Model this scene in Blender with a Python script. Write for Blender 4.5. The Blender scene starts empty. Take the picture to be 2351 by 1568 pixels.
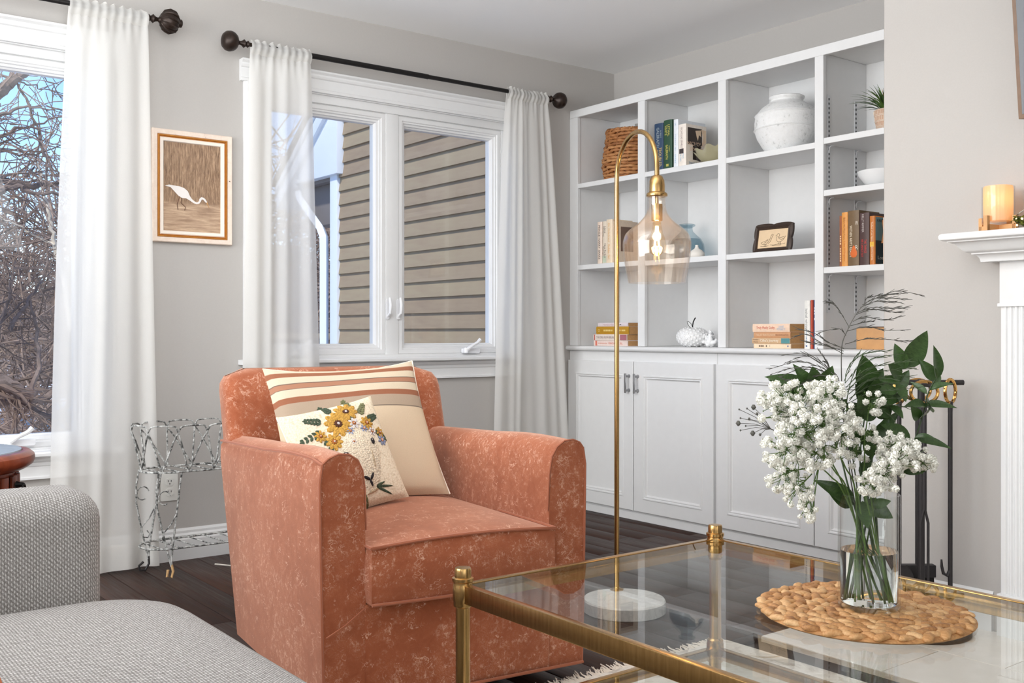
import bpy, bmesh, math, random
from math import sin, cos, pi, radians, sqrt, atan2
from mathutils import Vector, Matrix, noise

scene = bpy.context.scene
COL = scene.collection

# ---------------------------------------------------------------- camera
CAM_H = 0.96
YAW = radians(37.5)
cam_d = bpy.data.cameras.new('camera')
cam = bpy.data.objects.new('camera', cam_d)
COL.objects.link(cam)
cam.location = (0, 0, CAM_H)
cam.rotation_euler = (radians(90), 0, -YAW)
cam_d.sensor_width = 36.0
cam_d.lens = 36.0 * 2350.0 / 2351.0
cam_d.shift_y = -20.0 / 2351.0
cam_d.clip_start = 0.05
cam_d.clip_end = 300
scene.camera = cam

# ---------------------------------------------------------------- world, sun, lamps, exposure
scene.view_settings.view_transform = 'Standard'
scene.view_settings.look = 'None'
scene.view_settings.gamma = 1.0
scene.view_settings.use_curve_mapping = False
scene.view_settings.exposure = 0.10

world = bpy.data.worlds.new('sky')
scene.world = world
world.use_nodes = True
wn = world.node_tree
wn.nodes.clear()
w_out = wn.nodes.new('ShaderNodeOutputWorld')
w_bg = wn.nodes.new('ShaderNodeBackground')
w_sky = wn.nodes.new('ShaderNodeTexSky')
w_sky.sky_type = 'NISHITA'
w_sky.sun_disc = False
w_sky.sun_elevation = radians(38)
w_sky.sun_rotation = radians(200)
w_sky.air_density = 1.0
w_sky.dust_density = 0.6
w_sky.ozone_density = 2.0
w_bg.inputs['Strength'].default_value = 0.26
w_hs = wn.nodes.new('ShaderNodeHueSaturation')
w_hs.inputs['Saturation'].default_value = 1.1
w_mul = wn.nodes.new('ShaderNodeMix')
w_mul.data_type = 'RGBA'
w_mul.blend_type = 'MULTIPLY'
w_mul.inputs[0].default_value = 1.0
w_mul.inputs[7].default_value = (0.72, 0.76, 0.96, 1.0)
wn.links.new(w_sky.outputs[0], w_hs.inputs['Color'])
wn.links.new(w_hs.outputs[0], w_mul.inputs[6])
wn.links.new(w_mul.outputs[2], w_bg.inputs['Color'])
wn.links.new(w_bg.outputs[0], w_out.inputs['Surface'])


def light(name, kind, loc, energy, color=(1, 1, 1), size=None, size_y=None, look=None, radius=None, angle=None):
    d = bpy.data.lights.new(name, kind)
    d.energy = energy
    d.color = color
    if kind == 'AREA':
        d.shape = 'RECTANGLE'
        d.size = size
        d.size_y = size_y
    if radius is not None:
        d.shadow_soft_size = radius
    if angle is not None:
        d.angle = angle
    o = bpy.data.objects.new(name, d)
    COL.objects.link(o)
    o.location = loc
    if look is not None:
        o.rotation_euler = (Vector(look) - Vector(loc)).to_track_quat('-Z', 'Y').to_euler()
    return o


# sun over the roof from behind the camera side: lights the trees and the siding outside
light('sun', 'SUN', (0, 0, 10), 3.0, (1.0, 0.95, 0.87), look=(3.6, 3.0, 5.2), angle=radians(3))
# added unseen fill panels by closed walls and under the ceiling, no windows behind
light('side_fill', 'AREA', (-2.3, 2.4, 1.42), 150, (0.96, 0.985, 1.0), 3.3, 1.9, look=(4, 2.5, 1.3))
light('side_rear_fill', 'AREA', (-2.3, -0.8, 1.45), 28, (0.96, 0.985, 1.0), 2.6, 1.8, look=(4, 1.5, 1.2))
light('rear_fill', 'AREA', (0.4, -2.7, 1.45), 38, (0.96, 0.985, 1.0), 3.8, 1.9, look=(0.9, 4, 1.2))
light('ceiling_fill', 'AREA', (1.2, 1.9, 2.0), 30, (0.96, 0.985, 1.0), 1.7, 1.5, look=(1.2, 1.9, 4))  # added to brighten the ceiling, no fixture here
light('corner_fill', 'AREA', (0.9, 2.6, 2.0), 15, (0.96, 0.985, 1.0), 1.2, 1.2, look=(3.2, 4.2, 2.9))  # added fill towards the far ceiling corner, no fixture here

# ---------------------------------------------------------------- colour and materials


def lin(c):
    c = c / 255.0
    return c / 12.92 if c <= 0.04045 else ((c + 0.055) / 1.055) ** 2.4


def C(r, g, b):
    return (lin(r), lin(g), lin(b), 1.0)


MATS = {}


class NT:
    """small helper to wire shader nodes"""

    def __init__(self, m):
        self.m = m
        self.t = m.node_tree
        self.n = self.t.nodes
        self.l = self.t.links

    def new(self, kind, **kw):
        nd = self.n.new(kind)
        for k, v in kw.items():
            if k.startswith('i_'):
                nd.inputs[k[2:].replace('_', ' ')].default_value = v
            else:
                setattr(nd, k, v)
        return nd

    def link(self, a, b):
        self.l.new(a, b)

    def coord(self, scale=(1, 1, 1), kind='Object', rot=(0, 0, 0)):
        tc = self.new('ShaderNodeTexCoord')
        mp = self.new('ShaderNodeMapping')
        mp.inputs['Scale'].default_value = scale
        mp.inputs['Rotation'].default_value = rot
        self.link(tc.outputs[kind], mp.inputs['Vector'])
        return mp.outputs[0]

    def noise(self, vec, scale, detail=3, rough=0.5, dist=0.0):
        nd = self.new('ShaderNodeTexNoise')
        nd.inputs['Scale'].default_value = scale
        nd.inputs['Detail'].default_value = detail
        nd.inputs['Roughness'].default_value = rough
        nd.inputs['Distortion'].default_value = dist
        self.link(vec, nd.inputs['Vector'])
        return nd.outputs['Fac']

    def ramp(self, fac, stops, interp='LINEAR'):
        nd = self.new('ShaderNodeValToRGB')
        cr = nd.color_ramp
        cr.interpolation = interp
        while len(cr.elements) > 1:
            cr.elements.remove(cr.elements[-1])
        cr.elements[0].position = stops[0][0]
        cr.elements[0].color = stops[0][1]
        for p, c in stops[1:]:
            e = cr.elements.new(p)
            e.color = c
        self.link(fac, nd.inputs['Fac'])
        return nd.outputs['Color']

    def math(self, op, a, b=None, clamp=False):
        nd = self.new('ShaderNodeMath', operation=op)
        nd.use_clamp = clamp
        for i, x in enumerate((a, b)):
            if x is None:
                continue
            if isinstance(x, (int, float)):
                nd.inputs[i].default_value = x
            else:
                self.link(x, nd.inputs[i])
        return nd.outputs[0]

    def mix(self, fac, a, b, blend='MIX'):
        nd = self.new('ShaderNodeMix', data_type='RGBA', blend_type=blend)
        for i, x in ((0, fac), (6, a), (7, b)):
            if isinstance(x, (int, float)):
                nd.inputs[i].default_value = x
            elif isinstance(x, tuple):
                nd.inputs[i].default_value = x
            else:
                self.link(x, nd.inputs[i])
        return nd.outputs[2]

    def bump(self, height, strength=0.3, dist=0.01):
        nd = self.new('ShaderNodeBump')
        nd.inputs['Strength'].default_value = strength
        nd.inputs['Distance'].default_value = dist
        self.link(height, nd.inputs['Height'])
        return nd.outputs[0]


def base_mat(name, color=(0.8, 0.8, 0.8, 1), rough=0.5, metal=0.0, **kw):
    m = bpy.data.materials.new(name)
    m.use_nodes = True
    nt = NT(m)
    p = nt.n['Principled BSDF']
    p.inputs['Base Color'].default_value = color
    p.inputs['Roughness'].default_value = rough
    p.inputs['Metallic'].default_value = metal
    for k, v in kw.items():
        p.inputs[k].default_value = v
    MATS[name] = m
    return m, nt, p


def plain(name, rgb, rough=0.5, metal=0.0, grain=0.0, scale=60, bump=0.0, **kw):
    """one colour with a little procedural variation"""
    m, nt, p = base_mat(name, C(*rgb), rough, metal, **kw)
    if grain > 0 or bump > 0:
        v = nt.coord()
        n = nt.noise(v, scale, 4, 0.6)
        if grain > 0:
            lo = tuple(max(0, x * (1 - grain)) for x in C(*rgb)[:3]) + (1,)
            hi = tuple(min(1, x * (1 + grain)) for x in C(*rgb)[:3]) + (1,)
            nt.link(nt.ramp(n, [(0.3, lo), (0.7, hi)]), p.inputs['Base Color'])
        if bump > 0:
            nt.link(nt.bump(n, bump, 0.004), p.inputs['Normal'])
    return m


def thin_glass(name, tint=(1, 1, 1, 1), rough=0.0, ior=1.45, gloss_boost=1.0, haze=0.0, haze_col=(1, 1, 1, 1)):
    """clear sheet: fresnel reflection over straight transmission"""
    m = bpy.data.materials.new(name)
    m.use_nodes = True
    nt = NT(m)
    nt.n.remove(nt.n['Principled BSDF'])
    out = nt.n['Material Output']
    tr = nt.new('ShaderNodeBsdfTransparent')
    tr.inputs['Color'].default_value = tint
    gl = nt.new('ShaderNodeBsdfGlossy')
    gl.inputs['Roughness'].default_value = rough
    f0 = ((ior - 1) / (ior + 1)) ** 2 * gloss_boost
    lw = nt.new('ShaderNodeLayerWeight')
    lw.inputs['Blend'].default_value = 0.5
    fac = nt.math('ADD', nt.math('MULTIPLY', nt.math('POWER', lw.outputs['Facing'], 5.0), (1 - f0) * min(1.0, gloss_boost) * 0.75), f0, True)
    mx = nt.new('ShaderNodeMixShader')
    nt.link(fac, mx.inputs['Fac'])
    base = tr.outputs[0]
    if haze > 0:
        df = nt.new('ShaderNodeBsdfDiffuse')
        df.inputs['Color'].default_value = haze_col
        tl = nt.new('ShaderNodeBsdfTranslucent')
        tl.inputs['Color'].default_value = haze_col
        ma = nt.new('ShaderNodeMixShader')
        ma.inputs['Fac'].default_value = 0.5
        nt.link(df.outputs[0], ma.inputs[1])
        nt.link(tl.outputs[0], ma.inputs[2])
        mh = nt.new('ShaderNodeMixShader')
        mh.inputs['Fac'].default_value = haze
        nt.link(base, mh.inputs[1])
        nt.link(ma.outputs[0], mh.inputs[2])
        base = mh.outputs[0]
    nt.link(base, mx.inputs[1])
    nt.link(gl.outputs[0], mx.inputs[2])
    nt.link(mx.outputs[0], out.inputs['Surface'])
    MATS[name] = m
    return m


# ---------------------------------------------------------------- mesh builder


class MB:
    def __init__(self):
        self.v = []
        self.f = []
        self.mi = []
        self.cur = 0

    def face(self, idx):
        self.f.append(tuple(idx))
        self.mi.append(self.cur)

    def quad(self, a, b, c, d):
        i = len(self.v)
        self.v += [tuple(a), tuple(b), tuple(c), tuple(d)]
        self.face((i, i + 1, i + 2, i + 3))
        return self

    def poly(self, pts):
        i = len(self.v)
        self.v += [tuple(p) for p in pts]
        self.face(range(i, i + len(pts)))
        return self

    def box(self, x0, x1, y0, y1, z0, z1, M=None):
        if x0 > x1: x0, x1 = x1, x0
        if y0 > y1: y0, y1 = y1, y0
        if z0 > z1: z0, z1 = z1, z0
        i = len(self.v)
        ps = [(x0, y0, z0), (x1, y0, z0), (x1, y1, z0), (x0, y1, z0), (x0, y0, z1), (x1, y0, z1), (x1, y1, z1), (x0, y1, z1)]
        if M is not None:
            ps = [tuple(M @ Vector(p)) for p in ps]
        self.v += ps
        for q in ((0, 3, 2, 1), (4, 5, 6, 7), (0, 1, 5, 4), (1, 2, 6, 5), (2, 3, 7, 6), (3, 0, 4, 7)):
            self.face([i + k for k in q])
        return self

    def loft(self, rings, closed=True, cap0=True, cap1=True, ring_closed=False):
        """rings: list of equally long point lists"""
        i0 = len(self.v)
        n = len(rings[0])
        for r in rings:
            self.v += [tuple(p) for p in r]
        m = len(rings)
        for a in range(m if ring_closed else m - 1):
            b = (a + 1) % m
            for k in range(n if closed else n - 1):
                k2 = (k + 1) % n
                self.face((i0 + a * n + k, i0 + a * n + k2, i0 + b * n + k2, i0 + b * n + k))
        if closed and not ring_closed:
            if cap0:
                self.face([i0 + k for k in range(n)][::-1])
            if cap1:
                self.face([i0 + (m - 1) * n + k for k in range(n)])
        return self

    def tube(self, pts, r=0.01, n=8, closed=False, flat=None):
        pts = [Vector(p) for p in pts]
        m = len(pts)
        rs = r if isinstance(r, (list, tuple)) else [r] * m
        rings = []
        up = None
        for i, p in enumerate(pts):
            if closed:
                t = pts[(i + 1) % m] - pts[i - 1]
            elif i == 0:
                t = pts[1] - pts[0]
            elif i == m - 1:
                t = pts[-1] - pts[-2]
            else:
                t = pts[i + 1] - pts[i - 1]
            if t.length < 1e-9:
                t = Vector((0, 0, 1))
            t.normalize()
            if up is None:
                up = Vector((0, 0, 1)) if abs(t.z) < 0.9 else Vector((1, 0, 0))
            x = up.cross(t)
            if x.length < 1e-6:
                x = Vector((1, 0, 0)).cross(t)
            x.normalize()
            y = t.cross(x)
            up = y
            fy = 1.0 if flat is None else flat
            rings.append([p + (x * cos(2 * pi * k / n) + y * sin(2 * pi * k / n) * fy) * rs[i] for k in range(n)])
        self.loft(rings, True, True, True, closed)
        return self

    def lathe(self, prof, n=24, c=(0, 0, 0), cap=True, M=None):
        rings = []
        for r, z in prof:
            ring = [Vector((c[0] + r * cos(2 * pi * k / n), c[1] + r * sin(2 * pi * k / n), c[2] + z)) for k in range(n)]
            if M is not None:
                ring = [M @ p for p in ring]
            rings.append(ring)
        self.loft(rings, True, cap, cap)
        return self

    def grid(self, fn, nu, nv, wrap_u=False):
        i0 = len(self.v)
        cu = nu if wrap_u else nu + 1
        for j in range(nv + 1):
            for i in range(cu):
                self.v.append(tuple(fn(i / nu, j / nv)))
        for j in range(nv):
            for i in range(nu):
                a = i0 + j * cu + i
                b = i0 + j * cu + (i + 1) % cu
                self.face((a, b, b + cu, a + cu))
        return self

    def prism(self, poly, h0, h1, fn):
        """poly of 2d points extruded; fn(a, b, h) -> 3d"""
        n = len(poly)
        i = len(self.v)
        self.v += [tuple(fn(a, b, h0)) for a, b in poly] + [tuple(fn(a, b, h1)) for a, b in poly]
        self.face([i + k for k in range(n)][::-1])
        self.face([i + n + k for k in range(n)])
        for k in range(n):
            k2 = (k + 1) % n
            self.face((i + k, i + k2, i + n + k2, i + n + k))
        return self

    def mesh(self, name, mats, smooth=True, angle=40, bev=0.0, seg=2, fix=True):
        me = bpy.data.meshes.new(name)
        me.from_pydata(self.v, [], self.f)
        if not isinstance(mats, (list, tuple)):
            mats = [mats]
        for m in mats:
            me.materials.append(MATS[m] if isinstance(m, str) else m)
        if any(self.mi):
            me.polygons.foreach_set('material_index', self.mi)
        me.update()
        if fix or bev > 0:
            bm = bmesh.new()
            bm.from_mesh(me)
            if fix:
                bmesh.ops.recalc_face_normals(bm, faces=bm.faces)
            if bev > 0:
                ed = [e for e in bm.edges if len(e.link_faces) == 2 and e.calc_face_angle(0) > radians(28)]
                bmesh.ops.bevel(bm, geom=ed, offset=bev, segments=seg, profile=0.6, affect='EDGES', clamp_overlap=True)
            bm.to_mesh(me)
            bm.free()
        if smooth:
            me.polygons.foreach_set('use_smooth', [True] * len(me.polygons))
            me.set_sharp_from_angle(angle=radians(angle))
        me.update()
        return me

    def build(self, name, mats, parent=None, **kw):
        return place(name, self.mesh(name, mats, **kw), parent)


def place(name, me, parent=None, loc=None, rot=None, M=None):
    o = bpy.data.objects.new(name, me)
    COL.objects.link(o)
    if parent is not None:
        o.parent = parent
    if M is not None:
        o.matrix_basis = M
    else:
        if loc is not None:
            o.location = loc
        if rot is not None:
            o.rotation_euler = rot
    return o


def tag(o, label=None, cat=None, group=None, kind=None):
    if label: o['label'] = label
    if cat: o['category'] = cat
    if group: o['group'] = group
    if kind: o['kind'] = kind
    return o


def thing(name, label, cat, loc=(0, 0, 0), rotz=0.0, group=None, kind=None):
    o = bpy.data.objects.new(name, None)
    o.empty_display_size = 0.05
    COL.objects.link(o)
    o.location = loc
    o.rotation_euler = (0, 0, rotz)
    return tag(o, label, cat, group, kind)


def struct(name, mb, mat, label=None, parent=None, **kw):
    o = mb.build(name, mat, parent, **kw)
    o['kind'] = 'structure'
    if label: o['label'] = label
    return o


def struct_root(name, loc=(0, 0, 0), label=None):
    o = bpy.data.objects.new(name, None)
    o.empty_display_size = 0.05
    COL.objects.link(o)
    o.location = loc
    o['kind'] = 'structure'
    if label: o['label'] = label
    return o


def text_obj(s, parent, mat, origin, xdir, ydir, width=None, height=None, name='lettering', align='CENTER'):
    """flat printed words as a thin mesh: origin = middle of the words; '~' = print too small to read, as fine bars"""
    if s.startswith('~'):
        n = max(3, len(s))
        rb = random.Random(len(s) * 7 + int(width * 1e5))
        X, Y = Vector(xdir), Vector(ydir)
        Z = X.cross(Y)
        mb = MB()
        p = -0.5
        while p < 0.49:
            w = rb.uniform(0.5, 1.2) / n
            e = min(0.5, p + w)
            if rb.random() < 0.85:
                q = [Vector(origin) + X * (a * width) + Y * (b * height * 0.38) + Z * 0.0004 for a, b in ((p, -1), (e, -1), (e, 1), (p, 1))]
                mb.poly(q)
            p = e + 0.35 / n
        return mb.build(name, mat, parent, smooth=False, fix=False)
    cu = bpy.data.curves.new('t', 'FONT')
    cu.body = s
    cu.resolution_u = 2
    cu.align_x = align
    cu.align_y = 'CENTER'
    cu.space_line = 0.85
    to = bpy.data.objects.new('t', cu)
    COL.objects.link(to)
    dg = bpy.context.evaluated_depsgraph_get()
    me = bpy.data.meshes.new_from_object(to.evaluated_get(dg))
    bpy.data.objects.remove(to)
    bpy.data.curves.remove(cu)
    if not len(me.vertices):
        return None
    xs = [v.co.x for v in me.vertices]
    ys = [v.co.y for v in me.vertices]
    w, h = max(xs) - min(xs), max(ys) - min(ys)
    cx, cy = (max(xs) + min(xs)) / 2, (max(ys) + min(ys)) / 2
    sx = (width / w) if width else (height / h)
    sy = (height / h) if height else sx
    X, Y = Vector(xdir), Vector(ydir)
    Z = X.cross(Y)
    for v in me.vertices:
        v.co = Vector(origin) + X * ((v.co.x - cx) * sx) + Y * ((v.co.y - cy) * sy) + Z * 0.0004
    me.name = name
    me.materials.clear()
    me.materials.append(MATS[mat])
    return place(name, me, parent)


def rrect(x0, x1, y0, y1, r, n=4):
    pts = []
    for cx, cy, a0 in ((x1 - r, y1 - r, 0), (x0 + r, y1 - r, pi / 2), (x0 + r, y0 + r, pi), (x1 - r, y0 + r, 1.5 * pi)):
        for k in range(n + 1):
            a = a0 + pi / 2 * k / n
            pts.append((cx + r * cos(a), cy + r * sin(a)))
    return pts


def copy_tree(o, parent=None):
    c = o.copy()
    COL.objects.link(c)
    c.parent = parent
    for ch in list(o.children):
        copy_tree(ch, c)
    return c


XA, YA, ZA = Vector((1, 0, 0)), Vector((0, 1, 0)), Vector((0, 0, 1))

# ---------------------------------------------------------------- materials of the room
def make_materials():
    plain('wall_paint', (184, 180, 176), 0.85, grain=0.015, scale=180, bump=0.06)
    plain('ceiling_paint', (250, 250, 250), 0.9, grain=0.01, scale=150, bump=0.04)
    plain('trim_white', (228, 228, 228), 0.38, grain=0.01, scale=30)
    plain('cabinet_white', (227, 227, 227), 0.42, grain=0.012, scale=25, bump=0.015)
    plain('black_metal', (38, 36, 36), 0.42, 0.6, grain=0.15, scale=90)
    plain('iron_dark', (52, 49, 50), 0.5, 0.4, grain=0.1, scale=90)
    plain('bronze_dark', (48, 36, 30), 0.4, 0.5, grain=0.35, scale=60, bump=0.1)
    plain('nickel', (168, 168, 170), 0.32, 0.9)
    plain('standard_metal', (214, 215, 218), 0.4, 0.2)
    plain('slot_dark', (60, 60, 62), 0.8)
    plain('swivel_dark', (24, 20, 18), 0.7)
    plain('outlet_white', (232, 231, 226), 0.4)
    plain('lock_white', (236, 236, 238), 0.35)

    # brushed brass
    m, nt, p = base_mat('brass', C(196, 158, 92), 0.24, 1.0)
    v = nt.coord((1, 1, 0.06))
    n = nt.noise(v, 160, 3, 0.6)
    nt.link(nt.ramp(n, [(0.3, C(172, 136, 84)), (0.7, C(200, 163, 108))]), p.inputs['Base Color'])
    m, nt, p = base_mat('brass_pale', C(190, 160, 108), 0.3, 1.0)
    plain('copper_gold', (205, 160, 96), 0.14, 1.0)

    # dark hand-scraped oak planks, colour shifts from plank to plank
    m, nt, p = base_mat('plank_wood', rough=0.36)
    p.inputs['Specular IOR Level'].default_value = 0.25
    oi = nt.new('ShaderNodeObjectInfo')
    tc = nt.new('ShaderNodeTexCoord')
    add = nt.new('ShaderNodeVectorMath', operation='ADD')
    sc = nt.new('ShaderNodeVectorMath', operation='SCALE')
    sc.inputs['Scale'].default_value = 37.0
    cmb = nt.new('ShaderNodeCombineXYZ')
    for k in range(3):
        nt.link(oi.outputs['Random'], cmb.inputs[k])
    nt.link(cmb.outputs[0], sc.inputs[0])
    nt.link(tc.outputs['Object'], add.inputs[0])
    nt.link(sc.outputs[0], add.inputs[1])
    mp = nt.new('ShaderNodeMapping')
    mp.inputs['Scale'].default_value = (34, 2.0, 34)
    nt.link(add.outputs[0], mp.inputs['Vector'])
    g = nt.noise(mp.outputs[0], 1.0, 6, 0.65, 0.6)
    mp2 = nt.new('ShaderNodeMapping')
    mp2.inputs['Scale'].default_value = (140, 5, 140)
    nt.link(add.outputs[0], mp2.inputs['Vector'])
    g2 = nt.noise(mp2.outputs[0], 1.0, 3, 0.6)
    col = nt.ramp(g, [(0.28, C(34, 20, 16)), (0.5, C(56, 35, 27)), (0.75, C(80, 53, 42))])
    col = nt.mix(0.35, col, nt.ramp(g2, [(0.35, C(36, 22, 17)), (0.65, C(84, 57, 46))]))
    hv = nt.new('ShaderNodeHueSaturation')
    nt.link(nt.math('ADD', nt.math('MULTIPLY', oi.outputs['Random'], 0.5), 0.75), hv.inputs['Value'])
    nt.link(col, hv.inputs['Color'])
    nt.link(hv.outputs[0], p.inputs['Base Color'])
    nt.link(nt.bump(nt.math('ADD', g, nt.math('MULTIPLY', g2, 0.4)), 0.25, 0.003), p.inputs['Normal'])
    nt.link(nt.ramp(g2, [(0.3, (0.40,) * 3 + (1,)), (0.7, (0.58,) * 3 + (1,))]), p.inputs['Roughness'])

    plain('subfloor', (46, 31, 26), 0.5, grain=0.2, scale=20)

    # sheer curtain cloth
    m = bpy.data.materials.new('sheer_cloth')
    m.use_nodes = True
    nt = NT(m)
    nt.n.remove(nt.n['Principled BSDF'])
    v = nt.coord((1, 1, 1))
    weave = nt.noise(v, 900, 2, 0.5)
    df = nt.new('ShaderNodeBsdfDiffuse')
    df.inputs['Color'].default_value = C(238, 237, 235)
    tl = nt.new('ShaderNodeBsdfTranslucent')
    tl.inputs['Color'].default_value = C(250, 247, 240)
    tr = nt.new('ShaderNodeBsdfTransparent')
    m1 = nt.new('ShaderNodeMixShader')
    m1.inputs['Fac'].default_value = 0.42
    nt.link(df.outputs[0], m1.inputs[1])
    nt.link(tl.outputs[0], m1.inputs[2])
    m2 = nt.new('ShaderNodeMixShader')
    nt.link(nt.math('ADD', nt.math('MULTIPLY', weave, 0.14), 0.15), m2.inputs['Fac'])
    nt.link(m1.outputs[0], m2.inputs[1])
    nt.link(tr.outputs[0], m2.inputs[2])
    nt.link(m2.outputs[0], nt.n['Material Output'].inputs['Surface'])
    MATS['sheer_cloth'] = m

    thin_glass('window_glass', (0.98, 0.985, 0.985, 1), 0.0, 1.35)
    thin_glass('table_glass', (0.93, 0.95, 0.94, 1), 0.0, 1.5)
    thin_glass('shade_glass', (0.985, 0.965, 0.94, 1), 0.02, 1.5, 1.4, haze=0.012, haze_col=C(255, 226, 190))
    thin_glass('bulb_glass', (1.0, 0.93, 0.80, 1), 0.02, 1.4)
    thin_glass('candle_glass', (0.97, 0.97, 0.96, 1), 0.0, 1.45)
    thin_glass('picture_glass', (1, 1, 1, 1), 0.0, 1.3)
    thin_glass('blue_glass', (0.80, 0.87, 0.90, 1), 0.03, 1.45, 1.0, haze=0.10, haze_col=C(140, 166, 178))
    thin_glass('pearl_glass', (0.86, 0.84, 0.72, 1), 0.05, 1.6, 1.6, haze=0.62, haze_col=C(226, 220, 190))

    # clear vase glass and water
    m, nt, p = base_mat('vase_glass', (1, 1, 1, 1), 0.0)
    p.inputs['Transmission Weight'].default_value = 1.0
    p.inputs['IOR'].default_value = 1.2
    thin_glass('vase_wall', (0.975, 0.985, 0.98, 1), 0.0, 1.5)
    m, nt, p = base_mat('water', (0.97, 0.985, 0.975, 1), 0.0)
    p.inputs['Transmission Weight'].default_value = 1.0
    p.inputs['IOR'].default_value = 1.25

    # worn velvet of the armchair: terracotta with pale scratches
    m, nt, p = base_mat('velvet', rough=0.75)
    v = nt.coord()
    big = nt.noise(v, 5.0, 4, 0.6, 0.4)
    mid = nt.noise(v, 26.0, 4, 0.65, 0.8)
    def fleck(rot, sc, scale, width):
        f = nt.noise(nt.coord(sc, rot=rot), scale, 3, 0.6, 1.2)
        return nt.math('MAXIMUM', nt.math('SUBTRACT', 1.0, nt.math('MULTIPLY', nt.math('ABSOLUTE', nt.math('SUBTRACT', f, 0.5)), width), True), 0.0)
    r1 = fleck((0.5, 0.9, 0.4), (1, 1, 0.4), 90.0, 17.0)
    r2 = fleck((-0.7, 0.3, 1.2), (0.4, 1, 1), 110.0, 17.0)
    r3 = fleck((1.2, -0.4, 0.2), (1, 0.5, 1), 34.0, 50.0)
    gate = nt.ramp(nt.noise(v, 70.0, 3, 0.6), [(0.53, (0, 0, 0, 1)), (0.62, (1, 1, 1, 1))])
    gate2 = nt.ramp(nt.noise(v, 24.0, 3, 0.6), [(0.52, (0, 0, 0, 1)), (0.60, (1, 1, 1, 1))])
    mask = nt.ramp(nt.math('ADD', nt.math('MULTIPLY', big, 0.6), nt.math('MULTIPLY', mid, 0.4)),
                   [(0.46, (0.04, 0.04, 0.04, 1)), (0.60, (1, 1, 1, 1))])
    scr = nt.math('MULTIPLY', nt.math('MULTIPLY', nt.math('MAXIMUM', r1, r2), gate), mask)
    scr = nt.math('MAXIMUM', scr, nt.math('MULTIPLY', r3, gate2))
    fine = nt.noise(v, 420.0, 2, 0.6)
    speck = nt.math('MULTIPLY', nt.math('MULTIPLY', nt.ramp(fine, [(0.50, (0, 0, 0, 1)), (0.72, (1, 1, 1, 1))]), mask), 0.35)
    scr = nt.math('MAXIMUM', scr, speck)
    basec = nt.ramp(nt.math('ADD', nt.math('MULTIPLY', mid, 0.5), nt.math('MULTIPLY', big, 0.5)),
                    [(0.34, C(138, 70, 40)), (0.5, C(152, 82, 51)), (0.66, C(164, 94, 62))])
    colr = nt.mix(nt.math('MULTIPLY', scr, 0.72), basec, C(232, 190, 166))
    nt.link(colr, p.inputs['Base Color'])
    p.inputs['Sheen Weight'].default_value = 0.62
    p.inputs['Sheen Roughness'].default_value = 0.5
    p.inputs['Sheen Tint'].default_value = C(255, 218, 196)
    p.inputs['Specular IOR Level'].default_value = 0.15
    nt.link(nt.bump(nt.math('ADD', fine, nt.math('MULTIPLY', scr, 1.5)), 0.18, 0.002), p.inputs['Normal'])
    m, nt, p = base_mat('velvet_piping', C(152, 84, 54), 0.75)
    p.inputs['Sheen Weight'].default_value = 0.4
    p.inputs['Sheen Tint'].default_value = C(255, 214, 200)

    # woven grey upholstery
    m, nt, p = base_mat('sofa_weave', rough=0.9)
    v = nt.coord()
    wa = nt.new('ShaderNodeTexWave', wave_type='BANDS', bands_direction='X')
    wa.inputs['Scale'].default_value = 62
    wa.inputs['Distortion'].default_value = 2.0
    wa.inputs['Detail Scale'].default_value = 6.0
    nt.link(v, wa.inputs['Vector'])
    wb = nt.new('ShaderNodeTexWave', wave_type='BANDS', bands_direction='DIAGONAL')
    wb.inputs['Scale'].default_value = 70
    wb.inputs['Distortion'].default_value = 2.5
    wb.inputs['Detail Scale'].default_value = 6.0
    nt.link(v, wb.inputs['Vector'])
    n = nt.noise(v, 260, 3, 0.7)
    w = nt.math('MULTIPLY', wa.outputs['Fac'], wb.outputs['Fac'])
    w = nt.math('ADD', nt.math('MULTIPLY', w, 0.5), nt.math('MULTIPLY', n, 0.6))
    nt.link(nt.ramp(w, [(0.25, C(118, 113, 109)), (0.5, C(172, 168, 165)), (0.78, C(214, 211, 208))]), p.inputs['Base Color'])
    nt.link(nt.bump(w, 0.6, 0.004), p.inputs['Normal'])

    # linen of the striped cushion: stripes run across, measured down the face (v of the UV map)
    m, nt, p = base_mat('striped_linen', rough=0.9)
    uv = nt.new('ShaderNodeUVMap')
    sep = nt.new('ShaderNodeSeparateXYZ')
    nt.link(uv.outputs[0], sep.inputs[0])
    wob = nt.noise(nt.coord((1, 1, 1)), 9, 2, 0.5)
    vv = nt.math('ADD', sep.outputs['Y'], nt.math('MULTIPLY', nt.math('SUBTRACT', wob, 0.5), 0.012))
    cream, rust, rust2, taupe = C(212, 196, 172), C(146, 86, 58), C(168, 116, 90), C(170, 150, 130)
    cream2 = C(212, 190, 162)
    thr = C(92, 80, 74)
    st = nt.ramp(vv, [(0.0, cream), (0.050, cream), (0.052, rust), (0.092, rust), (0.094, cream), (0.150, cream), (0.151, thr), (0.156, thr), (0.157, rust2),
                      (0.196, rust2), (0.197, thr), (0.202, thr), (0.203, cream), (0.262, cream), (0.264, rust), (0.306, rust), (0.308, taupe),
                      (0.392, taupe), (0.393, thr), (0.398, thr), (0.400, cream2)], 'LINEAR')
    thread = nt.noise(nt.coord((1, 1, 1)), 320, 2, 0.7)
    st = nt.mix(nt.math('MULTIPLY', thread, 0.22), st, C(150, 128, 104))
    nt.link(st, p.inputs['Base Color'])
    nt.link(nt.bump(thread, 0.25, 0.002), p.inputs['Normal'])

    # looped wool of the floral cushion
    m, nt, p = base_mat('hooked_wool', rough=0.95)
    vo = nt.new('ShaderNodeTexVoronoi')
    vo.inputs['Scale'].default_value = 190
    nt.link(nt.coord(), vo.inputs['Vector'])
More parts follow.
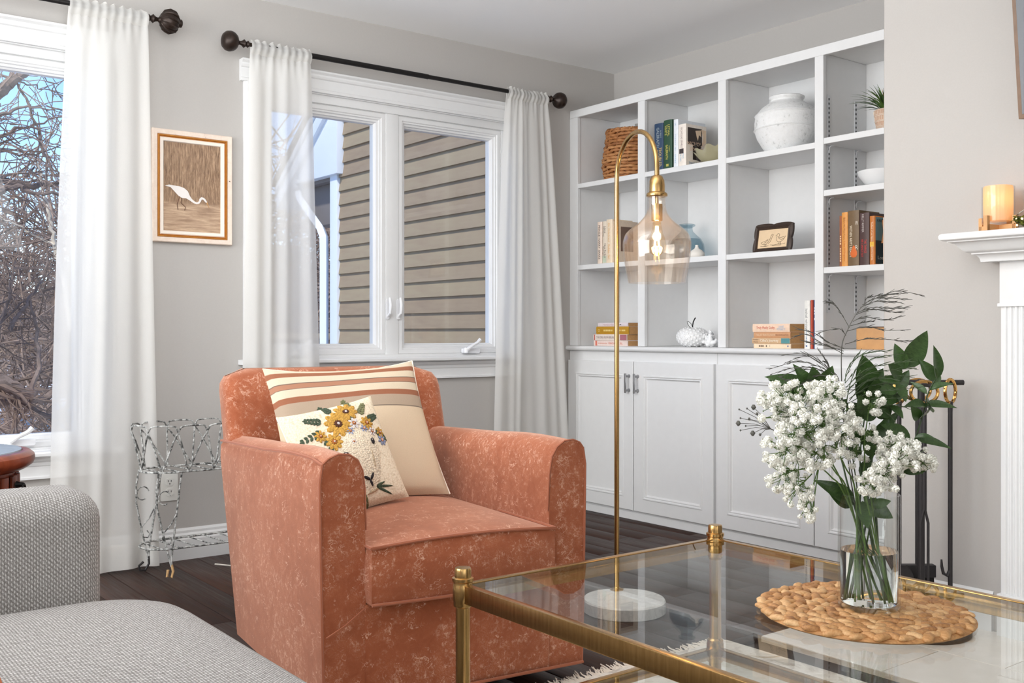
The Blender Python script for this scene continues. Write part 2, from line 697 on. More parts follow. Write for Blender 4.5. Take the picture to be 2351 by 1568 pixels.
    nt.link(nt.ramp(vo.outputs['Distance'], [(0.1, C(236, 222, 200)), (0.6, C(226, 209, 183)), (1.0, C(204, 184, 156))]), p.inputs['Base Color'])
    nt.link(nt.bump(nt.math('SUBTRACT', 1.0, vo.outputs['Distance']), 0.4, 0.002), p.inputs['Normal'])
    for nm, rgb in (('wool_green', (74, 88, 68)), ('wool_sage', (124, 124, 86)), ('wool_gold', (206, 156, 68)), ('wool_rust', (178, 104, 48)),
                    ('wool_brown', (84, 46, 28)), ('wool_black', (44, 36, 40)), ('wool_blue', (156, 164, 192)), ('wool_white', (232, 220, 216)),
                    ('wool_shade', (206, 182, 150)), ('wool_face', (240, 222, 196)), ('wool_pink', (214, 150, 112))):
        m, nt, p = base_mat(nm, rough=0.95)
        vo = nt.new('ShaderNodeTexVoronoi')
        vo.inputs['Scale'].default_value = 210
        nt.link(nt.coord(), vo.inputs['Vector'])
        c = C(*rgb)
        d = tuple(x * 0.6 for x in c[:3]) + (1,)
        nt.link(nt.ramp(vo.outputs['Distance'], [(0.2, c), (0.9, d)]), p.inputs['Base Color'])
        nt.link(nt.bump(nt.math('SUBTRACT', 1.0, vo.outputs['Distance']), 0.7, 0.003), p.inputs['Normal'])

    # white marble
    m, nt, p = base_mat('marble', rough=0.22)
    v = nt.coord()
    n = nt.noise(v, 9, 6, 0.65, 2.2)
    vein = nt.math('SUBTRACT', 1.0, nt.math('MULTIPLY', nt.math('ABSOLUTE', nt.math('SUBTRACT', n, 0.5)), 14), True)
    cl = nt.noise(v, 5, 3, 0.5)
    nt.link(nt.mix(nt.math('MULTIPLY', nt.math('MAXIMUM', vein, 0.0), nt.math('MULTIPLY', cl, 0.6)), C(240, 237, 233), C(176, 172, 170)), p.inputs['Base Color'])

    # hearth tile
    m, nt, p = base_mat('hearth_tile', rough=0.25)
    v = nt.coord()
    n = nt.noise(v, 4, 5, 0.6, 1.2)
    nt.link(nt.ramp(n, [(0.35, C(226, 216, 205)), (0.65, C(242, 234, 226))]), p.inputs['Base Color'])
    plain('grout', (196, 178, 158), 0.9)

    # rug
    m, nt, p = base_mat('rug_pile', rough=1.0)
    v = nt.coord()
    n = nt.noise(v, 7, 6, 0.7, 1.2)
    n2 = nt.noise(v, 26, 4, 0.7, 1.0)
    col = nt.ramp(n, [(0.36, C(198, 188, 178)), (0.47, C(232, 224, 214)), (0.56, C(238, 230, 220)), (0.66, C(206, 190, 168)), (0.78, C(178, 168, 160))])
    col = nt.mix(nt.math('MULTIPLY', nt.ramp(n2, [(0.5, (0, 0, 0, 1)), (0.75, (1, 1, 1, 1))]), 0.5), col, C(176, 156, 130))
    nt.link(col, p.inputs['Base Color'])
    nt.link(nt.bump(nt.noise(v, 500, 2, 0.6), 0.5, 0.004), p.inputs['Normal'])
    plain('rug_fringe', (238, 226, 212), 1.0)

    # water hyacinth / seagrass
    for nm, a, b, c in (('seagrass', (138, 88, 46), (186, 136, 84), (220, 182, 134)), ('basket_weave', (122, 74, 38), (172, 114, 66), (206, 154, 102))):
        m, nt, p = base_mat(nm, rough=0.6)
        oi = nt.new('ShaderNodeObjectInfo')
        v = nt.coord((1, 1, 1))
        n = nt.noise(nt.coord((240, 30, 240)), 1, 3, 0.6)
        n2 = nt.noise(v, 30, 3, 0.6)
        f = nt.math('ADD', nt.math('MULTIPLY', n, 0.45), nt.math('ADD', nt.math('MULTIPLY', n2, 0.3), nt.math('MULTIPLY', oi.outputs['Random'], 0.3)))
        nt.link(nt.ramp(f, [(0.28, C(*a)), (0.5, C(*b)), (0.78, C(*c))]), p.inputs['Base Color'])
        nt.link(nt.bump(n, 0.5, 0.002), p.inputs['Normal'])

    # whites of the ornaments
    m, nt, p = base_mat('urn_plaster', rough=0.85)
    v = nt.coord()
    n = nt.noise(v, 60, 5, 0.7)
    n2 = nt.noise(v, 14, 4, 0.6)
    nt.link(nt.ramp(nt.math('ADD', nt.math('MULTIPLY', n, 0.6), nt.math('MULTIPLY', n2, 0.4)), [(0.36, C(190, 190, 188)), (0.44, C(232, 232, 231)), (0.7, C(240, 240, 240))]), p.inputs['Base Color'])
    nt.link(nt.bump(n, 0.5, 0.006), p.inputs['Normal'])
    plain('ceramic_white', (238, 238, 238), 0.25)
    plain('ceramic_matt', (232, 226, 218), 0.6)
    plain('coral_white', (242, 242, 242), 0.7, grain=0.02, scale=90, bump=0.3)
    plain('pot_clay', (196, 160, 136), 0.8, grain=0.06, scale=40)
    plain('pot_cream', (236, 224, 208), 0.8)
    plain('grass_blade', (74, 104, 40), 0.5, grain=0.4, scale=25)
    plain('grass_dark', (44, 72, 34), 0.5, grain=0.3, scale=25)
    plain('grass_tip', (190, 150, 84), 0.7)
    plain('wood_tan', (206, 156, 104), 0.45, grain=0.08, scale=18)
    plain('wood_brown', (96, 72, 58), 0.5)  # darker brown for the inset top of the box
    plain('frame_espresso', (58, 42, 32), 0.5, grain=0.2, scale=60, bump=0.25)
    plain('sketch_paper', (226, 198, 162), 0.9, grain=0.03, scale=40)
    plain('sketch_ink', (84, 70, 56), 0.9)
    plain('page_paper', (206, 158, 104), 0.9, grain=0.1, scale=120)
    plain('page_white', (228, 214, 192), 0.9, grain=0.06, scale=120)
    plain('soft_pillow_rust', (190, 104, 62), 0.9, grain=0.06, scale=60)
    plain('plastic_cord', (212, 204, 194), 0.5)
    plain('tan_wrap', (206, 166, 116), 0.8, grain=0.15, scale=60)

    # painted wire with wear
    m, nt, p = base_mat('worn_wire', rough=0.6)
    n = nt.noise(nt.coord(), 55, 4, 0.7)
    nt.link(nt.ramp(n, [(0.42, C(70, 70, 68)), (0.52, C(168, 168, 165)), (0.62, C(206, 206, 203))]), p.inputs['Base Color'])

    # cherry wood
    m, nt, p = base_mat('cherry_wood', rough=0.3)
    n = nt.noise(nt.coord((18, 18, 2)), 1.2, 5, 0.6, 0.6)
    nt.link(nt.ramp(n, [(0.3, C(96, 42, 24)), (0.55, C(140, 66, 40)), (0.75, C(168, 88, 56))]), p.inputs['Base Color'])
    plain('stone_inset', (176, 190, 204), 0.15, grain=0.12, scale=20)

    # egret picture
    m, nt, p = base_mat('reed_print', rough=0.6)
    tc = nt.coord((1, 1, 1))
    n = nt.noise(nt.coord((110, 1, 9), rot=(0, 0.14, 0)), 1.6, 5, 0.75, 0.5)
    n2 = nt.noise(nt.coord((80, 1, 8), rot=(0, -0.22, 0)), 2.4, 4, 0.75, 0.8)
    reed = nt.ramp(nt.math('MULTIPLY', nt.math('ADD', n, n2), 0.5), [(0.38, C(104, 78, 58)), (0.5, C(150, 120, 94)), (0.58, C(184, 152, 122)), (0.68, C(206, 178, 150))])
    w = nt.noise(nt.coord((6, 1, 60)), 1.6, 4, 0.65, 0.4)
    wat = nt.ramp(w, [(0.34, C(158, 128, 104)), (0.55, C(196, 166, 138)), (0.72, C(222, 196, 166))])
    sp = nt.new('ShaderNodeSeparateXYZ')
    nt.link(nt.new('ShaderNodeTexCoord').outputs['Object'], sp.inputs[0])
    edge = nt.math('ADD', sp.outputs['Z'], nt.math('MULTIPLY', nt.math('SUBTRACT', n2, 0.5), 0.03))
    msk = nt.ramp(nt.math('ADD', edge, 0.5), [(0.425, (0, 0, 0, 1)), (0.440, (1, 1, 1, 1))])
    nt.link(nt.mix(msk, wat, reed), p.inputs['Base Color'])
    m, nt, p = base_mat('frame_cream', rough=0.6)
    n = nt.noise(nt.coord(), 34, 5, 0.75)
    nt.link(nt.ramp(n, [(0.30, C(92, 70, 56)), (0.34, C(226, 206, 190)), (0.7, C(240, 224, 210))]), p.inputs['Base Color'])
    plain('frame_gold', (192, 130, 58), 0.35, 0.5, grain=0.1, scale=50)
    plain('frame_liner', (240, 228, 216), 0.7)
    plain('egret_white', (240, 234, 230), 0.8)
    plain('egret_leg', (116, 84, 66), 0.8)
    plain('egret_beak', (214, 160, 96), 0.8)

    # candle and fairy lights
    m = bpy.data.materials.new('candle_wax')
    m.use_nodes = True
    nt = NT(m)
    nt.n.remove(nt.n['Principled BSDF'])
    df = nt.new('ShaderNodeBsdfDiffuse')
    df.inputs['Color'].default_value = C(250, 226, 198)
    tl = nt.new('ShaderNodeBsdfTranslucent')
    tl.inputs['Color'].default_value = C(255, 222, 178)
    mx = nt.new('ShaderNodeMixShader')
    mx.inputs['Fac'].default_value = 0.5
    nt.link(df.outputs[0], mx.inputs[1])
    nt.link(tl.outputs[0], mx.inputs[2])
    nt.link(mx.outputs[0], nt.n['Material Output'].inputs['Surface'])
    MATS['candle_wax'] = m
    m, nt, p = base_mat('filament', C(255, 200, 110), 0.5)
    p.inputs['Emission Color'].default_value = C(255, 206, 120)
    p.inputs['Emission Strength'].default_value = 24.0
    m, nt, p = base_mat('fairy_bulb', C(255, 220, 160), 0.4)
    p.inputs['Emission Color'].default_value = C(255, 220, 160)
    p.inputs['Emission Strength'].default_value = 4.0
    plain('fairy_wire', (150, 148, 140), 0.4, 0.8)
    plain('boxwood_leaf', (112, 122, 44), 0.5, grain=0.35, scale=60)
    plain('boxwood_dark', (58, 66, 28), 0.5, grain=0.3, scale=60)

    # bouquet
    m, nt, p = base_mat('ruscus_leaf', rough=0.32)
    n = nt.noise(nt.coord((60, 8, 8)), 1, 3, 0.6)
    nt.link(nt.ramp(n, [(0.3, C(44, 68, 32)), (0.7, C(76, 104, 54))]), p.inputs['Base Color'])
    p.inputs['Subsurface Weight'].default_value = 0.0
    plain('stem_green', (84, 112, 50), 0.5, grain=0.25, scale=60)
    plain('stem_dark', (54, 74, 38), 0.5, grain=0.25, scale=60)
    plain('plume', (92, 90, 84), 0.8)
    plain('plume_green', (70, 84, 56), 0.8)
    m, nt, p = base_mat('floret', C(250, 248, 238), 0.85)
    p.inputs['Sheen Weight'].default_value = 0.2
    plain('floret_core', (214, 214, 160), 0.8)

    # screen
    plain('tv_screen', (78, 80, 86), 0.25)
    plain('tv_frame', (128, 104, 86), 0.5, grain=0.1, scale=40)
    plain('firebox', (30, 28, 27), 0.9)

    # outdoors
    m, nt, p = base_mat('siding_paint', rough=0.75)
    oi = nt.new('ShaderNodeObjectInfo')
    n = nt.noise(nt.coord((1, 0.6, 3)), 6, 4, 0.6)
    f = nt.math('ADD', nt.math('MULTIPLY', n, 0.7), nt.math('MULTIPLY', oi.outputs['Random'], 0.3))
    nt.link(nt.ramp(f, [(0.3, C(152, 132, 108)), (0.5, C(162, 143, 116)), (0.7, C(168, 152, 122))]), p.inputs['Base Color'])
    plain('exterior_white', (226, 234, 240), 0.6, grain=0.02, scale=8)
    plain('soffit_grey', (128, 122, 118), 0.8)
    plain('shingle', (96, 88, 84), 0.9, grain=0.3, scale=20)
    plain('rail_wood', (176, 160, 138), 0.8, grain=0.12, scale=14)
    plain('bark', (128, 112, 100), 0.95, grain=0.3, scale=14)
    plain('bark_pale', (206, 194, 172), 0.9, grain=0.25, scale=9)
    plain('twig', (150, 130, 114), 0.95, grain=0.25, scale=3)
    plain('twig_dark', (122, 104, 90), 0.95, grain=0.25, scale=3)
    m, nt, p = base_mat('hill', rough=1.0)
    n = nt.noise(nt.coord((1, 1, 1.6)), 1.4, 8, 0.75)
    nt.link(nt.ramp(n, [(0.38, C(86, 76, 68)), (0.52, C(132, 118, 108)), (0.60, C(156, 144, 134)), (0.64, C(214, 214, 218))]), p.inputs['Base Color'])
    m, nt, p = base_mat('snow_ground', rough=0.9)
    n = nt.noise(nt.coord(), 0.5, 5, 0.6)
    nt.link(nt.ramp(n, [(0.42, C(128, 116, 100)), (0.5, C(224, 230, 238)), (0.8, C(240, 244, 250))]), p.inputs['Base Color'])
    plain('house_blue', (170, 190, 208), 0.7)
    plain('conifer', (74, 82, 52), 0.9, grain=0.4, scale=6)


make_materials()

# ---------------------------------------------------------------- the room
D = 4.292            # window wall
XR = 4.03            # wall behind the bookcase
XB = 3.695           # bookcase front
XC = 3.218           # chimney breast face
YC = 2.055           # chimney breast corner
HC = 2.44
X0, Y0 = -2.4, -2.8

W1 = dict(x0=0.10, x1=1.165, z0=0.50, z1=2.075)
W2 = dict(x0=1.885, x1=3.272, z0=0.842, z1=2.066)


def build_shell():
    mb = MB()
    t = 0.16
    xs = [X0 - t, W1['x0'], W1['x1'], W2['x0'], W2['x1'], XR + t]
    mb.box(xs[0], xs[1], D, D + t, 0, HC)
    mb.box(xs[2], xs[3], D, D + t, 0, HC)
    mb.box(xs[4], xs[5], D, D + t, 0, HC)
    for w in (W1, W2):
        mb.box(w['x0'], w['x1'], D, D + t, 0, w['z0'])
        mb.box(w['x0'], w['x1'], D, D + t, w['z1'], HC)
    struct('wall_back', mb, 'wall_paint', 'greige painted wall with the two windows', smooth=False)
    struct('wall_right', MB().box(XR, XR + t, Y0 - t, D, 0, HC), 'wall_paint', 'greige painted wall above and behind the bookcase', smooth=False)
    struct('wall_left', MB().box(X0 - t, X0, Y0 - t, D, 0, HC), 'wall_paint', smooth=False)
    struct('wall_front', MB().box(X0, XR, Y0 - t, Y0, 0, HC), 'wall_paint', smooth=False)
    mb = MB().box(XC, XR, -0.35, YC, 0, HC)
    struct('wall_fireplace', mb, 'wall_paint', 'greige chimney breast that carries the mantel', smooth=True, bev=0.008, seg=3)
    struct('ceiling', MB().box(X0 - t, XR + t, Y0 - t, D + t, HC, HC + 0.1), 'ceiling_paint', 'plain white ceiling', smooth=False)
    fl = struct('floor', MB().box(X0 - t, XR + t, Y0 - t, D + t, -0.12, -0.012), 'subfloor', 'dark wood plank floor', smooth=False)
    # planks run from the window wall towards the camera
    rnd = random.Random(4)
    w = 0.127
    cache = {}
    x = 0.32
    while x < XB + 0.01:
        y = D
        first = True
        while y > -0.9:
            ln = rnd.choice((0.75, 0.95, 1.2, 1.45, 1.7))
            if first:
                ln *= rnd.choice((0.35, 0.6, 0.85, 1.0))
                first = False
            ya = y - ln
            xa, xb = x, min(x + w, XB + 0.03)
            y_hi = y
            y = ya
            if xb > 2.585 and ya < 2.08:
                if y_hi <= 2.08:
                    continue
                ya = 2.08
                if xa < 2.585 and False:
                    pass
            key = (round(xb - xa, 4), round(y_hi - ya, 4))
            if key not in cache:
                cache[key] = MB().box(0.0006, key[0] - 0.0006, -key[1] + 0.0008, -0.0008, -0.012, 0.0).mesh('plank', 'plank_wood', bev=0.0022, seg=1, angle=60)
            place('plank', cache[key], fl, (xa, y_hi, 0))
        x += w

    # baseboard along the window wall
    prof = [(0, 0), (-0.016, 0), (-0.016, 0.085), (-0.012, 0.095), (-0.013, 0.103), (-0.008, 0.112), (-0.008, 0.122), (-0.003, 0.132), (0, 0.132)]
    mb = MB().prism(prof, X0, XB, lambda a, b, h: (h, D + a, b))
    struct('baseboard_back', mb, 'trim_white', 'white moulded baseboard under the windows', angle=20)
    mb = MB().prism(prof, 1.66, YC, lambda a, b, h: (XC + a, h, b))
    struct('baseboard_fireplace', mb, 'trim_white', angle=20)

    # hearth: pale tiles flush in front of the chimney breast
    h = struct_root('trim_1', (2.585, 2.08, 0), 'pale stone tile hearth in front of the fireplace')
    struct('grout_bed', MB().box(0, XC - 2.585, -2.35, 0, -0.012, 0.003), 'grout', parent=h, smooth=False)
    j = [(0.0, 0.2985, [2.08, 1.655, 1.055, 0.455, -0.27]), (0.3015, 0.630, [2.08, 2.056, 1.456, 0.856, 0.256, -0.27])]
    for xa, xb, ys in j:
        for a, b in zip(ys[:-1], ys[1:]):
            if a - b < 0.05:
                continue
            MB().box(xa + 0.001, xb - 0.001, b - 2.08 + 0.0015, a - 2.08 - 0.0015, -0.01, 0.006).build('tile', 'hearth_tile', h, bev=0.001, seg=1)


build_shell()


# ---------------------------------------------------------------- windows
def ring_frame(mb, x0, x1, z0, z1, prof):
    """nested rectangles; prof = [(inset, y)], open in the middle"""
    rings = []
    for ins, y in prof:
        rings.append([(x0 + ins, y, z0 + ins), (x1 - ins, y, z0 + ins), (x1 - ins, y, z1 - ins), (x0 + ins, y, z1 - ins)])
    mb.loft(rings, True, False, False)
    return mb


def crank(root, x, z, flip=1):
    c = MB()
    c.prism(rrect(-0.055, 0.055, -0.013, 0.013, 0.008), 0, 0.014, lambda a, b, h: (x + a, D + 0.012 - h, z + b))
    o = c.build('crank_base', 'lock_white', root, bev=0.002)
    mb = MB()
    p0 = Vector((x - 0.040 * flip, D - 0.012, z + 0.002))
    mb.lathe([(0.012, -0.012), (0.014, 0), (0.010, 0.014)], 12, p0)
    pts = [p0 + Vector((0, -0.006, 0.004)), p0 + Vector((0.03 * flip, -0.016, 0.026)), p0 + Vector((0.062 * flip, -0.014, 0.040)), p0 + Vector((0.078 * flip, -0.014, 0.056))]
    mb.tube(pts, [0.010, 0.008, 0.0085, 0.010], 8)
    mb.build('crank_handle', 'lock_white', root)


def sash_lock(root, x, z):
    mb = MB()
    mb.prism(rrect(-0.009, 0.009, -0.05, 0.05, 0.008), 0, 0.006, lambda a, b, h: (x + a, D + 0.020 - h, z + b))
    pts = [(x, D + 0.016, z - 0.035), (x, D - 0.008, z - 0.02), (x, D - 0.014, z + 0.02), (x, D - 0.006, z + 0.055)]
    mb.tube(pts, [0.006, 0.007, 0.008, 0.006], 8)
    mb.build('sash_lock', 'lock_white', root)


def window(num, w, panes, pz0, pz1, label, locks):
    x0, x1, z0, z1 = w['x0'], w['x1'], w['z0'], w['z1']
    root = struct_root('window_%d' % num, ((x0 + x1) / 2, D, z0), label)
    root.location = (0, 0, 0)
    # casing: legs and a crowned head
    cw = 0.085
    for a, b in ((x0 - cw, x0), (x1, x1 + cw)):
        mb = MB().box(a, b, D - 0.018, D, z0 - 0.01, z1)
        mb.box(a + 0.012, b - 0.012, D - 0.024, D - 0.016, z0, z1)
        mb.build('casing', 'trim_white', root, bev=0.003)
    hp = [(0, 0), (-0.020, 0), (-0.022, 0.012), (-0.018, 0.016), (-0.018, 0.058), (-0.026, 0.062), (-0.030, 0.070), (-0.030, 0.078), (-0.042, 0.086), (-0.042, 0.094), (0, 0.094)]
    MB().prism(hp, x0 - cw - 0.015, x1 + cw + 0.015, lambda a, b, h: (h, D + a, z1 + b)).build('head_casing', 'trim_white', root, angle=20)
    # stool and apron
    st = [(0.05, -0.022), (-0.058, -0.022), (-0.066, -0.016), (-0.066, -0.006), (-0.058, 0), (0.05, 0)]
    MB().prism(st, x0 - cw - 0.02, x1 + cw + 0.02, lambda a, b, h: (h, D + a, z0 + b)).build('sill', 'trim_white', root, angle=30)
    ap = [(0, -0.022), (-0.040, -0.024), (-0.034, -0.036), (-0.022, -0.044), (-0.020, -0.056), (-0.016, -0.060), (-0.016, -0.096), (-0.022, -0.100), (-0.022, -0.108), (0, -0.110)]
    MB().prism(ap, x0 - cw, x1 + cw, lambda a, b, h: (h, D + a, z0 + b)).build('apron', 'trim_white', root, angle=20)
    # jamb and frame
    mb = MB()
    ring_frame(mb, x0, x1, z0, z1, [(-0.004, D - 0.003), (0.004, D - 0.003), (0.004, D + 0.03), (0.018, D + 0.03), (0.018, D + 0.14), (-0.002, D + 0.155)])
    mb.build('jamb', 'trim_white', root, angle=20)
    # mullions
    for (a0, a1), (b0, b1) in zip(panes[:-1], panes[1:]):
        MB().box(a1 + 0.054, b0 - 0.054, D + 0.022, D + 0.12, z0, z1 - 0.005).build('mullion', 'trim_white', root, bev=0.002)
    for i, (a, b) in enumerate(panes):
        e = 0.056
        mb = MB()
        ring_frame(mb, a - e, b + e, pz0 - 0.052, pz1 + 0.052,
                   [(0, D + 0.10), (0.0, D + 0.030), (0.006, D + 0.026), (0.024, D + 0.026), (0.028, D + 0.032), (0.034, D + 0.032), (0.038, D + 0.040), (0.046, D + 0.042),
                    (0.049, D + 0.050), (e - 0.001, D + 0.055), (e - 0.001, D + 0.09), (0, D + 0.1)])
        mb.build('sash', 'trim_white', root, angle=20)
        MB().box(a - 0.006, b + 0.006, D + 0.062, D + 0.066, pz0 - 0.006, pz1 + 0.006).build('pane', 'window_glass', root, smooth=False)
        # frame pieces between the sash and the jamb, top and bottom
    MB().box(x0, x1, D + 0.012, D + 0.12, pz1 + 0.051, z1 + 0.003).build('frame_head', 'trim_white', root, bev=0.002)
    MB().box(x0, x1, D + 0.014, D + 0.12, z0 + 0.001, pz0 - 0.050).build('frame_sill', 'trim_white', root, bev=0.002)
    MB().box(x0 + 0.001, panes[0][0] - 0.055, D + 0.024, D + 0.12, z0, z1 - 0.004).build('frame_side', 'trim_white', root, bev=0.002)
    MB().box(panes[-1][1] + 0.055, x1 - 0.001, D + 0.024, D + 0.12, z0, z1 - 0.004).build('frame_side', 'trim_white', root, bev=0.002)
    for x, z in locks:
        sash_lock(root, x, z)
    return root


w1 = window(1, W1, [(0.17, 0.57), (0.70, 1.108)], 0.56, 1.985, 'tall white casement window at the left with bare trees outside', [])
crank(w1, 0.90, 0.535)
w2 = window(2, W2, [(1.962, 2.486), (2.664, 3.184)], 0.905, 1.974, 'wide white casement window with tan siding outside', [(2.545, 1.075), (2.605, 1.075)])
crank(w2, 2.08, 0.868)
crank(w2, 3.03, 0.868)


# ---------------------------------------------------------------- curtain rods and sheers
def rod(name, label, x0, x1, z, fin_l, fin_r, brackets, ornate):
    root = thing(name, label, 'curtain rod', (x0, D - 0.10, z))
    MB().tube([(0, 0, 0), ((x1 - x0) * 0.55, 0, 0)], 0.0125, 12).build('pole', 'black_metal', root)
    MB().tube([((x1 - x0) * 0.55, 0, 0), (x1 - x0, 0, 0)], 0.0105, 12).build('pole', 'black_metal', root)
    Mx = Matrix.Rotation(radians(90), 4, 'Y')
    neck = [(0.009, 0), (0.009, 0.012), (0.015, 0.018), (0.010, 0.026), (0.018, 0.036), (0.010, 0.046), (0.008, 0.056), (0.013, 0.062)]
    if ornate:
        ball = [(0.013, 0.064), (0.030, 0.072), (0.041, 0.086), (0.044, 0.104), (0.040, 0.122), (0.030, 0.134), (0.016, 0.138), (0.017, 0.142), (0.017, 0.152), (0.010, 0.156)]
    else:
        ball = [(0.014, 0.064), (0.030, 0.070), (0.040, 0.082), (0.044, 0.098), (0.041, 0.114), (0.030, 0.127), (0.015, 0.133), (0.002, 0.134)]
    for on, x, sgn in ((fin_l, 0, -1), (fin_r, x1 - x0, 1)):
        if not on:
            continue
        M = Matrix.Translation((x, 0, 0)) @ (Mx if sgn > 0 else Matrix.Rotation(radians(-90), 4, 'Y'))
        f = MB().lathe(neck + ball, 20, (0, 0, 0), True, M).build('finial', 'bronze_dark', root, angle=50)
        if ornate:
            mb = MB()
            for k in range(10):
                a = 2 * pi * k / 10
                pts = [M @ Vector((r * cos(a + tw), r * sin(a + tw), z_)) for r, z_, tw in ((0.020, 0.068, 0), (0.040, 0.084, 0.15), (0.046, 0.104, 0.3), (0.041, 0.124, 0.45), (0.026, 0.137, 0.6))]
                mb.tube(pts, [0.003, 0.005, 0.006, 0.005, 0.003], 6)
            mb.build('leaf_relief', 'bronze_dark', f)
    for x in brackets:
        mb = MB()
        mb.tube([(x - x0, 0.10, -0.012), (x - x0, 0.03, -0.018), (x - x0, 0.0, -0.016)], 0.006, 8)
        mb.lathe([(0.022, 0), (0.022, 0.006), (0.012, 0.010)], 14, (0, 0, 0), True, Matrix.Translation((x - x0, 0.10, -0.012)) @ Matrix.Rotation(radians(90), 4, 'X'))
        mb.build('bracket', 'black_metal', root)
    return root


rod('curtain_rod', 'dark bronze rod with leafy ball finial over the left window', -0.10, 1.34, 2.238, False, True, (0.02, 1.30), True)
rod('curtain_rod', 'black telescoping rod with round knobs over the siding window', 1.80, 3.44, 2.203, True, True, (1.875, 3.40), False)


def curtain(label, xt, xb, zt, zb, nf, amp, seed, skew=0.0, gather=1.0):
    rnd = random.Random(seed)
    ph = [rnd.uniform(0, 6.28) for _ in range(6)]
    k2 = rnd.uniform(1.6, 2.2)
    root = thing('sheer_curtain', label, 'curtain', ((xt[0] + xt[1]) / 2, D - 0.10, 0), group='sheer white curtains')
    ox = root.location.x

    # soft pleats of uneven width: bump centres along the cloth
    cen, pos = [], 0.0
    while pos < 1.1:
        w = rnd.uniform(0.6, 1.5) / (nf * 1.25)
        cen.append((pos + w / 2, w, rnd.uniform(0.45, 1.0), rnd.uniform(-0.05, 0.05)))
        pos += w

    def fn(s, t):
        e = t ** 0.8
        x0 = xt[0] + (xb[0] - xt[0]) * e
        x1 = xt[1] + (xb[1] - xt[1]) * e
        x = x0 + (x1 - x0) * (s + 0.015 * sin(4 * t + 7 * s + ph[1]) * t)
        a = amp * (0.55 + 0.45 * min(1, t * 2.5))
        w = 0.0
        for c, wd, hgt, dr in cen:
            q = (s - c - dr * (t - 0.3)) / wd
            if abs(q) < 1.2:
                w += hgt * math.exp(-(q * 2.3) ** 2)
        w = 1.0 - 1.7 * w + 0.22 * sin(2 * pi * 0.9 * s + ph[2] + 1.1 * t) + 0.10 * sin(2 * pi * nf * 1.7 * s + ph[4] + 2.2 * t)
        if t < 0.06:
            k = 1 - t / 0.06
            w = w * (1 - 0.45 * k) + 0.5 * k * sin(2 * pi * nf * 2.6 * s + ph[1])
        y = a * w
        z = zt + (zb - zt) * t
        if t < 0.001:
            z += 0.005 * sin(2 * pi * nf * 2.3 * s + ph[3])
        y = max(-0.06, min(y, 0.070))
        return (x - ox, y, z)

    body = MB().grid(fn, 110, 60).build('cloth', 'sheer_cloth', root, angle=180, fix=False)

    def hem(s, t):
        p = fn(s, 0.955 + 0.045 * t)
        return (p[0], p[1] - 0.0025, p[2])
    MB().grid(hem, 110, 3).build('bottom_hem', 'sheer_cloth', root, angle=180, fix=False)

    def pocket(s, t):
        q = fn(s, 0.0 + 0.028 * t)
        b = 0.020 * sin(pi * t)
        return (q[0], q[1] * 0.5 - b, q[2])
    MB().grid(pocket, 110, 6).build('rod_pocket', 'sheer_cloth', root, angle=180, fix=False)
    return root


curtain('sheer white curtain beside the egret picture, on the left window', (1.055, 1.352), (0.975, 1.392), 2.262, 0.012, 3.6, 0.026, 3)
curtain('sheer white curtain behind the armchair, left side of the siding window', (1.795, 2.075), (1.755, 2.135), 2.226, 0.015, 3.4, 0.024, 11)
curtain('sheer white curtain next to the bookcase, right side of the siding window', (3.185, 3.445), (3.085, 3.605), 2.226, 0.015, 4.4, 0.024, 21)


# ---------------------------------------------------------------- outside
def at(u, v, Y):
    a, b = (u - 1175.5) / 2350.0, (764.0 - v) / 2350.0
    x, y = sin(YAW) + a * cos(YAW), cos(YAW) - a * sin(YAW)
    return Vector((x / y * Y, Y, CAM_H + b / y * Y))


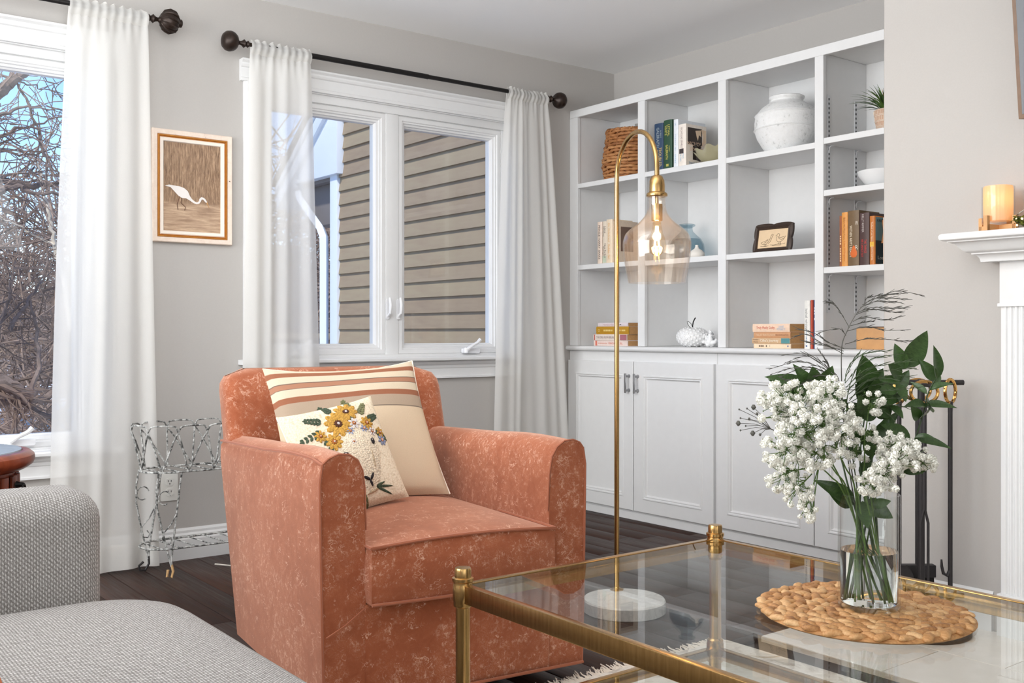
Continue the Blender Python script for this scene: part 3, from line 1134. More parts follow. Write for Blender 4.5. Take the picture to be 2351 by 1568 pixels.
def build_outside():
    rnd = random.Random(9)
    g = MB()

    def gz(x, y):
        return -0.55 - 0.06 * (y - 5) + 0.12 * sin(x * 0.7) * sin(y * 0.4)
    g.grid(lambda s, t: (-14 + 50 * s, 5 + 45 * t, gz(-14 + 50 * s, 5 + 45 * t)), 40, 40)
    tag(g.build('yard_ground', 'snow_ground', angle=180), 'patchy snow on the ground outside', kind='structure')
    hl = MB()

    def hz(s, t):
        x = -12 + 60 * s
        y = 30 + 6 * t
        top = 3.4 + 0.9 * sin(x * 0.5) + 0.5 * sin(x * 1.3 + 1) + 0.3 * sin(x * 3.1)
        return (x, y, -3 + (top + 3) * t ** 0.7)
    hl.grid(hz, 120, 10)
    tag(hl.build('hillside', 'hill', angle=180), 'brown wooded hillside with patches of snow far outside', kind='structure')

    # wing of the house with clapboard siding
    XW, YE = 4.30, 8.25
    hw = thing('house_wing', 'wing of the house with tan lapped siding seen through the right window', 'building', (XW, YE, -0.5))
    MB().box(0.03, 3.0, -3.6, 0, 0, 4.2).build('wall_core', 'siding_paint', hw, smooth=False)
    e = 0.122
    bm = MB()
    prof = [(0.03, 0), (-0.004, 0), (-0.004, 0.004), (0.018, e + 0.012), (0.03, e + 0.012)]
    bm.prism(prof, -3.6, -0.13, lambda a, b, h: (a, h, b))
    me = bm.mesh('clapboard', 'siding_paint', angle=20)
    for k in range(31):
        place('clapboard', me, hw, (0, 0, 0.15 + k * e))
    MB().box(-0.022, 0.02, -0.13, 0.0, 0.0, 2.88).build('corner_board', 'exterior_white', hw, bev=0.004)
    MB().box(0.0, 0.12, 0.0, 0.02, 0.0, 2.88).build('corner_board', 'exterior_white', hw, bev=0.004)
    # boxed eave return, rake boards and roof
    zb = 2.36 + 0.5

    def yz(a, b, h):
        return (h, a, b)
    MB().prism([(-0.20, zb), (0.67, zb), (0.67, zb + 0.03), (-0.20, zb + 0.68)], -0.06, 0.02, yz).build('eave_return', 'exterior_white', hw, bev=0.004)
    ra = atan2(0.74, 1.0)
    for k, (off, th, mt, nm) in enumerate(((0.0, 0.10, 'exterior_white', 'rake_board'), (0.11, 0.05, 'exterior_white', 'rake_board'), (0.17, 0.05, 'shingle', 'roof_edge'))):
        pts = []
        for yy in (0.95, -3.6):
            zz = zb + 0.22 + (0.37 - yy) * 0.74
            pts.append((yy, zz))
        (ya, za), (yb, zbb) = pts
        MB().prism([(ya, za + off * 1.25), (yb, zbb + off * 1.25), (yb, zbb + (off + th) * 1.25), (ya, za + (off + th) * 1.25)], -0.10 - 0.02 * k, 0.4 if k < 2 else 3.2, yz).build(nm, mt, hw, bev=0.003)
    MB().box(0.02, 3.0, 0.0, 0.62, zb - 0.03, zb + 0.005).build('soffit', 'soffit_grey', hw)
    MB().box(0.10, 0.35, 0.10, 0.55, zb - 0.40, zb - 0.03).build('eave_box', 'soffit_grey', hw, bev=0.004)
    MB().box(-0.05, 3.0, 0.62, 0.74, zb - 0.03, zb + 0.09).build('gutter', 'exterior_white', hw, bev=0.01)
    dp = MB()
    path = [(0.0, 0.66, zb - 0.06), (0.0, 0.64, zb - 0.14), (-0.03, 0.16, zb - 0.46), (-0.035, 0.09, zb - 0.54), (-0.035, 0.085, zb - 0.70), (-0.035, 0.085, 0.1)]
    dp.tube(path, 0.046, 4)
    dp.build('downspout', 'exterior_white', hw, bev=0.008, angle=30)
    st = MB()
    for k in range(9):
        t = k / 8
        st.box(-0.07, 0.0, 0.07, 0.1, 0.3 + t * 1.7, 0.31 + t * 1.7)

    # deck railing
    r = thing('deck_railing', 'weathered wooden deck railing beyond the house corner', 'railing', (3.6, 9.5, -0.3))
    MB().box(0, 2.6, -0.05, 0.09, 1.20, 1.255).build('top_rail', 'rail_wood', r, bev=0.004)
    MB().box(0, 2.6, 0.0, 0.04, 0.25, 0.33).build('bottom_rail', 'rail_wood', r, bev=0.004)
    me = MB().box(-0.018, 0.018, 0, 0.036, 0.25, 1.20).mesh('baluster', 'rail_wood', bev=0.003)
    for k in range(20):
        place('baluster', me, r, (0.06 + k * 0.13, 0, 0))

    # bare trees: explicit limbs seen in the left window, each with side branches
    def twigs(mb, pts, rs, n, lmin, lmax, depth, down=0.0):
        for _ in range(n):
            i = rnd.randrange(len(pts) - 1)
            f = rnd.random()
            p = pts[i].lerp(pts[i + 1], f)
            r0 = (rs[i] * (1 - f) + rs[i + 1] * f) * rnd.uniform(0.25, 0.5)
            d = (pts[i + 1] - pts[i]).normalized()
            d = (d + Vector((rnd.uniform(-1, 1), rnd.uniform(-0.8, 0.8), rnd.uniform(-0.9, 0.9) - down))).normalized()
            ln = rnd.uniform(lmin, lmax)
            q = [p]
            m = 5
            for s in range(m):
                d = (d + Vector((rnd.uniform(-.35, .35), rnd.uniform(-.35, .35), rnd.uniform(-.35, .35) - 0.06 * down))).normalized()
                q.append(q[-1] + d * ln / m)
            rr = [max(0.0045, r0 * (1 - 0.16 * s)) for s in range(m + 1)]
            mb.tube(q, rr, 4)
            if depth > 0:
                twigs(mb, q, rr, rnd.randint(3, 5), lmin * 0.5, lmax * 0.6, depth - 1, down)

    def limb_tree(label, Y, limbs, mat, mat2, n, lens, base, down=0.0, depth=1):
        o = thing('bare_tree', label, 'tree', base, group=None)
        off = Vector(base)
        tr = MB()
        br = MB()
        for pl, r0, r1 in limbs:
            pts = [at(u, v, Y + dy) - off for u, v, dy in pl]
            # smooth the polyline a little
            sm = []
            for a, b in zip(pts[:-1], pts[1:]):
                for s in range(4):
                    sm.append(a.lerp(b, s / 4) + Vector((rnd.uniform(-.02, .02), rnd.uniform(-.02, .02), rnd.uniform(-.02, .02))))
            sm.append(pts[-1])
            rs = [0.62 * (r0 + (r1 - r0) * i / (len(sm) - 1)) for i in range(len(sm))]
            tr.tube(sm, rs, 7)
            twigs(br, sm, rs, int(n * max(0.4, len(pl) / 5)), lens[0], lens[1], depth, down)
        tr.build('trunk', mat, o, fix=False)
        br.build('branches', mat2, o, fix=False, smooth=False)

    z = 0
    limb_tree('large bare tree with dark limbs crossing the blue sky', 11.5, [
        ([(-420, 1100, 0), (-380, 700, 0), (-250, 450, 0), (-60, 290, 0), (0, 208, 0), (30, 184, 0), (62, 158, 0), (120, 110, 0)], 0.20, 0.035),
        ([(-380, 700, 0), (-150, 500, .3), (-60, 405, .4), (0, 414, .5), (60, 428, .5), (110, 424, .6), (190, 400, .6)], 0.10, 0.03),
        ([(-250, 450, 0), (-90, 380, .2), (-40, 335, .3), (0, 316, .3), (35, 296, .3), (80, 288, .3), (150, 268, .4)], 0.06, 0.010),
        ([(-250, 450, 0), (-120, 300, -.2), (0, 264, -.2), (40, 250, -.2), (70, 246, -.2), (150, 254, -.2)], 0.05, 0.008),
        ([(-90, 380, .1), (0, 346, .1), (45, 357, .1), (90, 352, .1), (150, 328, .1)], 0.03, 0.008),
        ([(-150, 500, .1), (0, 438, -.3), (40, 426, -.3), (70, 440, -.3), (100, 446, -.3), (180, 440, -.3)], 0.06, 0.02),
        ([(0, 170, 0), (30, 186, 0), (50, 203, 0), (72, 255, 0), (86, 300, 0), (98, 345, 0), (118, 385, 0), (122, 420, 0), (104, 440, 0)], 0.022, 0.018),
        ([(30, 186, 0), (75, 195, .1), (100, 205, .1), (150, 215, .1)], 0.016, 0.006),
        ([(62, 158, 0), (90, 165, .1), (120, 190, .1), (150, 240, .1)], 0.014, 0.006),
    ], 'bark', 'twig', 5, (0.35, 0.9), (at(-420, 1100, 11.5).x, 11.5, -1.6), 0.0, 1)
    limb_tree('pale leaning birch trunk in the left window', 13.0, [
        ([(165, 760, 0), (140, 620, 0), (128, 560, 0), (117, 515, 0), (107, 470, 0), (101, 436, 0), (90, 390, 0), (60, 330, 0)], 0.055, 0.018),
        ([(128, 560, 0), (80, 542, .1), (40, 515, .1), (0, 500, .1), (-60, 480, .1)], 0.022, 0.014),
    ], 'bark_pale', 'twig_dark', 4, (0.4, 1.0), (at(165, 760, 13.0).x, 13.0, -1.9), 0.2, 1)
    limb_tree('old gnarled tree with low dark limbs in the left window', 12.2, [
        ([(-260, 1200, 0), (-150, 960, 0), (-60, 872, 0), (0, 874, 0), (40, 893, 0), (70, 910, 0), (95, 918, 0), (150, 890, 0)], 0.20, 0.05),
        ([(-150, 960, 0), (0, 925, .2), (60, 928, .2), (98, 955, .2), (160, 948, .2)], 0.10, 0.035),
        ([(70, 910, 0), (90, 840, .2), (85, 760, .3), (70, 690, .3)], 0.05, 0.02),
        ([(-60, 872, 0), (-10, 780, .2), (20, 700, .3), (30, 610, .4)], 0.07, 0.02),
        ([(20, 760, .2), (60, 700, .3), (100, 640, .4), (110, 590, .4)], 0.04, 0.015),
    ], 'bark', 'twig_dark', 9, (0.4, 1.3), (at(-260, 1200, 12.2).x, 12.2, -1.8), 0.5, 1)
    for i, (u, Y, h, lab) in enumerate(((730, 17, 5.4, 'bare grey tree beyond the deck railing'), (20, 22, 5.0, 'tall thin bare tree deep in the woods, left window'), (705, 21, 6.0, 'slim bare tree half hidden by the curtain at the siding window'))):
        b = at(u, 764, Y)
        b.z = gz(b.x, b.y) - 0.2
        o = thing('bare_tree', lab, 'tree', b)
        tr, br = MB(), MB()
        pts = [Vector((rnd.uniform(-.15, .15) * k, rnd.uniform(-.1, .1) * k, h * k / 6)) for k in range(7)]
        rs = [0.11 * (1 - k / 7.5) for k in range(7)]
        tr.tube(pts, rs, 7)
        twigs(br, pts, [r * 1.3 for r in rs], 26, 0.8, 2.2, 1, 0.1)
        tr.build('trunk', 'bark', o, fix=False)
        br.build('branches', 'twig', o, fix=False, smooth=False)

    # dense undergrowth: thousands of twigs nobody could count
    for nm, mt, n, seed in (('thicket', 'twig', 4300, 1), ('thicket', 'twig_dark', 2700, 2)):
        rr = random.Random(seed)
        mb = MB()
        for _ in range(n):
            y = rr.uniform(14, 26)
            x = rr.uniform(0.14 * y, 0.66 * y)
            z0 = gz(x, y)
            top = 3.3 + 0.055 * (y - 14) + 0.5 * sin(x * 1.1) + 0.3 * sin(x * 2.9)
            z = z0 + (top - z0) * rr.random() ** 0.8
            d = Vector((rr.uniform(-1, 1), rr.uniform(-.5, .5), rr.uniform(-.7, 1.0))).normalized()
            ln = rr.uniform(0.5, 1.7)
            p = Vector((x, y, z))
            q = [p]
            for s in range(3):
                d = (d + Vector((rr.uniform(-.4, .4), rr.uniform(-.3, .3), rr.uniform(-.5, .3)))).normalized()
                q.append(q[-1] + d * ln / 3)
            r0 = rr.uniform(0.006, 0.022)
            mb.tube(q, [r0, r0 * 0.8, r0 * 0.6, r0 * 0.4], 3)
        o = mb.build(nm, mt, fix=False, smooth=False)
        tag(o, 'tangled brown undergrowth of the woods outside' if seed == 1 else 'darker tangle of twigs in the woods outside', 'undergrowth', kind='stuff')

    # small pale blue house far behind the trees
    b = at(95, 985, 27)
    h = thing('far_house', 'small pale blue house far behind the bare trees', 'building', (b.x, 27, b.z - 0.2))
    MB().box(-0.9, 2.4, 0, 2, 0, 0.55).build('wall', 'house_blue', h, smooth=False)
    MB().prism([(-0.2, 0.55), (2.2, 0.55), (1.0, 1.25)], -1.1, 2.6, lambda a, b_, hh: (hh, a, b_)).build('roof', 'exterior_white', h, smooth=False)


build_outside()

# ---------------------------------------------------------------- built-in bookcase
STILES = [(4.226, 4.2915), (3.710, 3.760), (3.179, 3.227), (2.644, 2.688), (2.060, 2.130)]
BAYS = [(3.760, 4.226), (3.227, 3.710), (2.688, 3.179), (2.130, 2.644)]
ZT = 0.890
SHELVES = [[1.776, 1.330], [1.776, 1.326], [1.776, 1.325], [1.788, 1.566, 1.238]]


def build_bookcase():
    bc = thing('bookcase', 'tall white built-in bookcase of open shelves above the white cabinets', 'bookcase', (XB, 3.18, ZT))
    oy, oz = -3.18, -ZT

    def part(name, x0, x1, y0, y1, z0, z1, mat='cabinet_white', bev=0.0015):
        return MB().box(x0 - XB, x1 - XB, y0 + oy, y1 + oy, z0 + oz, z1 + oz).build(name, mat, bc, bev=bev, seg=1)
    part('back_panel', XR - 0.012, XR - 0.001, 2.07, D - 0.001, ZT + 0.001, 2.18)
    part('top_panel', XB + 0.02, XR - 0.012, 2.07, D - 0.001, 2.150, 2.172)
    part('top_rail', XB, XB + 0.02, 2.060, D - 0.001, 2.140, 2.183)
    for i, (a, b) in enumerate(STILES):
        part('stile', XB, XB + 0.02, a, b, ZT + 0.001, 2.140)
        if i in (0,):
            part('side_panel', XB + 0.02, XR - 0.012, a + 0.004, b, ZT + 0.001, 2.15)
        elif i == 4:
            part('side_panel', XB + 0.02, XR - 0.012, a, b - 0.004, ZT + 0.001, 2.15)
        else:
            part('divider', XB + 0.02, XR - 0.012, a + 0.006, b - 0.006, ZT + 0.001, 2.15)
    for (a, b), zs in zip(BAYS, SHELVES):
        for z in zs:
            part('shelf', XB + 0.004, XR - 0.012, a - 0.004, b + 0.004, z - 0.026, z)
    # pierced shelf standards in the right-hand bay
    zz0, zz1 = 1.045, 1.975
    for x in (3.738, 3.934):
        s = MB()
        s.box(-0.008, 0.008, -0.004, 0, zz0, zz1)
        so = s.build('shelf_standard', 'standard_metal', bc, smooth=False)
        so.location = (x - XB, 2.650 + oy, oz)
        sl = MB()
        z = zz0 + 0.012
        while z < zz1 - 0.01:
            if not any(zs - 0.03 < z < zs + 0.004 for zs in SHELVES[3]):
                sl.box(-0.003, 0.003, -0.0052, -0.0035, z, z + 0.009)
            z += 0.0195
        tag(sl.build('slots', 'slot_dark', so, smooth=False), kind='stuff')
        for zs in SHELVES[3]:
            c = MB()
            c.tube([(0, -0.004, zs - 0.060), (0, -0.007, zs - 0.036), (0.004, -0.014, zs - 0.030), (0.016, -0.018, zs - 0.029)], 0.0028, 6)
            c.build('shelf_clip', 'standard_metal', so)

    # counter slab with a rounded nose
    n = 6
    prof = [(XR - 0.001, 0.864), (XB - 0.018, 0.864)] + [(XB - 0.018 + 0.0128 * cos(a), 0.877 + 0.0128 * sin(a)) for a in [1.5 * pi - pi * k / n for k in range(1, n)]] + [(XB - 0.018, ZT), (XR - 0.001, ZT)]
    ct = MB().prism(prof, 2.058, D - 0.001, lambda a, b, h: (a, h, b)).build('cabinet_counter', 'cabinet_white', angle=50)
    tag(ct, 'long white counter ledge with rounded nose between shelves and cabinet doors', 'counter')

    def cabinet(label, ya, yb, ydoors):
        cb = thing('base_cabinet', label, 'cabinet', (XB, (ya + yb) / 2, 0), group='white base cabinets')
        o = -(ya + yb) / 2
        MB().box(0.0, XR - XB - 0.001, yb + o, ya + o, 0.0, 0.8635).build('body', 'cabinet_white', cb, bev=0.002, seg=1)
        MB().box(-0.006, 0.0, yb + o + 0.001, ya + o - 0.001, 0.0, 0.040).build('base_strip', 'cabinet_white', cb, bev=0.002, seg=1)
        for (a, b, hy) in ydoors:
            d = MB()
            rings = []
            for ins, x in ((0, 0.0), (0, -0.017), (0.003, -0.020), (0.066, -0.020), (0.069, -0.0235), (0.074, -0.0235), (0.078, -0.018), (0.083, -0.020), (0.087, -0.012), (0.092, -0.0085)):
                rings.append([(x, a + o - ins, 0.050 + ins), (x, b + o + ins, 0.050 + ins), (x, b + o + ins, 0.812 - ins), (x, a + o - ins, 0.812 - ins)])
            d.loft(rings, True, True, False)
            do = d.build('door', 'cabinet_white', cb, angle=18)
            MB().box(-0.0095, -0.004, b + o + 0.088, a + o - 0.088, 0.138, 0.724).build('panel', 'cabinet_white', do, smooth=False)
            h = MB()
            y = hy + o
            for z in (0.665, 0.738):
                h.tube([(-0.020, y, z), (-0.024, y, z), (-0.030, y, z), (-0.046, y, z)], [0.010, 0.0085, 0.006, 0.006], 10)
            h.box(-0.052, -0.044, y - 0.0055, y + 0.0055, 0.652, 0.752)
            h.build('handle', 'nickel', do, bev=0.001, seg=1)
        return cb
    cabinet('white cabinet with two panelled doors and nickel pulls, nearer the window', D - 0.001, 3.2295, [(4.284, 3.776, 3.802), (3.770, 3.238, 3.738)])
    cabinet('white cabinet with panelled doors behind the vase of flowers', 3.2285, 2.058, [(3.220, 2.679, 2.712), (2.674, 2.135, 2.642)])


build_bookcase()


# ---------------------------------------------------------------- books
def book_mat(rgb, rough=0.5):
    k = 'cover_%d_%d_%d' % rgb
    if k not in MATS:
        plain(k, rgb, rough, grain=0.05, scale=70)
    return k


def ink(rgb):
    k = 'ink_%d_%d_%d' % rgb
    if k not in MATS:
        plain(k, rgb, 0.6)
    return k


def book_up(label, x, y_hi, thick, z, height, depth, rgb, words=(), pages='page_white', group=None, lean=0.0, blocks=(), cover=None):
    """upright book, spine facing the room (-X); y_hi = its far side (left in the photo)"""
    b = thing('book', label, 'book', (x, y_hi - thick / 2, z), group=group)
    t = thick / 2
    mb = MB()
    # spine slightly rounded, two boards
    prof = [(0.004, -t), (0.0005, -t * 0.7), (0, 0), (0.0005, t * 0.7), (0.004, t), (depth, t), (depth, t - 0.0022), (0.006, t - 0.0022), (0.006, -t + 0.0022), (depth, -t + 0.0022), (depth, -t)]
    mb.prism(prof, 0, height, lambda a, c, h: (a, c, h))
    mb.build('cover', book_mat(rgb), b, angle=50)
    MB().box(0.005, depth - 0.004, -t + 0.002, t - 0.002, 0.003, height - 0.003).build('pages', pages, b, smooth=False)
    for s, zc, w, hgt, col, dy in words:
        text_obj(s, b, ink(col), (-0.0003, dy * thick, zc * height), (0, 0, -1), (0, -1, 0), w * height, hgt * thick, 'spine_lettering')
    for zc, hz, col in blocks:
        MB().box(-0.0006, 0.0, -t * 0.75, t * 0.75, (zc - hz / 2) * height, (zc + hz / 2) * height).build('spine_label', book_mat(col), b, smooth=False)
    return b


def book_flat(label, x, y_hi, length, z, thick, depth, rgb, words=(), pages='page_paper', group=None, flip=False, blocks=()):
    """book lying flat, spine facing the room; length runs along -Y"""
    b = thing('book', label, 'book', (x, y_hi - length / 2, z), group=group)
    L = length / 2
    prof = [(0.003, 0), (0.0004, thick * 0.2), (0, thick / 2), (0.0004, thick * 0.8), (0.003, thick), (depth, thick), (depth, thick - 0.0018), (0.005, thick - 0.0018), (0.005, 0.0018), (depth, 0.0018), (depth, 0)]
    MB().prism(prof, -L, L, lambda a, c, h: (a, h, c)).build('cover', book_mat(rgb), b, angle=50)
    MB().box(0.004, depth - 0.003, -L + 0.0012, L - 0.003, 0.0016, thick - 0.0016).build('pages', pages, b, smooth=False)
    sx = 1 if flip else -1
    for s, yc, w, hgt, col, dz in words:
        text_obj(s, b, ink(col), (-0.0003, L - yc * length, thick * (0.5 + dz)), (0, sx, 0), (0, 0, -sx), w * length, hgt * thick, 'spine_lettering')
    for yc, hw, col in blocks:
        MB().box(-0.0005, 0.0, L - (yc + hw / 2) * length, L - (yc - hw / 2) * length, thick * 0.06, thick * 0.94).build('spine_label', book_mat(col), b, smooth=False)
    return b


GOLD, CREAM, BLACK, WHITE, GREY, RED = (214, 186, 112), (232, 222, 200), (40, 38, 40), (240, 240, 240), (120, 120, 122), (206, 52, 46)


def build_books():
    # second bay, top shelf
    z = SHELVES[1][0]
    g = 'books on the top shelf beside the pearly bowl'
    book_up('navy blue hardback with gold lettering on the top shelf', 3.715, 3.664, 0.062, z, 0.236, 0.155, (42, 66, 96),
            (('GALBRAITH', 0.70, 0.42, 0.30, (160, 172, 176), 0.05), ('ROBERT', 0.76, 0.16, 0.14, (160, 172, 176), -0.26), ('TROUBLED', 0.28, 0.40, 0.30, GOLD, -0.20), ('BLOOD', 0.26, 0.34, 0.34, GOLD, 0.20), ('\u2022', 0.05, 0.03, 0.15, GOLD, 0)), group=g)
    book_up('dark green hardback with yellow lettering on the top shelf', 3.710, 3.594, 0.056, z, 0.242, 0.155, (38, 74, 52),
            (('LETHAL', 0.78, 0.24, 0.26, (206, 196, 96), -0.16), ('WHITE', 0.79, 0.20, 0.26, (206, 196, 96), 0.18), ('GALBRAITH', 0.34, 0.30, 0.30, (206, 196, 96), 0.06), ('ROBERT', 0.40, 0.12, 0.12, (206, 196, 96), -0.24), ('~~', 0.07, 0.05, 0.4, (206, 196, 96), 0)), group=g)
    book_up('plain white book with pale blue spine print between green and portrait books', 3.712, 3.529, 0.030, z, 0.236, 0.200, (228, 232, 238),
            (('19', 0.90, 0.05, 0.3, (150, 180, 214), 0), ('~~~~~~~~~~', 0.52, 0.34, 0.24, (190, 206, 226), 0), ('~~~~~', 0.18, 0.18, 0.3, (180, 206, 226), 0)), pages='page_white', group=g)
    b = book_up('white book whose cover shows a dark photograph and large author name', 3.712, 3.497, 0.050, z, 0.206, 0.150, (238, 228, 218),
                (('NICHOLAS SPARKS', 0.68, 0.50, 0.24, (150, 132, 130), 0.0), ('TWO', 0.24, 0.12, 0.2, (110, 170, 206), -0.18), ('BY TWO', 0.20, 0.16, 0.2, (110, 170, 206), 0.14)), group=g, blocks=())
    MB().box(-0.0006, 0, -0.012, 0.016, 0.062, 0.086).build('spine_label', book_mat((60, 52, 54)), b, smooth=False)
    y = -0.0252
    q = MB()
    q.box(0.016, 0.118, y - 0.0004, y, 0.108, 0.190)
    q.box(0.052, 0.112, y - 0.0004, y, 0.034, 0.108)
    q.build('cover_photo', book_mat((58, 48, 44)), b, smooth=False)
    q = MB()
    q.prism([(0.070, 0.178), (0.110, 0.184), (0.112, 0.150), (0.096, 0.160), (0.088, 0.130), (0.080, 0.146)], y - 0.0008, y - 0.0005, lambda a, c, h: (a, h, c))
    q.prism([(0.112, 0.188), (0.146, 0.186), (0.146, 0.120), (0.118, 0.116), (0.126, 0.150)], y - 0.0008, y - 0.0005, lambda a, c, h: (a, h, c))
    q.build('cover_photo_light', book_mat((226, 200, 172)), b, smooth=False)
    q = MB()
    q.tube([(0.062, y - 0.0008, 0.110), (0.070, y - 0.0008, 0.070), (0.076, y - 0.0008, 0.036), (0.10, y - 0.0008, 0.030)], 0.012, 6, flat=0.06)
    q.tube([(0.098, y - 0.0008, 0.110), (0.092, y - 0.0008, 0.074), (0.090, y - 0.0008, 0.034)], 0.010, 6, flat=0.06)
    q.build('cover_figure', book_mat((44, 36, 34)), b)
    text_obj('NICHOLAS', b, ink((240, 206, 180)), (0.078, y - 0.0008, 0.112), XA, ZA, 0.128, 0.019, 'cover_lettering')
    text_obj('SPARKS', b, ink((240, 206, 180)), (0.078, y - 0.0008, 0.086), XA, ZA, 0.096, 0.019, 'cover_lettering')
    text_obj('TWO BY TWO', b, ink((70, 120, 160)), (0.082, y - 0.0008, 0.014), XA, ZA, 0.12, 0.014, 'cover_lettering')

    # first bay, middle shelf
    z = SHELVES[0][1]
    g = 'pale novels on the middle shelf behind the lamp'
    book_up('cream book with dark capitals, leftmost of the pale novels behind the lamp', 3.722, 4.098, 0.036, z, 0.226, 0.15, (232, 212, 196),
            (('PRINCE HARRY', 0.64, 0.55, 0.40, (70, 60, 58), 0), ('SPARE', 0.22, 0.22, 0.40, (70, 60, 58), 0)), group=g)
    book_up('cream book with pale green foot, second of the pale novels', 3.724, 4.060, 0.036, z, 0.226, 0.15, (226, 212, 194),
            (('Liane', 0.80, 0.16, 0.36, (90, 80, 76), -0.18), ('Moriarty', 0.76, 0.24, 0.32, (90, 80, 76), 0.22), ('Nine Perfect', 0.30, 0.34, 0.40, (90, 80, 76), -0.16), ('Strangers', 0.28, 0.26, 0.30, (90, 80, 76), 0.24)), group=g,
            blocks=((0.10, 0.16, (196, 206, 184)),))
    book_up('ivory book with orange lettering on the middle shelf behind the lamp', 3.718, 4.022, 0.046, z, 0.232, 0.15, (238, 218, 192),
            (('Elin Hilderbrand', 0.70, 0.42, 0.30, (226, 178, 110), 0), ('Golden Girl', 0.26, 0.34, 0.34, (226, 168, 90), 0)), group=g)
    b = book_up('beige book at the right end of the pale novels behind the lamp', 3.722, 3.974, 0.040, z, 0.220, 0.15, (226, 206, 184), (('~~~~~~~', 0.5, 0.4, 0.3, (150, 126, 108), 0),), group=g)
    MB().box(0.02, 0.11, -0.0208, -0.0202, 0.06, 0.19).build('cover_photo', book_mat((120, 96, 82)), b, smooth=False)

    # fourth bay books
    z = SHELVES[3][2]
    g = 'dark novels standing in the right-hand bay'
    book_up('thin brown paperback at the left end of the dark novels', 3.720, 2.584, 0.016, z, 0.214, 0.14, (150, 84, 44), (('~~~~~~~~~~~~~~', 0.4, 0.6, 0.5, (226, 190, 150), 0),), pages='page_paper', group=g)
    book_up('orange paperback in the right-hand bay', 3.712, 2.567, 0.029, z, 0.226, 0.14, (222, 152, 72), (('Before We Were Yours', 0.70, 0.40, 0.34, (150, 92, 40), 0), ('Lisa Wingate', 0.28, 0.36, 0.40, (206, 112, 40), 0)), pages='page_paper', group=g)
    b = book_up('thick brown novel with a pear on its spine', 3.712, 2.537, 0.052, z, 0.230, 0.15, (112, 88, 58), (('WITHIN ARM\'S REACH', 0.45, 0.56, 0.24, (236, 222, 196), 0.18),), pages='page_paper', group=g)
    prf = [(0.0005, -0.026), (0.010, -0.024), (0.016, -0.014), (0.015, -0.002), (0.009, 0.010), (0.005, 0.020), (0.001, 0.025)]
    pm = Matrix.Translation((-0.0006, -0.004, 0.060)) @ Matrix.Diagonal((0.05, 1, 1, 1))
    MB().lathe(prf, 16, (0, 0, 0), True, pm).build('pear_print', book_mat((214, 104, 34)), b)
    text_obj('W', b, ink((226, 214, 196)), (-0.0003, -0.018, 0.176), (0, -1, 0), ZA, 0.014, 0.018, 'spine_lettering')
    text_obj('R', b, ink((226, 214, 196)), (-0.0003, -0.018, 0.076), (0, -1, 0), ZA, 0.012, 0.018, 'spine_lettering')
    book_up('dark maroon novel with red lettering in the right-hand bay', 3.714, 2.484, 0.046, z, 0.216, 0.15, (74, 50, 46), (('KELLY RIMMER', 0.80, 0.34, 0.20, (206, 196, 190), 0.1), ('THE THINGS', 0.36, 0.26, 0.22, RED, -0.16), ('WE CANNOT SAY', 0.33, 0.34, 0.22, RED, 0.16)), pages='page_white', group=g)
    b = book_up('paperback with an orange spine and blue cover picture in the right-hand bay', 3.716, 2.437, 0.025, z, 0.200, 0.135, (196, 116, 46), (('The Book of Lost Names', 0.68, 0.4, 0.34, (246, 226, 196), 0), ('KRISTIN HARMEL', 0.24, 0.30, 0.28, (246, 226, 196), 0)), pages='page_white', group=g, blocks=((0.42, 0.10, (226, 176, 60)),))
    y = -0.0127
    MB().box(0.006, 0.130, y - 0.0004, y, 0.10, 0.196).build('cover_photo', book_mat((110, 150, 158)), b, smooth=False)
    MB().box(0.006, 0.130, y - 0.0004, y, 0.004, 0.10).build('cover_photo', book_mat((48, 66, 72)), b, smooth=False)
    q = MB()
    q.tube([(0.05, y - 0.001, 0.185), (0.06, y - 0.001, 0.14), (0.046, y - 0.001, 0.09)], 0.010, 6, flat=0.06)
    q.build('cover_figure', book_mat((186, 128, 84)), b)
    text_obj('KRISTIN', b, ink((40, 56, 64)), (0.05, y - 0.001, 0.182), XA, ZA, 0.07, 0.012, 'cover_lettering')
    text_obj('Lost', b, ink((236, 232, 224)), (0.045, y - 0.001, 0.030), XA, ZA, 0.05, 0.014, 'cover_lettering')
    book_up('cream paperback at the right end of the dark novels', 3.722, 2.380, 0.030, z, 0.190, 0.14, (232, 212, 196), (('~~~~~~~~~~~~', 0.5, 0.6, 0.3, (160, 110, 96), 0),), pages='page_white', group=g)

    # first bay, bottom stack
    g = 'four books stacked flat on the counter by the window'
    x = 3.712
    book_flat('lowest pale pink book of the stack on the counter by the window', x, 4.114, 0.262, ZT, 0.029, 0.17, (232, 212, 204), (('WOMAN', 0.55, 0.20, 0.4, (216, 120, 92), 0), ('THE', 0.82, 0.08, 0.4, (216, 120, 92), 0), ('~~~~~~~~~~~', 0.27, 0.26, 0.22, (216, 150, 130), 0)), group=g, flip=True, blocks=((0.08, 0.05, (220, 120, 100)),))
    book_flat('pale book with mauve label, second from the bottom by the window', x - 0.004, 4.112, 0.258, ZT + 0.029, 0.033, 0.17, (228, 214, 204), (('THE GIRL FROM BERLIN', 0.36, 0.52, 0.34, (140, 120, 116), 0),), group=g, blocks=((0.90, 0.19, (170, 106, 116)), (0.04, 0.02, (190, 60, 50))))
    book_flat('mustard yellow hardback, third up in the stack by the window', x + 0.004, 4.098, 0.250, ZT + 0.062, 0.041, 0.17, (186, 138, 32), (('~~~~~~~~~', 0.36, 0.30, 0.30, (232, 206, 130), 0), ('~~~~~~~~', 0.78, 0.24, 0.28, (232, 206, 130), 0), ('O', 0.09, 0.06, 0.34, (232, 206, 130), 0)), group=g, flip=True)
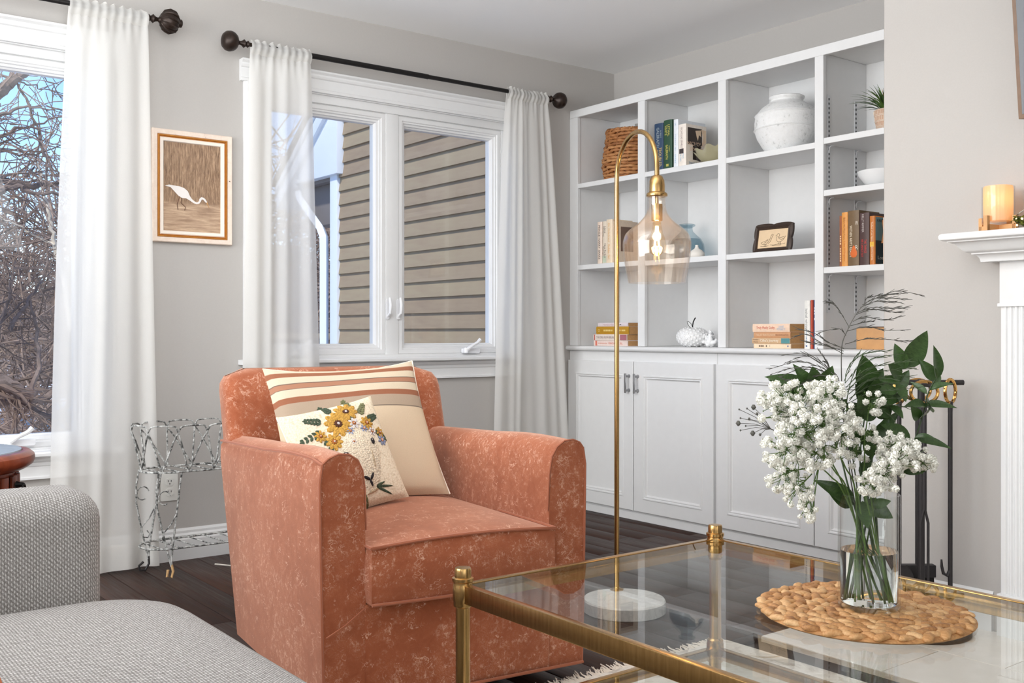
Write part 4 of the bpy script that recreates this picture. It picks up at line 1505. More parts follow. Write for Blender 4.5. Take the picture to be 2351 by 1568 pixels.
    book_flat('topmost pale lilac book of the stack by the window', x + 0.006, 4.086, 0.230, ZT + 0.103, 0.020, 0.17, (224, 212, 216), (('MAKEOVER', 0.36, 0.36, 0.44, (196, 160, 164), 0), ('~~~~', 0.72, 0.16, 0.34, (90, 84, 90), 0)), group=g)

    # third bay, bottom stack
    g = 'four books stacked flat beside the standing white book'
    x = 3.716
    book_flat('lowest cream paperback of the peach coloured stack', x + 0.004, 3.036, 0.205, ZT, 0.021, 0.16, (238, 214, 184), (('~~~~~~~', 0.30, 0.30, 0.5, (110, 90, 70), 0), ('\u2022', 0.93, 0.03, 0.4, (60, 90, 150), 0)), group=g)
    book_flat('book with teal end and white script, second from bottom of the peach stack', x, 3.041, 0.210, ZT + 0.021, 0.026, 0.16, (206, 170, 132), (('Cilka\'s Journey', 0.46, 0.48, 0.62, (246, 238, 220), 0), ('Heather', 0.10, 0.15, 0.24, (120, 96, 76), 0.2), ('Morris', 0.10, 0.12, 0.24, (120, 96, 76), -0.2)), group=g, blocks=((0.88, 0.22, (84, 142, 146)),))
    book_flat('tan book with thin lettering, third up in the peach stack', x + 0.004, 3.036, 0.203, ZT + 0.047, 0.026, 0.16, (206, 154, 112), (('THE LAST TRAIN TO LONDON', 0.34, 0.52, 0.34, (240, 214, 180), 0), ('MEG WAITE CLAYTON', 0.78, 0.34, 0.24, (140, 90, 66), 0)), group=g)
    book_flat('thick topmost book of the peach stack with red spine words', x, 3.039, 0.205, ZT + 0.073, 0.037, 0.16, (240, 208, 182), (('Truly Madly Guilty', 0.36, 0.50, 0.42, (206, 88, 70), 0), ('LIANE', 0.78, 0.14, 0.3, (170, 196, 220), 0.14), ('MORIARTY', 0.78, 0.22, 0.3, (170, 196, 220), -0.16)), group=g)
    # books standing at the end
    g = 'books standing against the third upright'
    book_up('white book with handwritten script standing beside the peach stack', 3.718, 2.760, 0.029, ZT, 0.210, 0.15, (236, 234, 228), (('lethal white', 0.62, 0.42, 0.40, (140, 140, 140), 0), ('~~~~~~~~', 0.25, 0.3, 0.25, (150, 170, 190), 0), ('\u2022', 0.06, 0.03, 0.3, (50, 90, 150), 0)), group=g)
    book_up('slim red and blue book squeezed against the bookcase upright', 3.722, 2.7285, 0.012, ZT, 0.212, 0.15, (186, 76, 52), group=g)
    book_up('slim dark blue book squeezed against the bookcase upright', 3.724, 2.7155, 0.014, ZT, 0.212, 0.15, (56, 84, 130), (('~~~~~~', 0.7, 0.3, 0.4, (226, 226, 232), 0),), group=g)


build_books()


# ---------------------------------------------------------------- ornaments on the shelves
def build_ornaments():
    rnd = random.Random(5)
    # woven basket
    z0 = SHELVES[0][0]
    cx, cy = 3.870, 3.985
    b = thing('wicker_basket', 'brown woven basket holding frames on the top shelf next to the window', 'basket', (cx, cy, z0))
    rows = 15
    hgt = 0.262

    def rad(t):
        return 0.138 + 0.014 * sin(pi * min(1, t * 1.25)) - 0.010 * t
    MB().lathe([(0.12, 0.004), (0.132, 0.006), (rad(.3) - 0.008, hgt * .3), (rad(.6) - 0.008, hgt * .6), (rad(1) - 0.010, hgt), (rad(1) - 0.014, hgt), (rad(.6) - 0.014, hgt * .6), (rad(.2) - 0.014, hgt * .2), (0.1, 0.012)], 28).build('liner', 'basket_weave', b, angle=70)
    for r in range(rows):
        t = (r + 0.5) / rows
        R = rad(t)
        n = 56
        pts = []
        k = 14
        for i in range(n):
            a = 2 * pi * i / n
            w = sin(k * a + pi * (r % 2))
            pts.append((R * cos(a) + 0.006 * w * cos(a), R * sin(a) + 0.006 * w * sin(a), hgt * t + 0.0022 * sin(3.3 * a + r) + 0.0015 * sin(7 * a + 2 * r)))
        rs = [0.0085 + 0.0022 * sin(k * 2 * (2 * pi * i / n) + r) for i in range(n)]
        MB().tube(pts, rs, 6, True).build('woven_row', 'basket_weave', b, angle=80)
    n = 60
    for s in (0, 1):
        pts = [((rad(1) + 0.004 * cos(20 * 2 * pi * i / n + pi * s)) * cos(2 * pi * i / n), (rad(1) + 0.004 * cos(20 * 2 * pi * i / n + pi * s)) * sin(2 * pi * i / n), hgt + 0.002 + 0.004 * sin(20 * 2 * pi * i / n + pi * s)) for i in range(n)]
        MB().tube(pts, 0.006, 6, True).build('braided_rim', 'basket_weave', b, angle=80)
    for a in (pi * 0.5 + 0.25, pi * 1.5 + 0.25):
        c = Vector((rad(1) * cos(a), rad(1) * sin(a), hgt))
        tdir = Vector((-sin(a), cos(a), 0))
        pts = [c + tdir * (0.048 * cos(q)) + Vector((0, 0, 0.030 * sin(q))) for q in [pi * i / 10 for i in range(11)]]
        MB().tube(pts, 0.009, 8).build('handle', 'basket_weave', b)
    # stakes
    for i in range(14):
        a = 2 * pi * (i + .5) / 14
        m = MB()
        m.tube([((rad(t) + 0.004) * cos(a), (rad(t) + 0.004) * sin(a), hgt * t) for t in (0.03, 0.25, 0.5, 0.75, 0.98)], 0.004, 5)
        m.build('stake', 'basket_weave', b)
    # frames poking out of the basket
    for (dx, dy, col, tilt, lab) in ((0.035, -0.045, (44, 40, 38), 0.5, 'black framed card poking out of the basket'), (0.050, -0.075, (176, 164, 148), 0.42, 'silver framed card poking out of the basket'), (0.0, -0.125, (150, 146, 142), 0.30, 'grey card at the right rim of the basket')):
        m = MB().box(-0.003, 0.003, -0.028, 0.028, 0, 0.285)
        o = m.build('framed_card', book_mat(col), bev=0.001, seg=1)
        o.location = (cx + dx, cy + dy * 0.7, z0 + 0.02)
        o.rotation_euler = (-tilt * 0.25, 0.05, 0.5)
        tag(o, lab, 'card', 'cards in the basket')

    # pearly bowl: scalloped glass dish
    bw = thing('glass_bowl', 'pearly scalloped glass bowl in front of the portrait book', 'bowl', (3.795, 3.330, SHELVES[1][0]))

    def bowl(s, t, off=0.0):
        a = 2 * pi * s
        sc = 1 + 0.10 * t ** 3 * cos(9 * a)
        r = (0.035 + 0.062 * t ** 0.75) * sc + off
        return (r * cos(a), r * sin(a) * 1.05, 0.006 + 0.072 * t ** 1.4 * (1 + 0.12 * t * cos(9 * a)) + 0.020 * t * sin(a + 2.6))
    MB().grid(lambda s, t: bowl(s, t), 72, 12, True).grid(lambda s, t: bowl(s, 1 - t, -0.004), 72, 12, True).build('dish', 'pearl_glass', bw, angle=180, fix=False)
    MB().lathe([(0.034, 0), (0.037, 0.006), (0.030, 0.008)], 24).build('foot', 'pearl_glass', bw)

    # plaster urn
    u = thing('urn', 'large round white plaster urn with ribbed bands', 'urn', (3.862, 2.961, SHELVES[2][0]))
    prof = []
    for z, r in ((0, 0.086), (0.010, 0.090), (0.04, 0.112), (0.075, 0.132), (0.105, 0.142), (0.112, 0.1455), (0.119, 0.143), (0.150, 0.1445), (0.172, 0.141), (0.179, 0.1435), (0.186, 0.137), (0.215, 0.113), (0.236, 0.083), (0.243, 0.074), (0.250, 0.072), (0.258, 0.080), (0.264, 0.081), (0.268, 0.074), (0.262, 0.064), (0.24, 0.062)):
        prof.append((r, z))
    sm = [prof[0]]
    for a, b2 in zip(prof[:-1], prof[1:]):
        sm += [((a[0] + b2[0]) / 2, (a[1] + b2[1]) / 2), b2]
    mb = MB().lathe(sm, 48, (0, 0, 0), True)
    mb.v = [(x * (1 + 0.012 * noise.noise(Vector((x * 14, y * 14, zz * 14)))), y * (1 + 0.012 * noise.noise(Vector((x * 14, y * 14, zz * 14)))), zz) for x, y, zz in mb.v]
    mb.build('body', 'urn_plaster', u, angle=60)
    for zz, r in ((0.116, 0.1455), (0.182, 0.1415)):
        pts = [(r * cos(2 * pi * i / 48), r * sin(2 * pi * i / 48), zz + 0.003 * sin(2 * 2 * pi * i / 48)) for i in range(48)]
        MB().tube(pts, 0.0035, 6, True).build('rib', 'urn_plaster', u)

    # potted grass
    px, py, pz = 3.865, 2.440, SHELVES[3][0]
    p = thing('potted_grass', 'green potted grass in a carved terracotta pot on the right-hand top shelf', 'plant', (px, py, pz))
    pot = [(0.044, 0), (0.046, 0.003), (0.052, 0.030), (0.058, 0.062), (0.061, 0.088), (0.061, 0.104), (0.0575, 0.106), (0.055, 0.100), (0.052, 0.08), (0.02, 0.078)]
    po = MB().lathe(pot, 36).build('pot', 'pot_clay', p, angle=50)
    for z, r in ((0.014, 0.0488), (0.030, 0.0524), (0.034, 0.0534), (0.054, 0.0567), (0.058, 0.0576), (0.078, 0.0601), (0.083, 0.0607), (0.102, 0.0618)):
        MB().tube([(r * cos(2 * pi * i / 36), r * sin(2 * pi * i / 36), z) for i in range(36)], 0.0011, 4, True).build('carved_line', 'pot_cream', po)
    m = MB()
    for zc, h in ((0.022, 0.012), (0.044, 0.016), (0.068, 0.016), (0.092, 0.013)):
        for i in range(44):
            a = 2 * pi * i / 44
            r = 0.0455 + 0.0160 * min(1, zc / 0.09)
            m.tube([(r * cos(a), r * sin(a), zc - h / 2), ((r + 0.002) * cos(a + 0.02), (r + 0.002) * sin(a + 0.02), zc + h / 2)], 0.0007, 3)
    o = m.build('carved_dashes', 'pot_cream', po, fix=False, smooth=False)
    o['kind'] = 'stuff'
    for mt, nn, ht, spread in (('grass_blade', 64, 0.16, 1.05), ('grass_dark', 40, 0.14, 1.15), ('grass_tip', 14, 0.13, 0.35)):
        for j in range(nn):
            a = rnd.uniform(0, 2 * pi)
            lean = rnd.uniform(0.1, 1.0) * spread
            L = ht * rnd.uniform(0.75, 1.15)
            q = []
            base = Vector((0.02 * cos(a), 0.02 * sin(a), 0.080))
            for s in range(6):
                t = s / 5
                q.append(base + Vector((cos(a) * L * lean * t ** 1.6 * 0.95, sin(a) * L * lean * t ** 1.6 * 0.95, L * (t - 0.55 * lean * t * t))))
            w = [0.0058 * (1 - (s / 5) ** 2) + 0.0004 for s in range(6)]
            side = Vector((-sin(a), cos(a), 0))
            m = MB()
            m.loft([[pp - side * ww, pp + Vector((0, 0, -ww * 0.35)), pp + side * ww] for pp, ww in zip(q, w)], False, False, False)
            m.build('blade', mt, p, fix=False, angle=180)

    # shallow bowl on the second shelf of that bay
    s = thing('white_bowl', 'shallow glossy white bowl on the right-hand shelf', 'bowl', (3.87, 2.470, SHELVES[3][1]))
    MB().lathe([(0.028, 0), (0.050, 0.004), (0.078, 0.026), (0.100, 0.056), (0.106, 0.073), (0.103, 0.076), (0.098, 0.070), (0.074, 0.032), (0.044, 0.012), (0.0, 0.010)], 48).build('dish', 'ceramic_white', s, angle=60)
    MB().lathe([(0.031, -0.0), (0.033, 0.003), (0.028, 0.004)], 24).build('foot', 'ceramic_white', s)

    # wooden cube planter at the bottom right
    w = thing('wooden_box', 'tan wooden box with rounded edges on the counter at far right', 'box', (3.775, 2.470, ZT))
    MB().prism(rrect(0, 0.13, -0.13, 0.075, 0.016), 0, 0.092, lambda a, b2, h: (a, b2, h)).build('body', 'wood_tan', w, angle=40, bev=0.003)
    MB().box(0.012, 0.118, -0.118, 0.063, 0.0925, 0.096).build('inset_top', 'wood_brown', w, bev=0.001)

    # blue glass vase and bud vase
    v = thing('glass_vase', 'squat blue glass bottle vase on the shelf behind the lamp', 'vase', (3.865, 3.580, SHELVES[1][1]))
    prof = [(0.060, 0.0), (0.080, 0.004), (0.088, 0.022), (0.090, 0.055), (0.086, 0.082), (0.072, 0.108), (0.050, 0.128), (0.032, 0.146), (0.028, 0.160), (0.030, 0.168), (0.041, 0.174), (0.043, 0.180), (0.038, 0.184), (0.030, 0.180), (0.026, 0.165)]
    MB().lathe(prof, 40).build('body', 'blue_glass', v, angle=70)
    MB().lathe([(0.0, 0.006), (0.074, 0.007), (0.083, 0.022), (0.085, 0.055), (0.081, 0.082), (0.066, 0.108), (0.0, 0.108)], 40).build('thick_glass', 'blue_glass', v, angle=60)
    v = thing('bud_vase', 'tiny ribbed cream bud vase in front of the blue glass vase', 'vase', (3.805, 3.458, SHELVES[1][1]))
    mb = MB()
    prof = [(0.018, 0), (0.030, 0.004), (0.037, 0.016), (0.036, 0.028), (0.026, 0.040), (0.012, 0.050), (0.0075, 0.060), (0.0075, 0.068), (0.005, 0.068)]
    rings = []
    for r, z in prof:
        rings.append([(r * (1 + 0.045 * (k % 2) * (1 if z < 0.05 else 0)) * cos(2 * pi * k / 56), r * (1 + 0.045 * (k % 2) * (1 if z < 0.05 else 0)) * sin(2 * pi * k / 56), z) for k in range(56)])
    mb.loft(rings).build('body', 'ceramic_matt', v, angle=80)

    # duck drawing in an ornate dark frame, leaning back on its stand
    f = thing('duck_drawing', 'small ornate dark frame with an ink drawing of two ducks', 'picture frame', (3.765, 2.974, SHELVES[2][1]), rotz=0.0)
    W, Hh = 0.105, 0.132
    tilt = Matrix.Rotation(radians(10), 4, 'Y') @ Matrix.Rotation(radians(0), 4, 'Z')

    def T(y, z, x=0.0):
        return tilt @ Vector((x, -y, z))
    # wavy outer edge
    outer = []
    def wav(t): return 0.006 * (abs(sin(2 * pi * t)) ** 0.6) * (1 if 0.0 < t < 1 else 0)
    N = 16
    for i in range(N): outer.append((-W + 2 * W * i / N, 0.0))
    for i in range(N): outer.append((W + wav(i / N) - 0.003, Hh * i / N))
    for i in range(N): outer.append((W - 2 * W * i / N, Hh + wav(i / N)))
    for i in range(N): outer.append((-W - wav(i / N) + 0.003, Hh - Hh * i / N))

    def scaled(k, inset):
        o2 = []
        for i, (a, c) in enumerate(outer):
            side = i // N
            f2 = (i % N) / N
            if side == 0: o2.append((-W + inset + 2 * (W - inset) * f2, inset))
            elif side == 1: o2.append((W - inset, inset + (Hh - 2 * inset) * f2))
            elif side == 2: o2.append((W - inset - 2 * (W - inset) * f2, Hh - inset))
            else: o2.append((-W + inset, Hh - inset - (Hh - 2 * inset) * f2))
        return o2
    rings = [[T(a, c, 0.012) for a, c in outer], [T(a, c, 0.0) for a, c in outer], [T(a, c, -0.006) for a, c in scaled(1, 0.008)], [T(a, c, -0.002) for a, c in scaled(1, 0.014)], [T(a, c, -0.005) for a, c in scaled(1, 0.019)], [T(a, c, 0.003) for a, c in scaled(1, 0.024)]]
    MB().loft(rings, True, True, False).build('frame', 'frame_espresso', f, angle=40)
    MB().poly([T(-W + 0.023, 0.023, 0.002), T(W - 0.023, 0.023, 0.002), T(W - 0.023, Hh - 0.023, 0.002), T(-W + 0.023, Hh - 0.023, 0.002)]).build('paper', 'sketch_paper', f, smooth=False)
    ducks = [
        [(-.062, .042), (-.050, .037), (-.034, .039), (-.022, .050), (-.014, .066), (-.010, .080), (-.004, .086), (.000, .083), (.004, .081), (.000, .080), (-.003, .076), (-.006, .066), (-.012, .050), (-.024, .040)],
        [(-.062, .042), (-.066, .046), (-.056, .050), (-.040, .054), (-.026, .062)], [(-.050, .044), (-.036, .048), (-.026, .058)],
        [(-.040, .038), (-.041, .031), (-.046, .030)], [(-.034, .038), (-.034, .031), (-.039, .030)],
        [(.016, .076), (.022, .078), (.025, .084), (.031, .086), (.037, .083), (.038, .076), (.034, .070), (.030, .068), (.046, .066), (.060, .068), (.072, .072), (.066, .060), (.056, .050), (.044, .045), (.030, .047), (.022, .056), (.022, .068), (.026, .076)],
        [(.034, .062), (.050, .056), (.066, .062)], [(.040, .046), (.038, .036), (.032, .035)], [(.048, .046), (.050, .036), (.044, .035)],
        [(-.066, .030), (-.040, .028), (-.02, .030)], [(-.012, .034), (.01, .032), (.03, .034), (.06, .034), (.074, .037)], [(.0, .030), (.03, .029), (.052, .030)]]
    ik = MB()
    for pl in ducks:
        ik.tube([T(a * 0.98, c * 0.96 + 0.004, 0.0012) for a, c in pl], 0.0007, 4)
    ik.build('ink_drawing', 'sketch_ink', f, fix=False)
    MB().box(0.004, 0.060, -0.035, 0.03, 0.0, 0.004, Matrix.Translation((0.03, -0.05, 0))).box(0.0, 0.004, -0.020, 0.02, 0.0, 0.08, Matrix.Translation((0.055, -0.05, 0)) @ Matrix.Rotation(radians(-24), 4, 'Y')).build('easel_back', 'frame_espresso', f)

    # apple ornament
    a = thing('ceramic_apple', 'white dimpled ceramic apple with a black wire stem', 'ornament', (3.805, 3.485, ZT))
    def ap(s, t):
        th = pi * t
        r = 0.080 * sin(th) ** 0.85
        z = 0.049 + 0.049 * -cos(th)
        if t > 0.86: z -= 0.30 * (t - 0.86) * 0.3
        return (r * cos(2 * pi * s), r * sin(2 * pi * s), z)
    MB().grid(ap, 40, 22, True).build('body', 'ceramic_white', a, angle=180)
    m = MB()
    ng = 150
    for i in range(ng):
        t = (i + 0.5) / ng
        th = math.acos(1 - 2 * t)
        s = (i * 0.618034) % 1.0
        tt = th / pi
        if tt < 0.08 or tt > 0.92: continue
        p0 = Vector(ap(s, tt))
        nrm = (Vector(ap(s, tt)) - Vector((0, 0, 0.049))).normalized()
        q = nrm.to_track_quat('Z', 'Y').to_matrix().to_4x4()
        M = Matrix.Translation(p0) @ q
        m.lathe([(0.0072, -0.001), (0.0062, 0.0014), (0.003, 0.0024)], 7, (0, 0, 0), True, M)
    o = m.build('dimples', 'ceramic_white', a, angle=80)
    o['kind'] = 'stuff'
    m = MB()
    m.tube([(0, 0, 0.088), (0.0, 0.001, 0.105), (0.0, -0.004, 0.125), (0.0, -0.014, 0.140), (0.0, -0.018, 0.144)], 0.0030, 8)
    m.build('stem', 'black_metal', a)
    m = MB()
    m.tube([(0, 0.002, 0.100), (0, 0.012, 0.116), (0, 0.028, 0.127), (0, 0.037, 0.126), (0, 0.034, 0.114), (0, 0.024, 0.102), (0, 0.014, 0.094)], 0.0013, 6)
    m.build('wire_leaf', 'black_metal', a)

    # coral
    c = thing('coral_piece', 'small branching piece of white coral beside the apple ornament', 'ornament', (3.800, 3.368, ZT))
    for (dx, dy, dz, nb) in ((0, 0, 0.085, 0), (0.0, 0.052, 0.030, 1), (0.01, 0.036, 0.062, 2), (-0.012, -0.022, 0.070, 3), (0.0, -0.042, 0.030, 4), (-0.03, 0.02, 0.03, 5), (0.02, -0.01, 0.05, 6)):
        m = MB()
        pts = [Vector((0, 0, 0.012)).lerp(Vector((dx, dy, dz)), k / 4) + Vector((rnd.uniform(-.004, .004), rnd.uniform(-.004, .004), 0.003 * sin(k))) for k in range(5)]
        m.tube(pts, [0.016, 0.014, 0.011, 0.009, 0.006], 8)
        for k in range(5):
            p0 = pts[rnd.randint(1, 4)]
            d = Vector((rnd.uniform(-1, 1), rnd.uniform(-1, 1), rnd.uniform(-0.3, 1))).normalized() * rnd.uniform(0.012, 0.020)
            m.tube([p0, p0 + d * 0.6, p0 + d], [0.008, 0.0065, 0.003], 7)
        m.v = [(x, y, max(z, 0.0)) for x, y, z in m.v]
        m.build('branch', 'coral_white', c, fix=False, angle=120)


build_ornaments()

# ---------------------------------------------------------------- floor lamp
def build_lamp():
    px, py = 2.515, 2.665
    bx, by = 2.455, 2.564
    sx, sy = 2.434, 2.387
    L = thing('floor_lamp', 'brass arched floor lamp with clear glass shade and marble base', 'lamp', (bx, by, 0))
    MB().lathe([(0.136, 0.0), (0.142, 0.004), (0.142, 0.040), (0.138, 0.045), (0.0, 0.045)], 64).build('marble_base', 'marble', L, angle=30)
    ox, oy = px - bx, py - by
    MB().lathe([(0.024, 0.045), (0.024, 0.048), (0.012, 0.053), (0.010, 0.056)], 24, (ox, oy, 0)).build('flange', 'brass', L)
    MB().tube([(ox, oy, 0.05), (ox, oy, 0.4), (ox, oy, 0.8)], 0.0088, 16).build('pole', 'brass', L)
    ex, ey = sx - bx, sy - by
    d = Vector((ex - ox, ey - oy, 0))
    half = d.length / 2
    dn = d.normalized()
    pts = [Vector((ox, oy, 0.80)), Vector((ox, oy, 1.2)), Vector((ox, oy, 1.45))]
    zc = 1.503
    for k in range(25):
        a = pi - pi * k / 24
        pts.append(Vector((ox, oy, zc)) + dn * (half + half * cos(a)) + Vector((0, 0, half * sin(a))))
    pts.append(Vector((ex, ey, 1.47)))
    MB().tube(pts, [0.0086] * 3 + [0.0082] * 26, 14).build('arched_pole', 'brass', L)
    c = (ex, ey, 0)
    MB().lathe([(0.010, 1.480), (0.018, 1.476), (0.0245, 1.462), (0.0265, 1.444), (0.0265, 1.424), (0.034, 1.419), (0.0355, 1.414), (0.034, 1.409), (0.028, 1.407)], 32, c).build('shade_cap', 'brass', L)
    MB().lathe([(0.006, 1.409), (0.006, 1.386), (0.0185, 1.384), (0.0185, 1.330), (0.016, 1.328)], 24, c).build('bulb_socket', 'brass', L, angle=30)
    prof = [(0.0300, 1.408), (0.0298, 1.385), (0.0315, 1.366), (0.0400, 1.346), (0.0600, 1.323), (0.0850, 1.304), (0.1030, 1.286), (0.1110, 1.264), (0.1120, 1.244), (0.1085, 1.205), (0.1010, 1.160), (0.0935, 1.124)]
    sm = []
    for i in range(len(prof) - 1):
        p0 = prof[max(i - 1, 0)]; p1 = prof[i]; p2 = prof[i + 1]; p3 = prof[min(i + 2, len(prof) - 1)]
        for s in range(4):
            t = s / 4
            sm.append(tuple(0.5 * ((2 * p1[k]) + (-p0[k] + p2[k]) * t + (2 * p0[k] - 5 * p1[k] + 4 * p2[k] - p3[k]) * t * t + (-p0[k] + 3 * p1[k] - 3 * p2[k] + p3[k]) * t ** 3) for k in (0, 1)))
    sm.append(prof[-1])
    inner = [(r - 0.0028, z) for r, z in sm[::-1]]
    mb = MB()
    rings = [[(c[0] + r * cos(2 * pi * k / 64), c[1] + r * sin(2 * pi * k / 64), z) for k in range(64)] for r, z in sm + inner]
    mb.loft(rings, True, False, False)
    mb.build('glass_shade', 'shade_glass', L, angle=60, fix=False)
    # bulb
    b = [(0.0125, 1.330), (0.0135, 1.318), (0.020, 1.290), (0.027, 1.268), (0.031, 1.250), (0.030, 1.236), (0.024, 1.224), (0.013, 1.217), (0.001, 1.2155)]
    bo = MB().lathe(b, 32, c).build('bulb', 'bulb_glass', L, angle=80)
    m = MB()
    for k in range(4):
        a = pi / 4 + pi / 2 * k
        m.tube([(c[0] + 0.004 * cos(a), c[1] + 0.004 * sin(a), 1.312), (c[0] + 0.010 * cos(a + .5), c[1] + 0.010 * sin(a + .5), 1.243)], 0.0013, 6)
    m.build('filament', 'filament', bo)
    lt = light('lamp_bulb_light', 'POINT', (sx, sy, 1.272), 3.2, (1.0, 0.66, 0.30), radius=0.02)
    return L


build_lamp()


# ---------------------------------------------------------------- armchair
CH_O = Vector((1.125, 2.195, 0))
CH_R = radians(-7.0)


def ch(x, y, z):
    """armchair coordinates to world: x across the front, y towards its back"""
    return CH_O + Vector((x * cos(CH_R) - y * sin(CH_R), x * sin(CH_R) + y * cos(CH_R), z))


def build_armchair():
    A = thing('armchair', 'terracotta crushed velvet swivel armchair in front of the siding window', 'armchair', CH_O, CH_R)
    W = 0.745

    def yback(z):
        return 0.77 + (z - 0.05) / 0.79 * 0.235

    def arm(sgn):
        # cross section x (0 = outer face), z
        sec = [(0.0, 0.055), (-0.004, 0.25), (-0.008, 0.45), (-0.010, 0.60), (-0.006, 0.638), (0.008, 0.656), (0.035, 0.667), (0.062, 0.664), (0.084, 0.650), (0.097, 0.625), (0.103, 0.580), (0.107, 0.48), (0.109, 0.30), (0.109, 0.055)]
        ny = 22
        rings = []
        for j in range(ny + 1):
            t = j / ny
            ring = []
            for x, z in sec:
                zz = z
                if z > 0.5:
                    zz = z - 0.030 * t ** 1.5 + 0.006 * sin(pi * min(1, t * 2.2))
                yy = (yback(zz) - 0.02) * t
                # front face rolls in slightly
                if j == 0:
                    yy += 0.012 * ((x - 0.05) / 0.06) ** 2
                bulge = 0.012 * sin(pi * t) * sin(pi * min(1, max(0, (z - 0.05) / 0.62)))
                xx = x - (bulge if x < 0.02 else 0)
                ring.append((xx if sgn < 0 else W - xx, yy, zz))
            rings.append(ring)
        a = MB().loft(rings).build('arm', 'velvet', A, angle=62)
        # piping along the outer edge: front outer corner, then back along the top
        pts = []
        for z in (0.06, 0.2, 0.35, 0.5, 0.6, 0.64):
            x = {0.06: 0, 0.2: -0.004, 0.35: -0.007, 0.5: -0.010, 0.6: -0.011, 0.64: -0.008}[z]
            pts.append((x + 0.002, 0.010, z))
        pts[-1] = (-0.002, 0.010, 0.645)
        for j in range(1, 14):
            t = j / 13
            zz = 0.652 - 0.030 * t ** 1.5 + 0.006 * sin(pi * min(1, t * 2.2))
            x = -0.004 - 0.010 * sin(pi * t)
            pts.append((x, (yback(zz) - 0.02) * t, zz))
        pts = [((x if sgn < 0 else W - x), y, z) for x, y, z in pts]
        MB().tube(pts, 0.0038, 6).build('piping', 'velvet_piping', a)
        # seam piping around the front panel top
        fr = [(0.000, 0.006, 0.648), (0.012, 0.002, 0.660), (0.035, 0.0, 0.669), (0.062, 0.0, 0.667), (0.085, 0.002, 0.652), (0.099, 0.006, 0.626), (0.106, 0.008, 0.58), (0.110, 0.010, 0.48)]
        MB().tube([((x if sgn < 0 else W - x), y + 0.004, z) for x, y, z in fr], 0.0030, 6).build('piping', 'velvet_piping', a)
        return a
    arm(-1)
    arm(1)

    # backrest: raked slab with soft edges, tapering in at the base
    def sq(v, e):
        return math.copysign(abs(v) ** e, v)
    zb0, zb1 = 0.055, 0.846
    rings = []
    nz = 34
    for j in range(nz + 1):
        t = j / nz
        z = zb0 + (zb1 - zb0) * t
        yb = yback(z)
        th = 0.150 - 0.030 * t
        x0, x1 = 0.0, W
        if z > 0.5:
            k = min(1, (z - 0.5) / 0.3)
            x0, x1 = -0.004 * k, W + 0.004 * k
        else:
            x0, x1 = 0.012, W - 0.012
        shr = 0.0
        if t > 0.9:
            q = (t - 0.9) / 0.1
            shr = 0.030 * (1 - sqrt(max(0, 1 - q * q)))
        r = 0.045
        n = 5
        if z > zb1 - 0.055:
            q = (z - (zb1 - 0.055)) / 0.055
            x0 += 0.045 * (1 - sqrt(max(0, 1 - q * q)))
            x1 -= 0.055 * (1 - sqrt(max(0, 1 - q * q)))
        cx0, cx1, y0, y1 = x0 + shr, x1 - shr, yb - th + shr * 1.0, yb - shr * 0.8
        pts = rrect(cx0, cx1, y0, y1, r, n)
        # crown the front face a little
        ring = []
        for (x, y) in pts:
            zz = z
            ring.append((x, y, zz))
        rings.append(ring)
    bk = MB().loft(rings)
    bk.build('backrest', 'velvet', A, angle=75)
    # base panel below the seat
    m = MB()
    m.box(0.105, W - 0.105, 0.008, 0.74, 0.055, 0.300)
    bp = m.build('base_panel', 'velvet', A, bev=0.010, seg=3)
    MB().tube([(0.004, 0.0, 0.060), (0.2, -0.001, 0.060), (0.4, -0.001, 0.060), (W - 0.004, 0.0, 0.060)], 0.0042, 6).build('piping', 'velvet_piping', bp)
    for x0, x1 in ((0.0, 0.106), (W - 0.106, W)):
        MB().tube([(0.004 if x0 == 0 else W - 0.004, -0.001, 0.235), (0.050 if x0 == 0 else W - 0.05, -0.002, 0.258), (0.104 if x0 == 0 else W - 0.104, 0.004, 0.292)], 0.0022, 5).build('seam', 'velvet_piping', bp)

    # seat cushion
    def cushion(x0, x1, y0, y1, z0, z1, crown):
        mb = MB()
        nx, ny = 24, 24

        def top(s, t):
            x = x0 + (x1 - x0) * s
            y = y0 + (y1 - y0) * t
            e = (1 - (2 * s - 1) ** 6) * (1 - (2 * t - 1) ** 6)
            cz = crown * (1 - (2 * s - 1) ** 2) * (1 - (1.6 * t - 0.8) ** 2)
            return (x, y, z1 + cz + 0.008 * e)

        def side(s, t):
            # around the perimeter; t goes bottom to top, bulging
            per = s * 4
            k = int(per) % 4
            f = per - int(per)
            c = [(x0, y0), (x1, y0), (x1, y1), (x0, y1)]
            a, bb = c[k], c[(k + 1) % 4]
            x = a[0] + (bb[0] - a[0]) * f
            y = a[1] + (bb[1] - a[1]) * f
            bul = 0.016 * sin(pi * t)
            nx_ = (0, 1, 0, -1)[k]
            ny_ = (-1, 0, 1, 0)[k]
            fade = sin(pi * f) ** 0.5 if 0 < f < 1 else 0
            zt = z1
            if k == 0:
                s2 = f
                zt = z1 + crown * (1 - (2 * s2 - 1) ** 2) * (1 - 0.64)
            return (x + nx_ * bul * fade, y + ny_ * bul * fade, z0 + (zt - z0) * t)
        mb.grid(top, nx, ny)
        mb.grid(side, 96, 8, True)
        return mb
    x0, x1, y0, y1 = 0.110, W - 0.110, -0.022, 0.64
    cu = cushion(x0, x1, y0, y1, 0.302, 0.438, 0.030)
    so = cu.build('seat_cushion', 'velvet', A, angle=50)
    tp = []
    for k in range(21):
        s = k / 20
        tp.append((x0 + (x1 - x0) * s, y0 - 0.002, 0.440 + 0.030 * (1 - (2 * s - 1) ** 2) * 0.36))
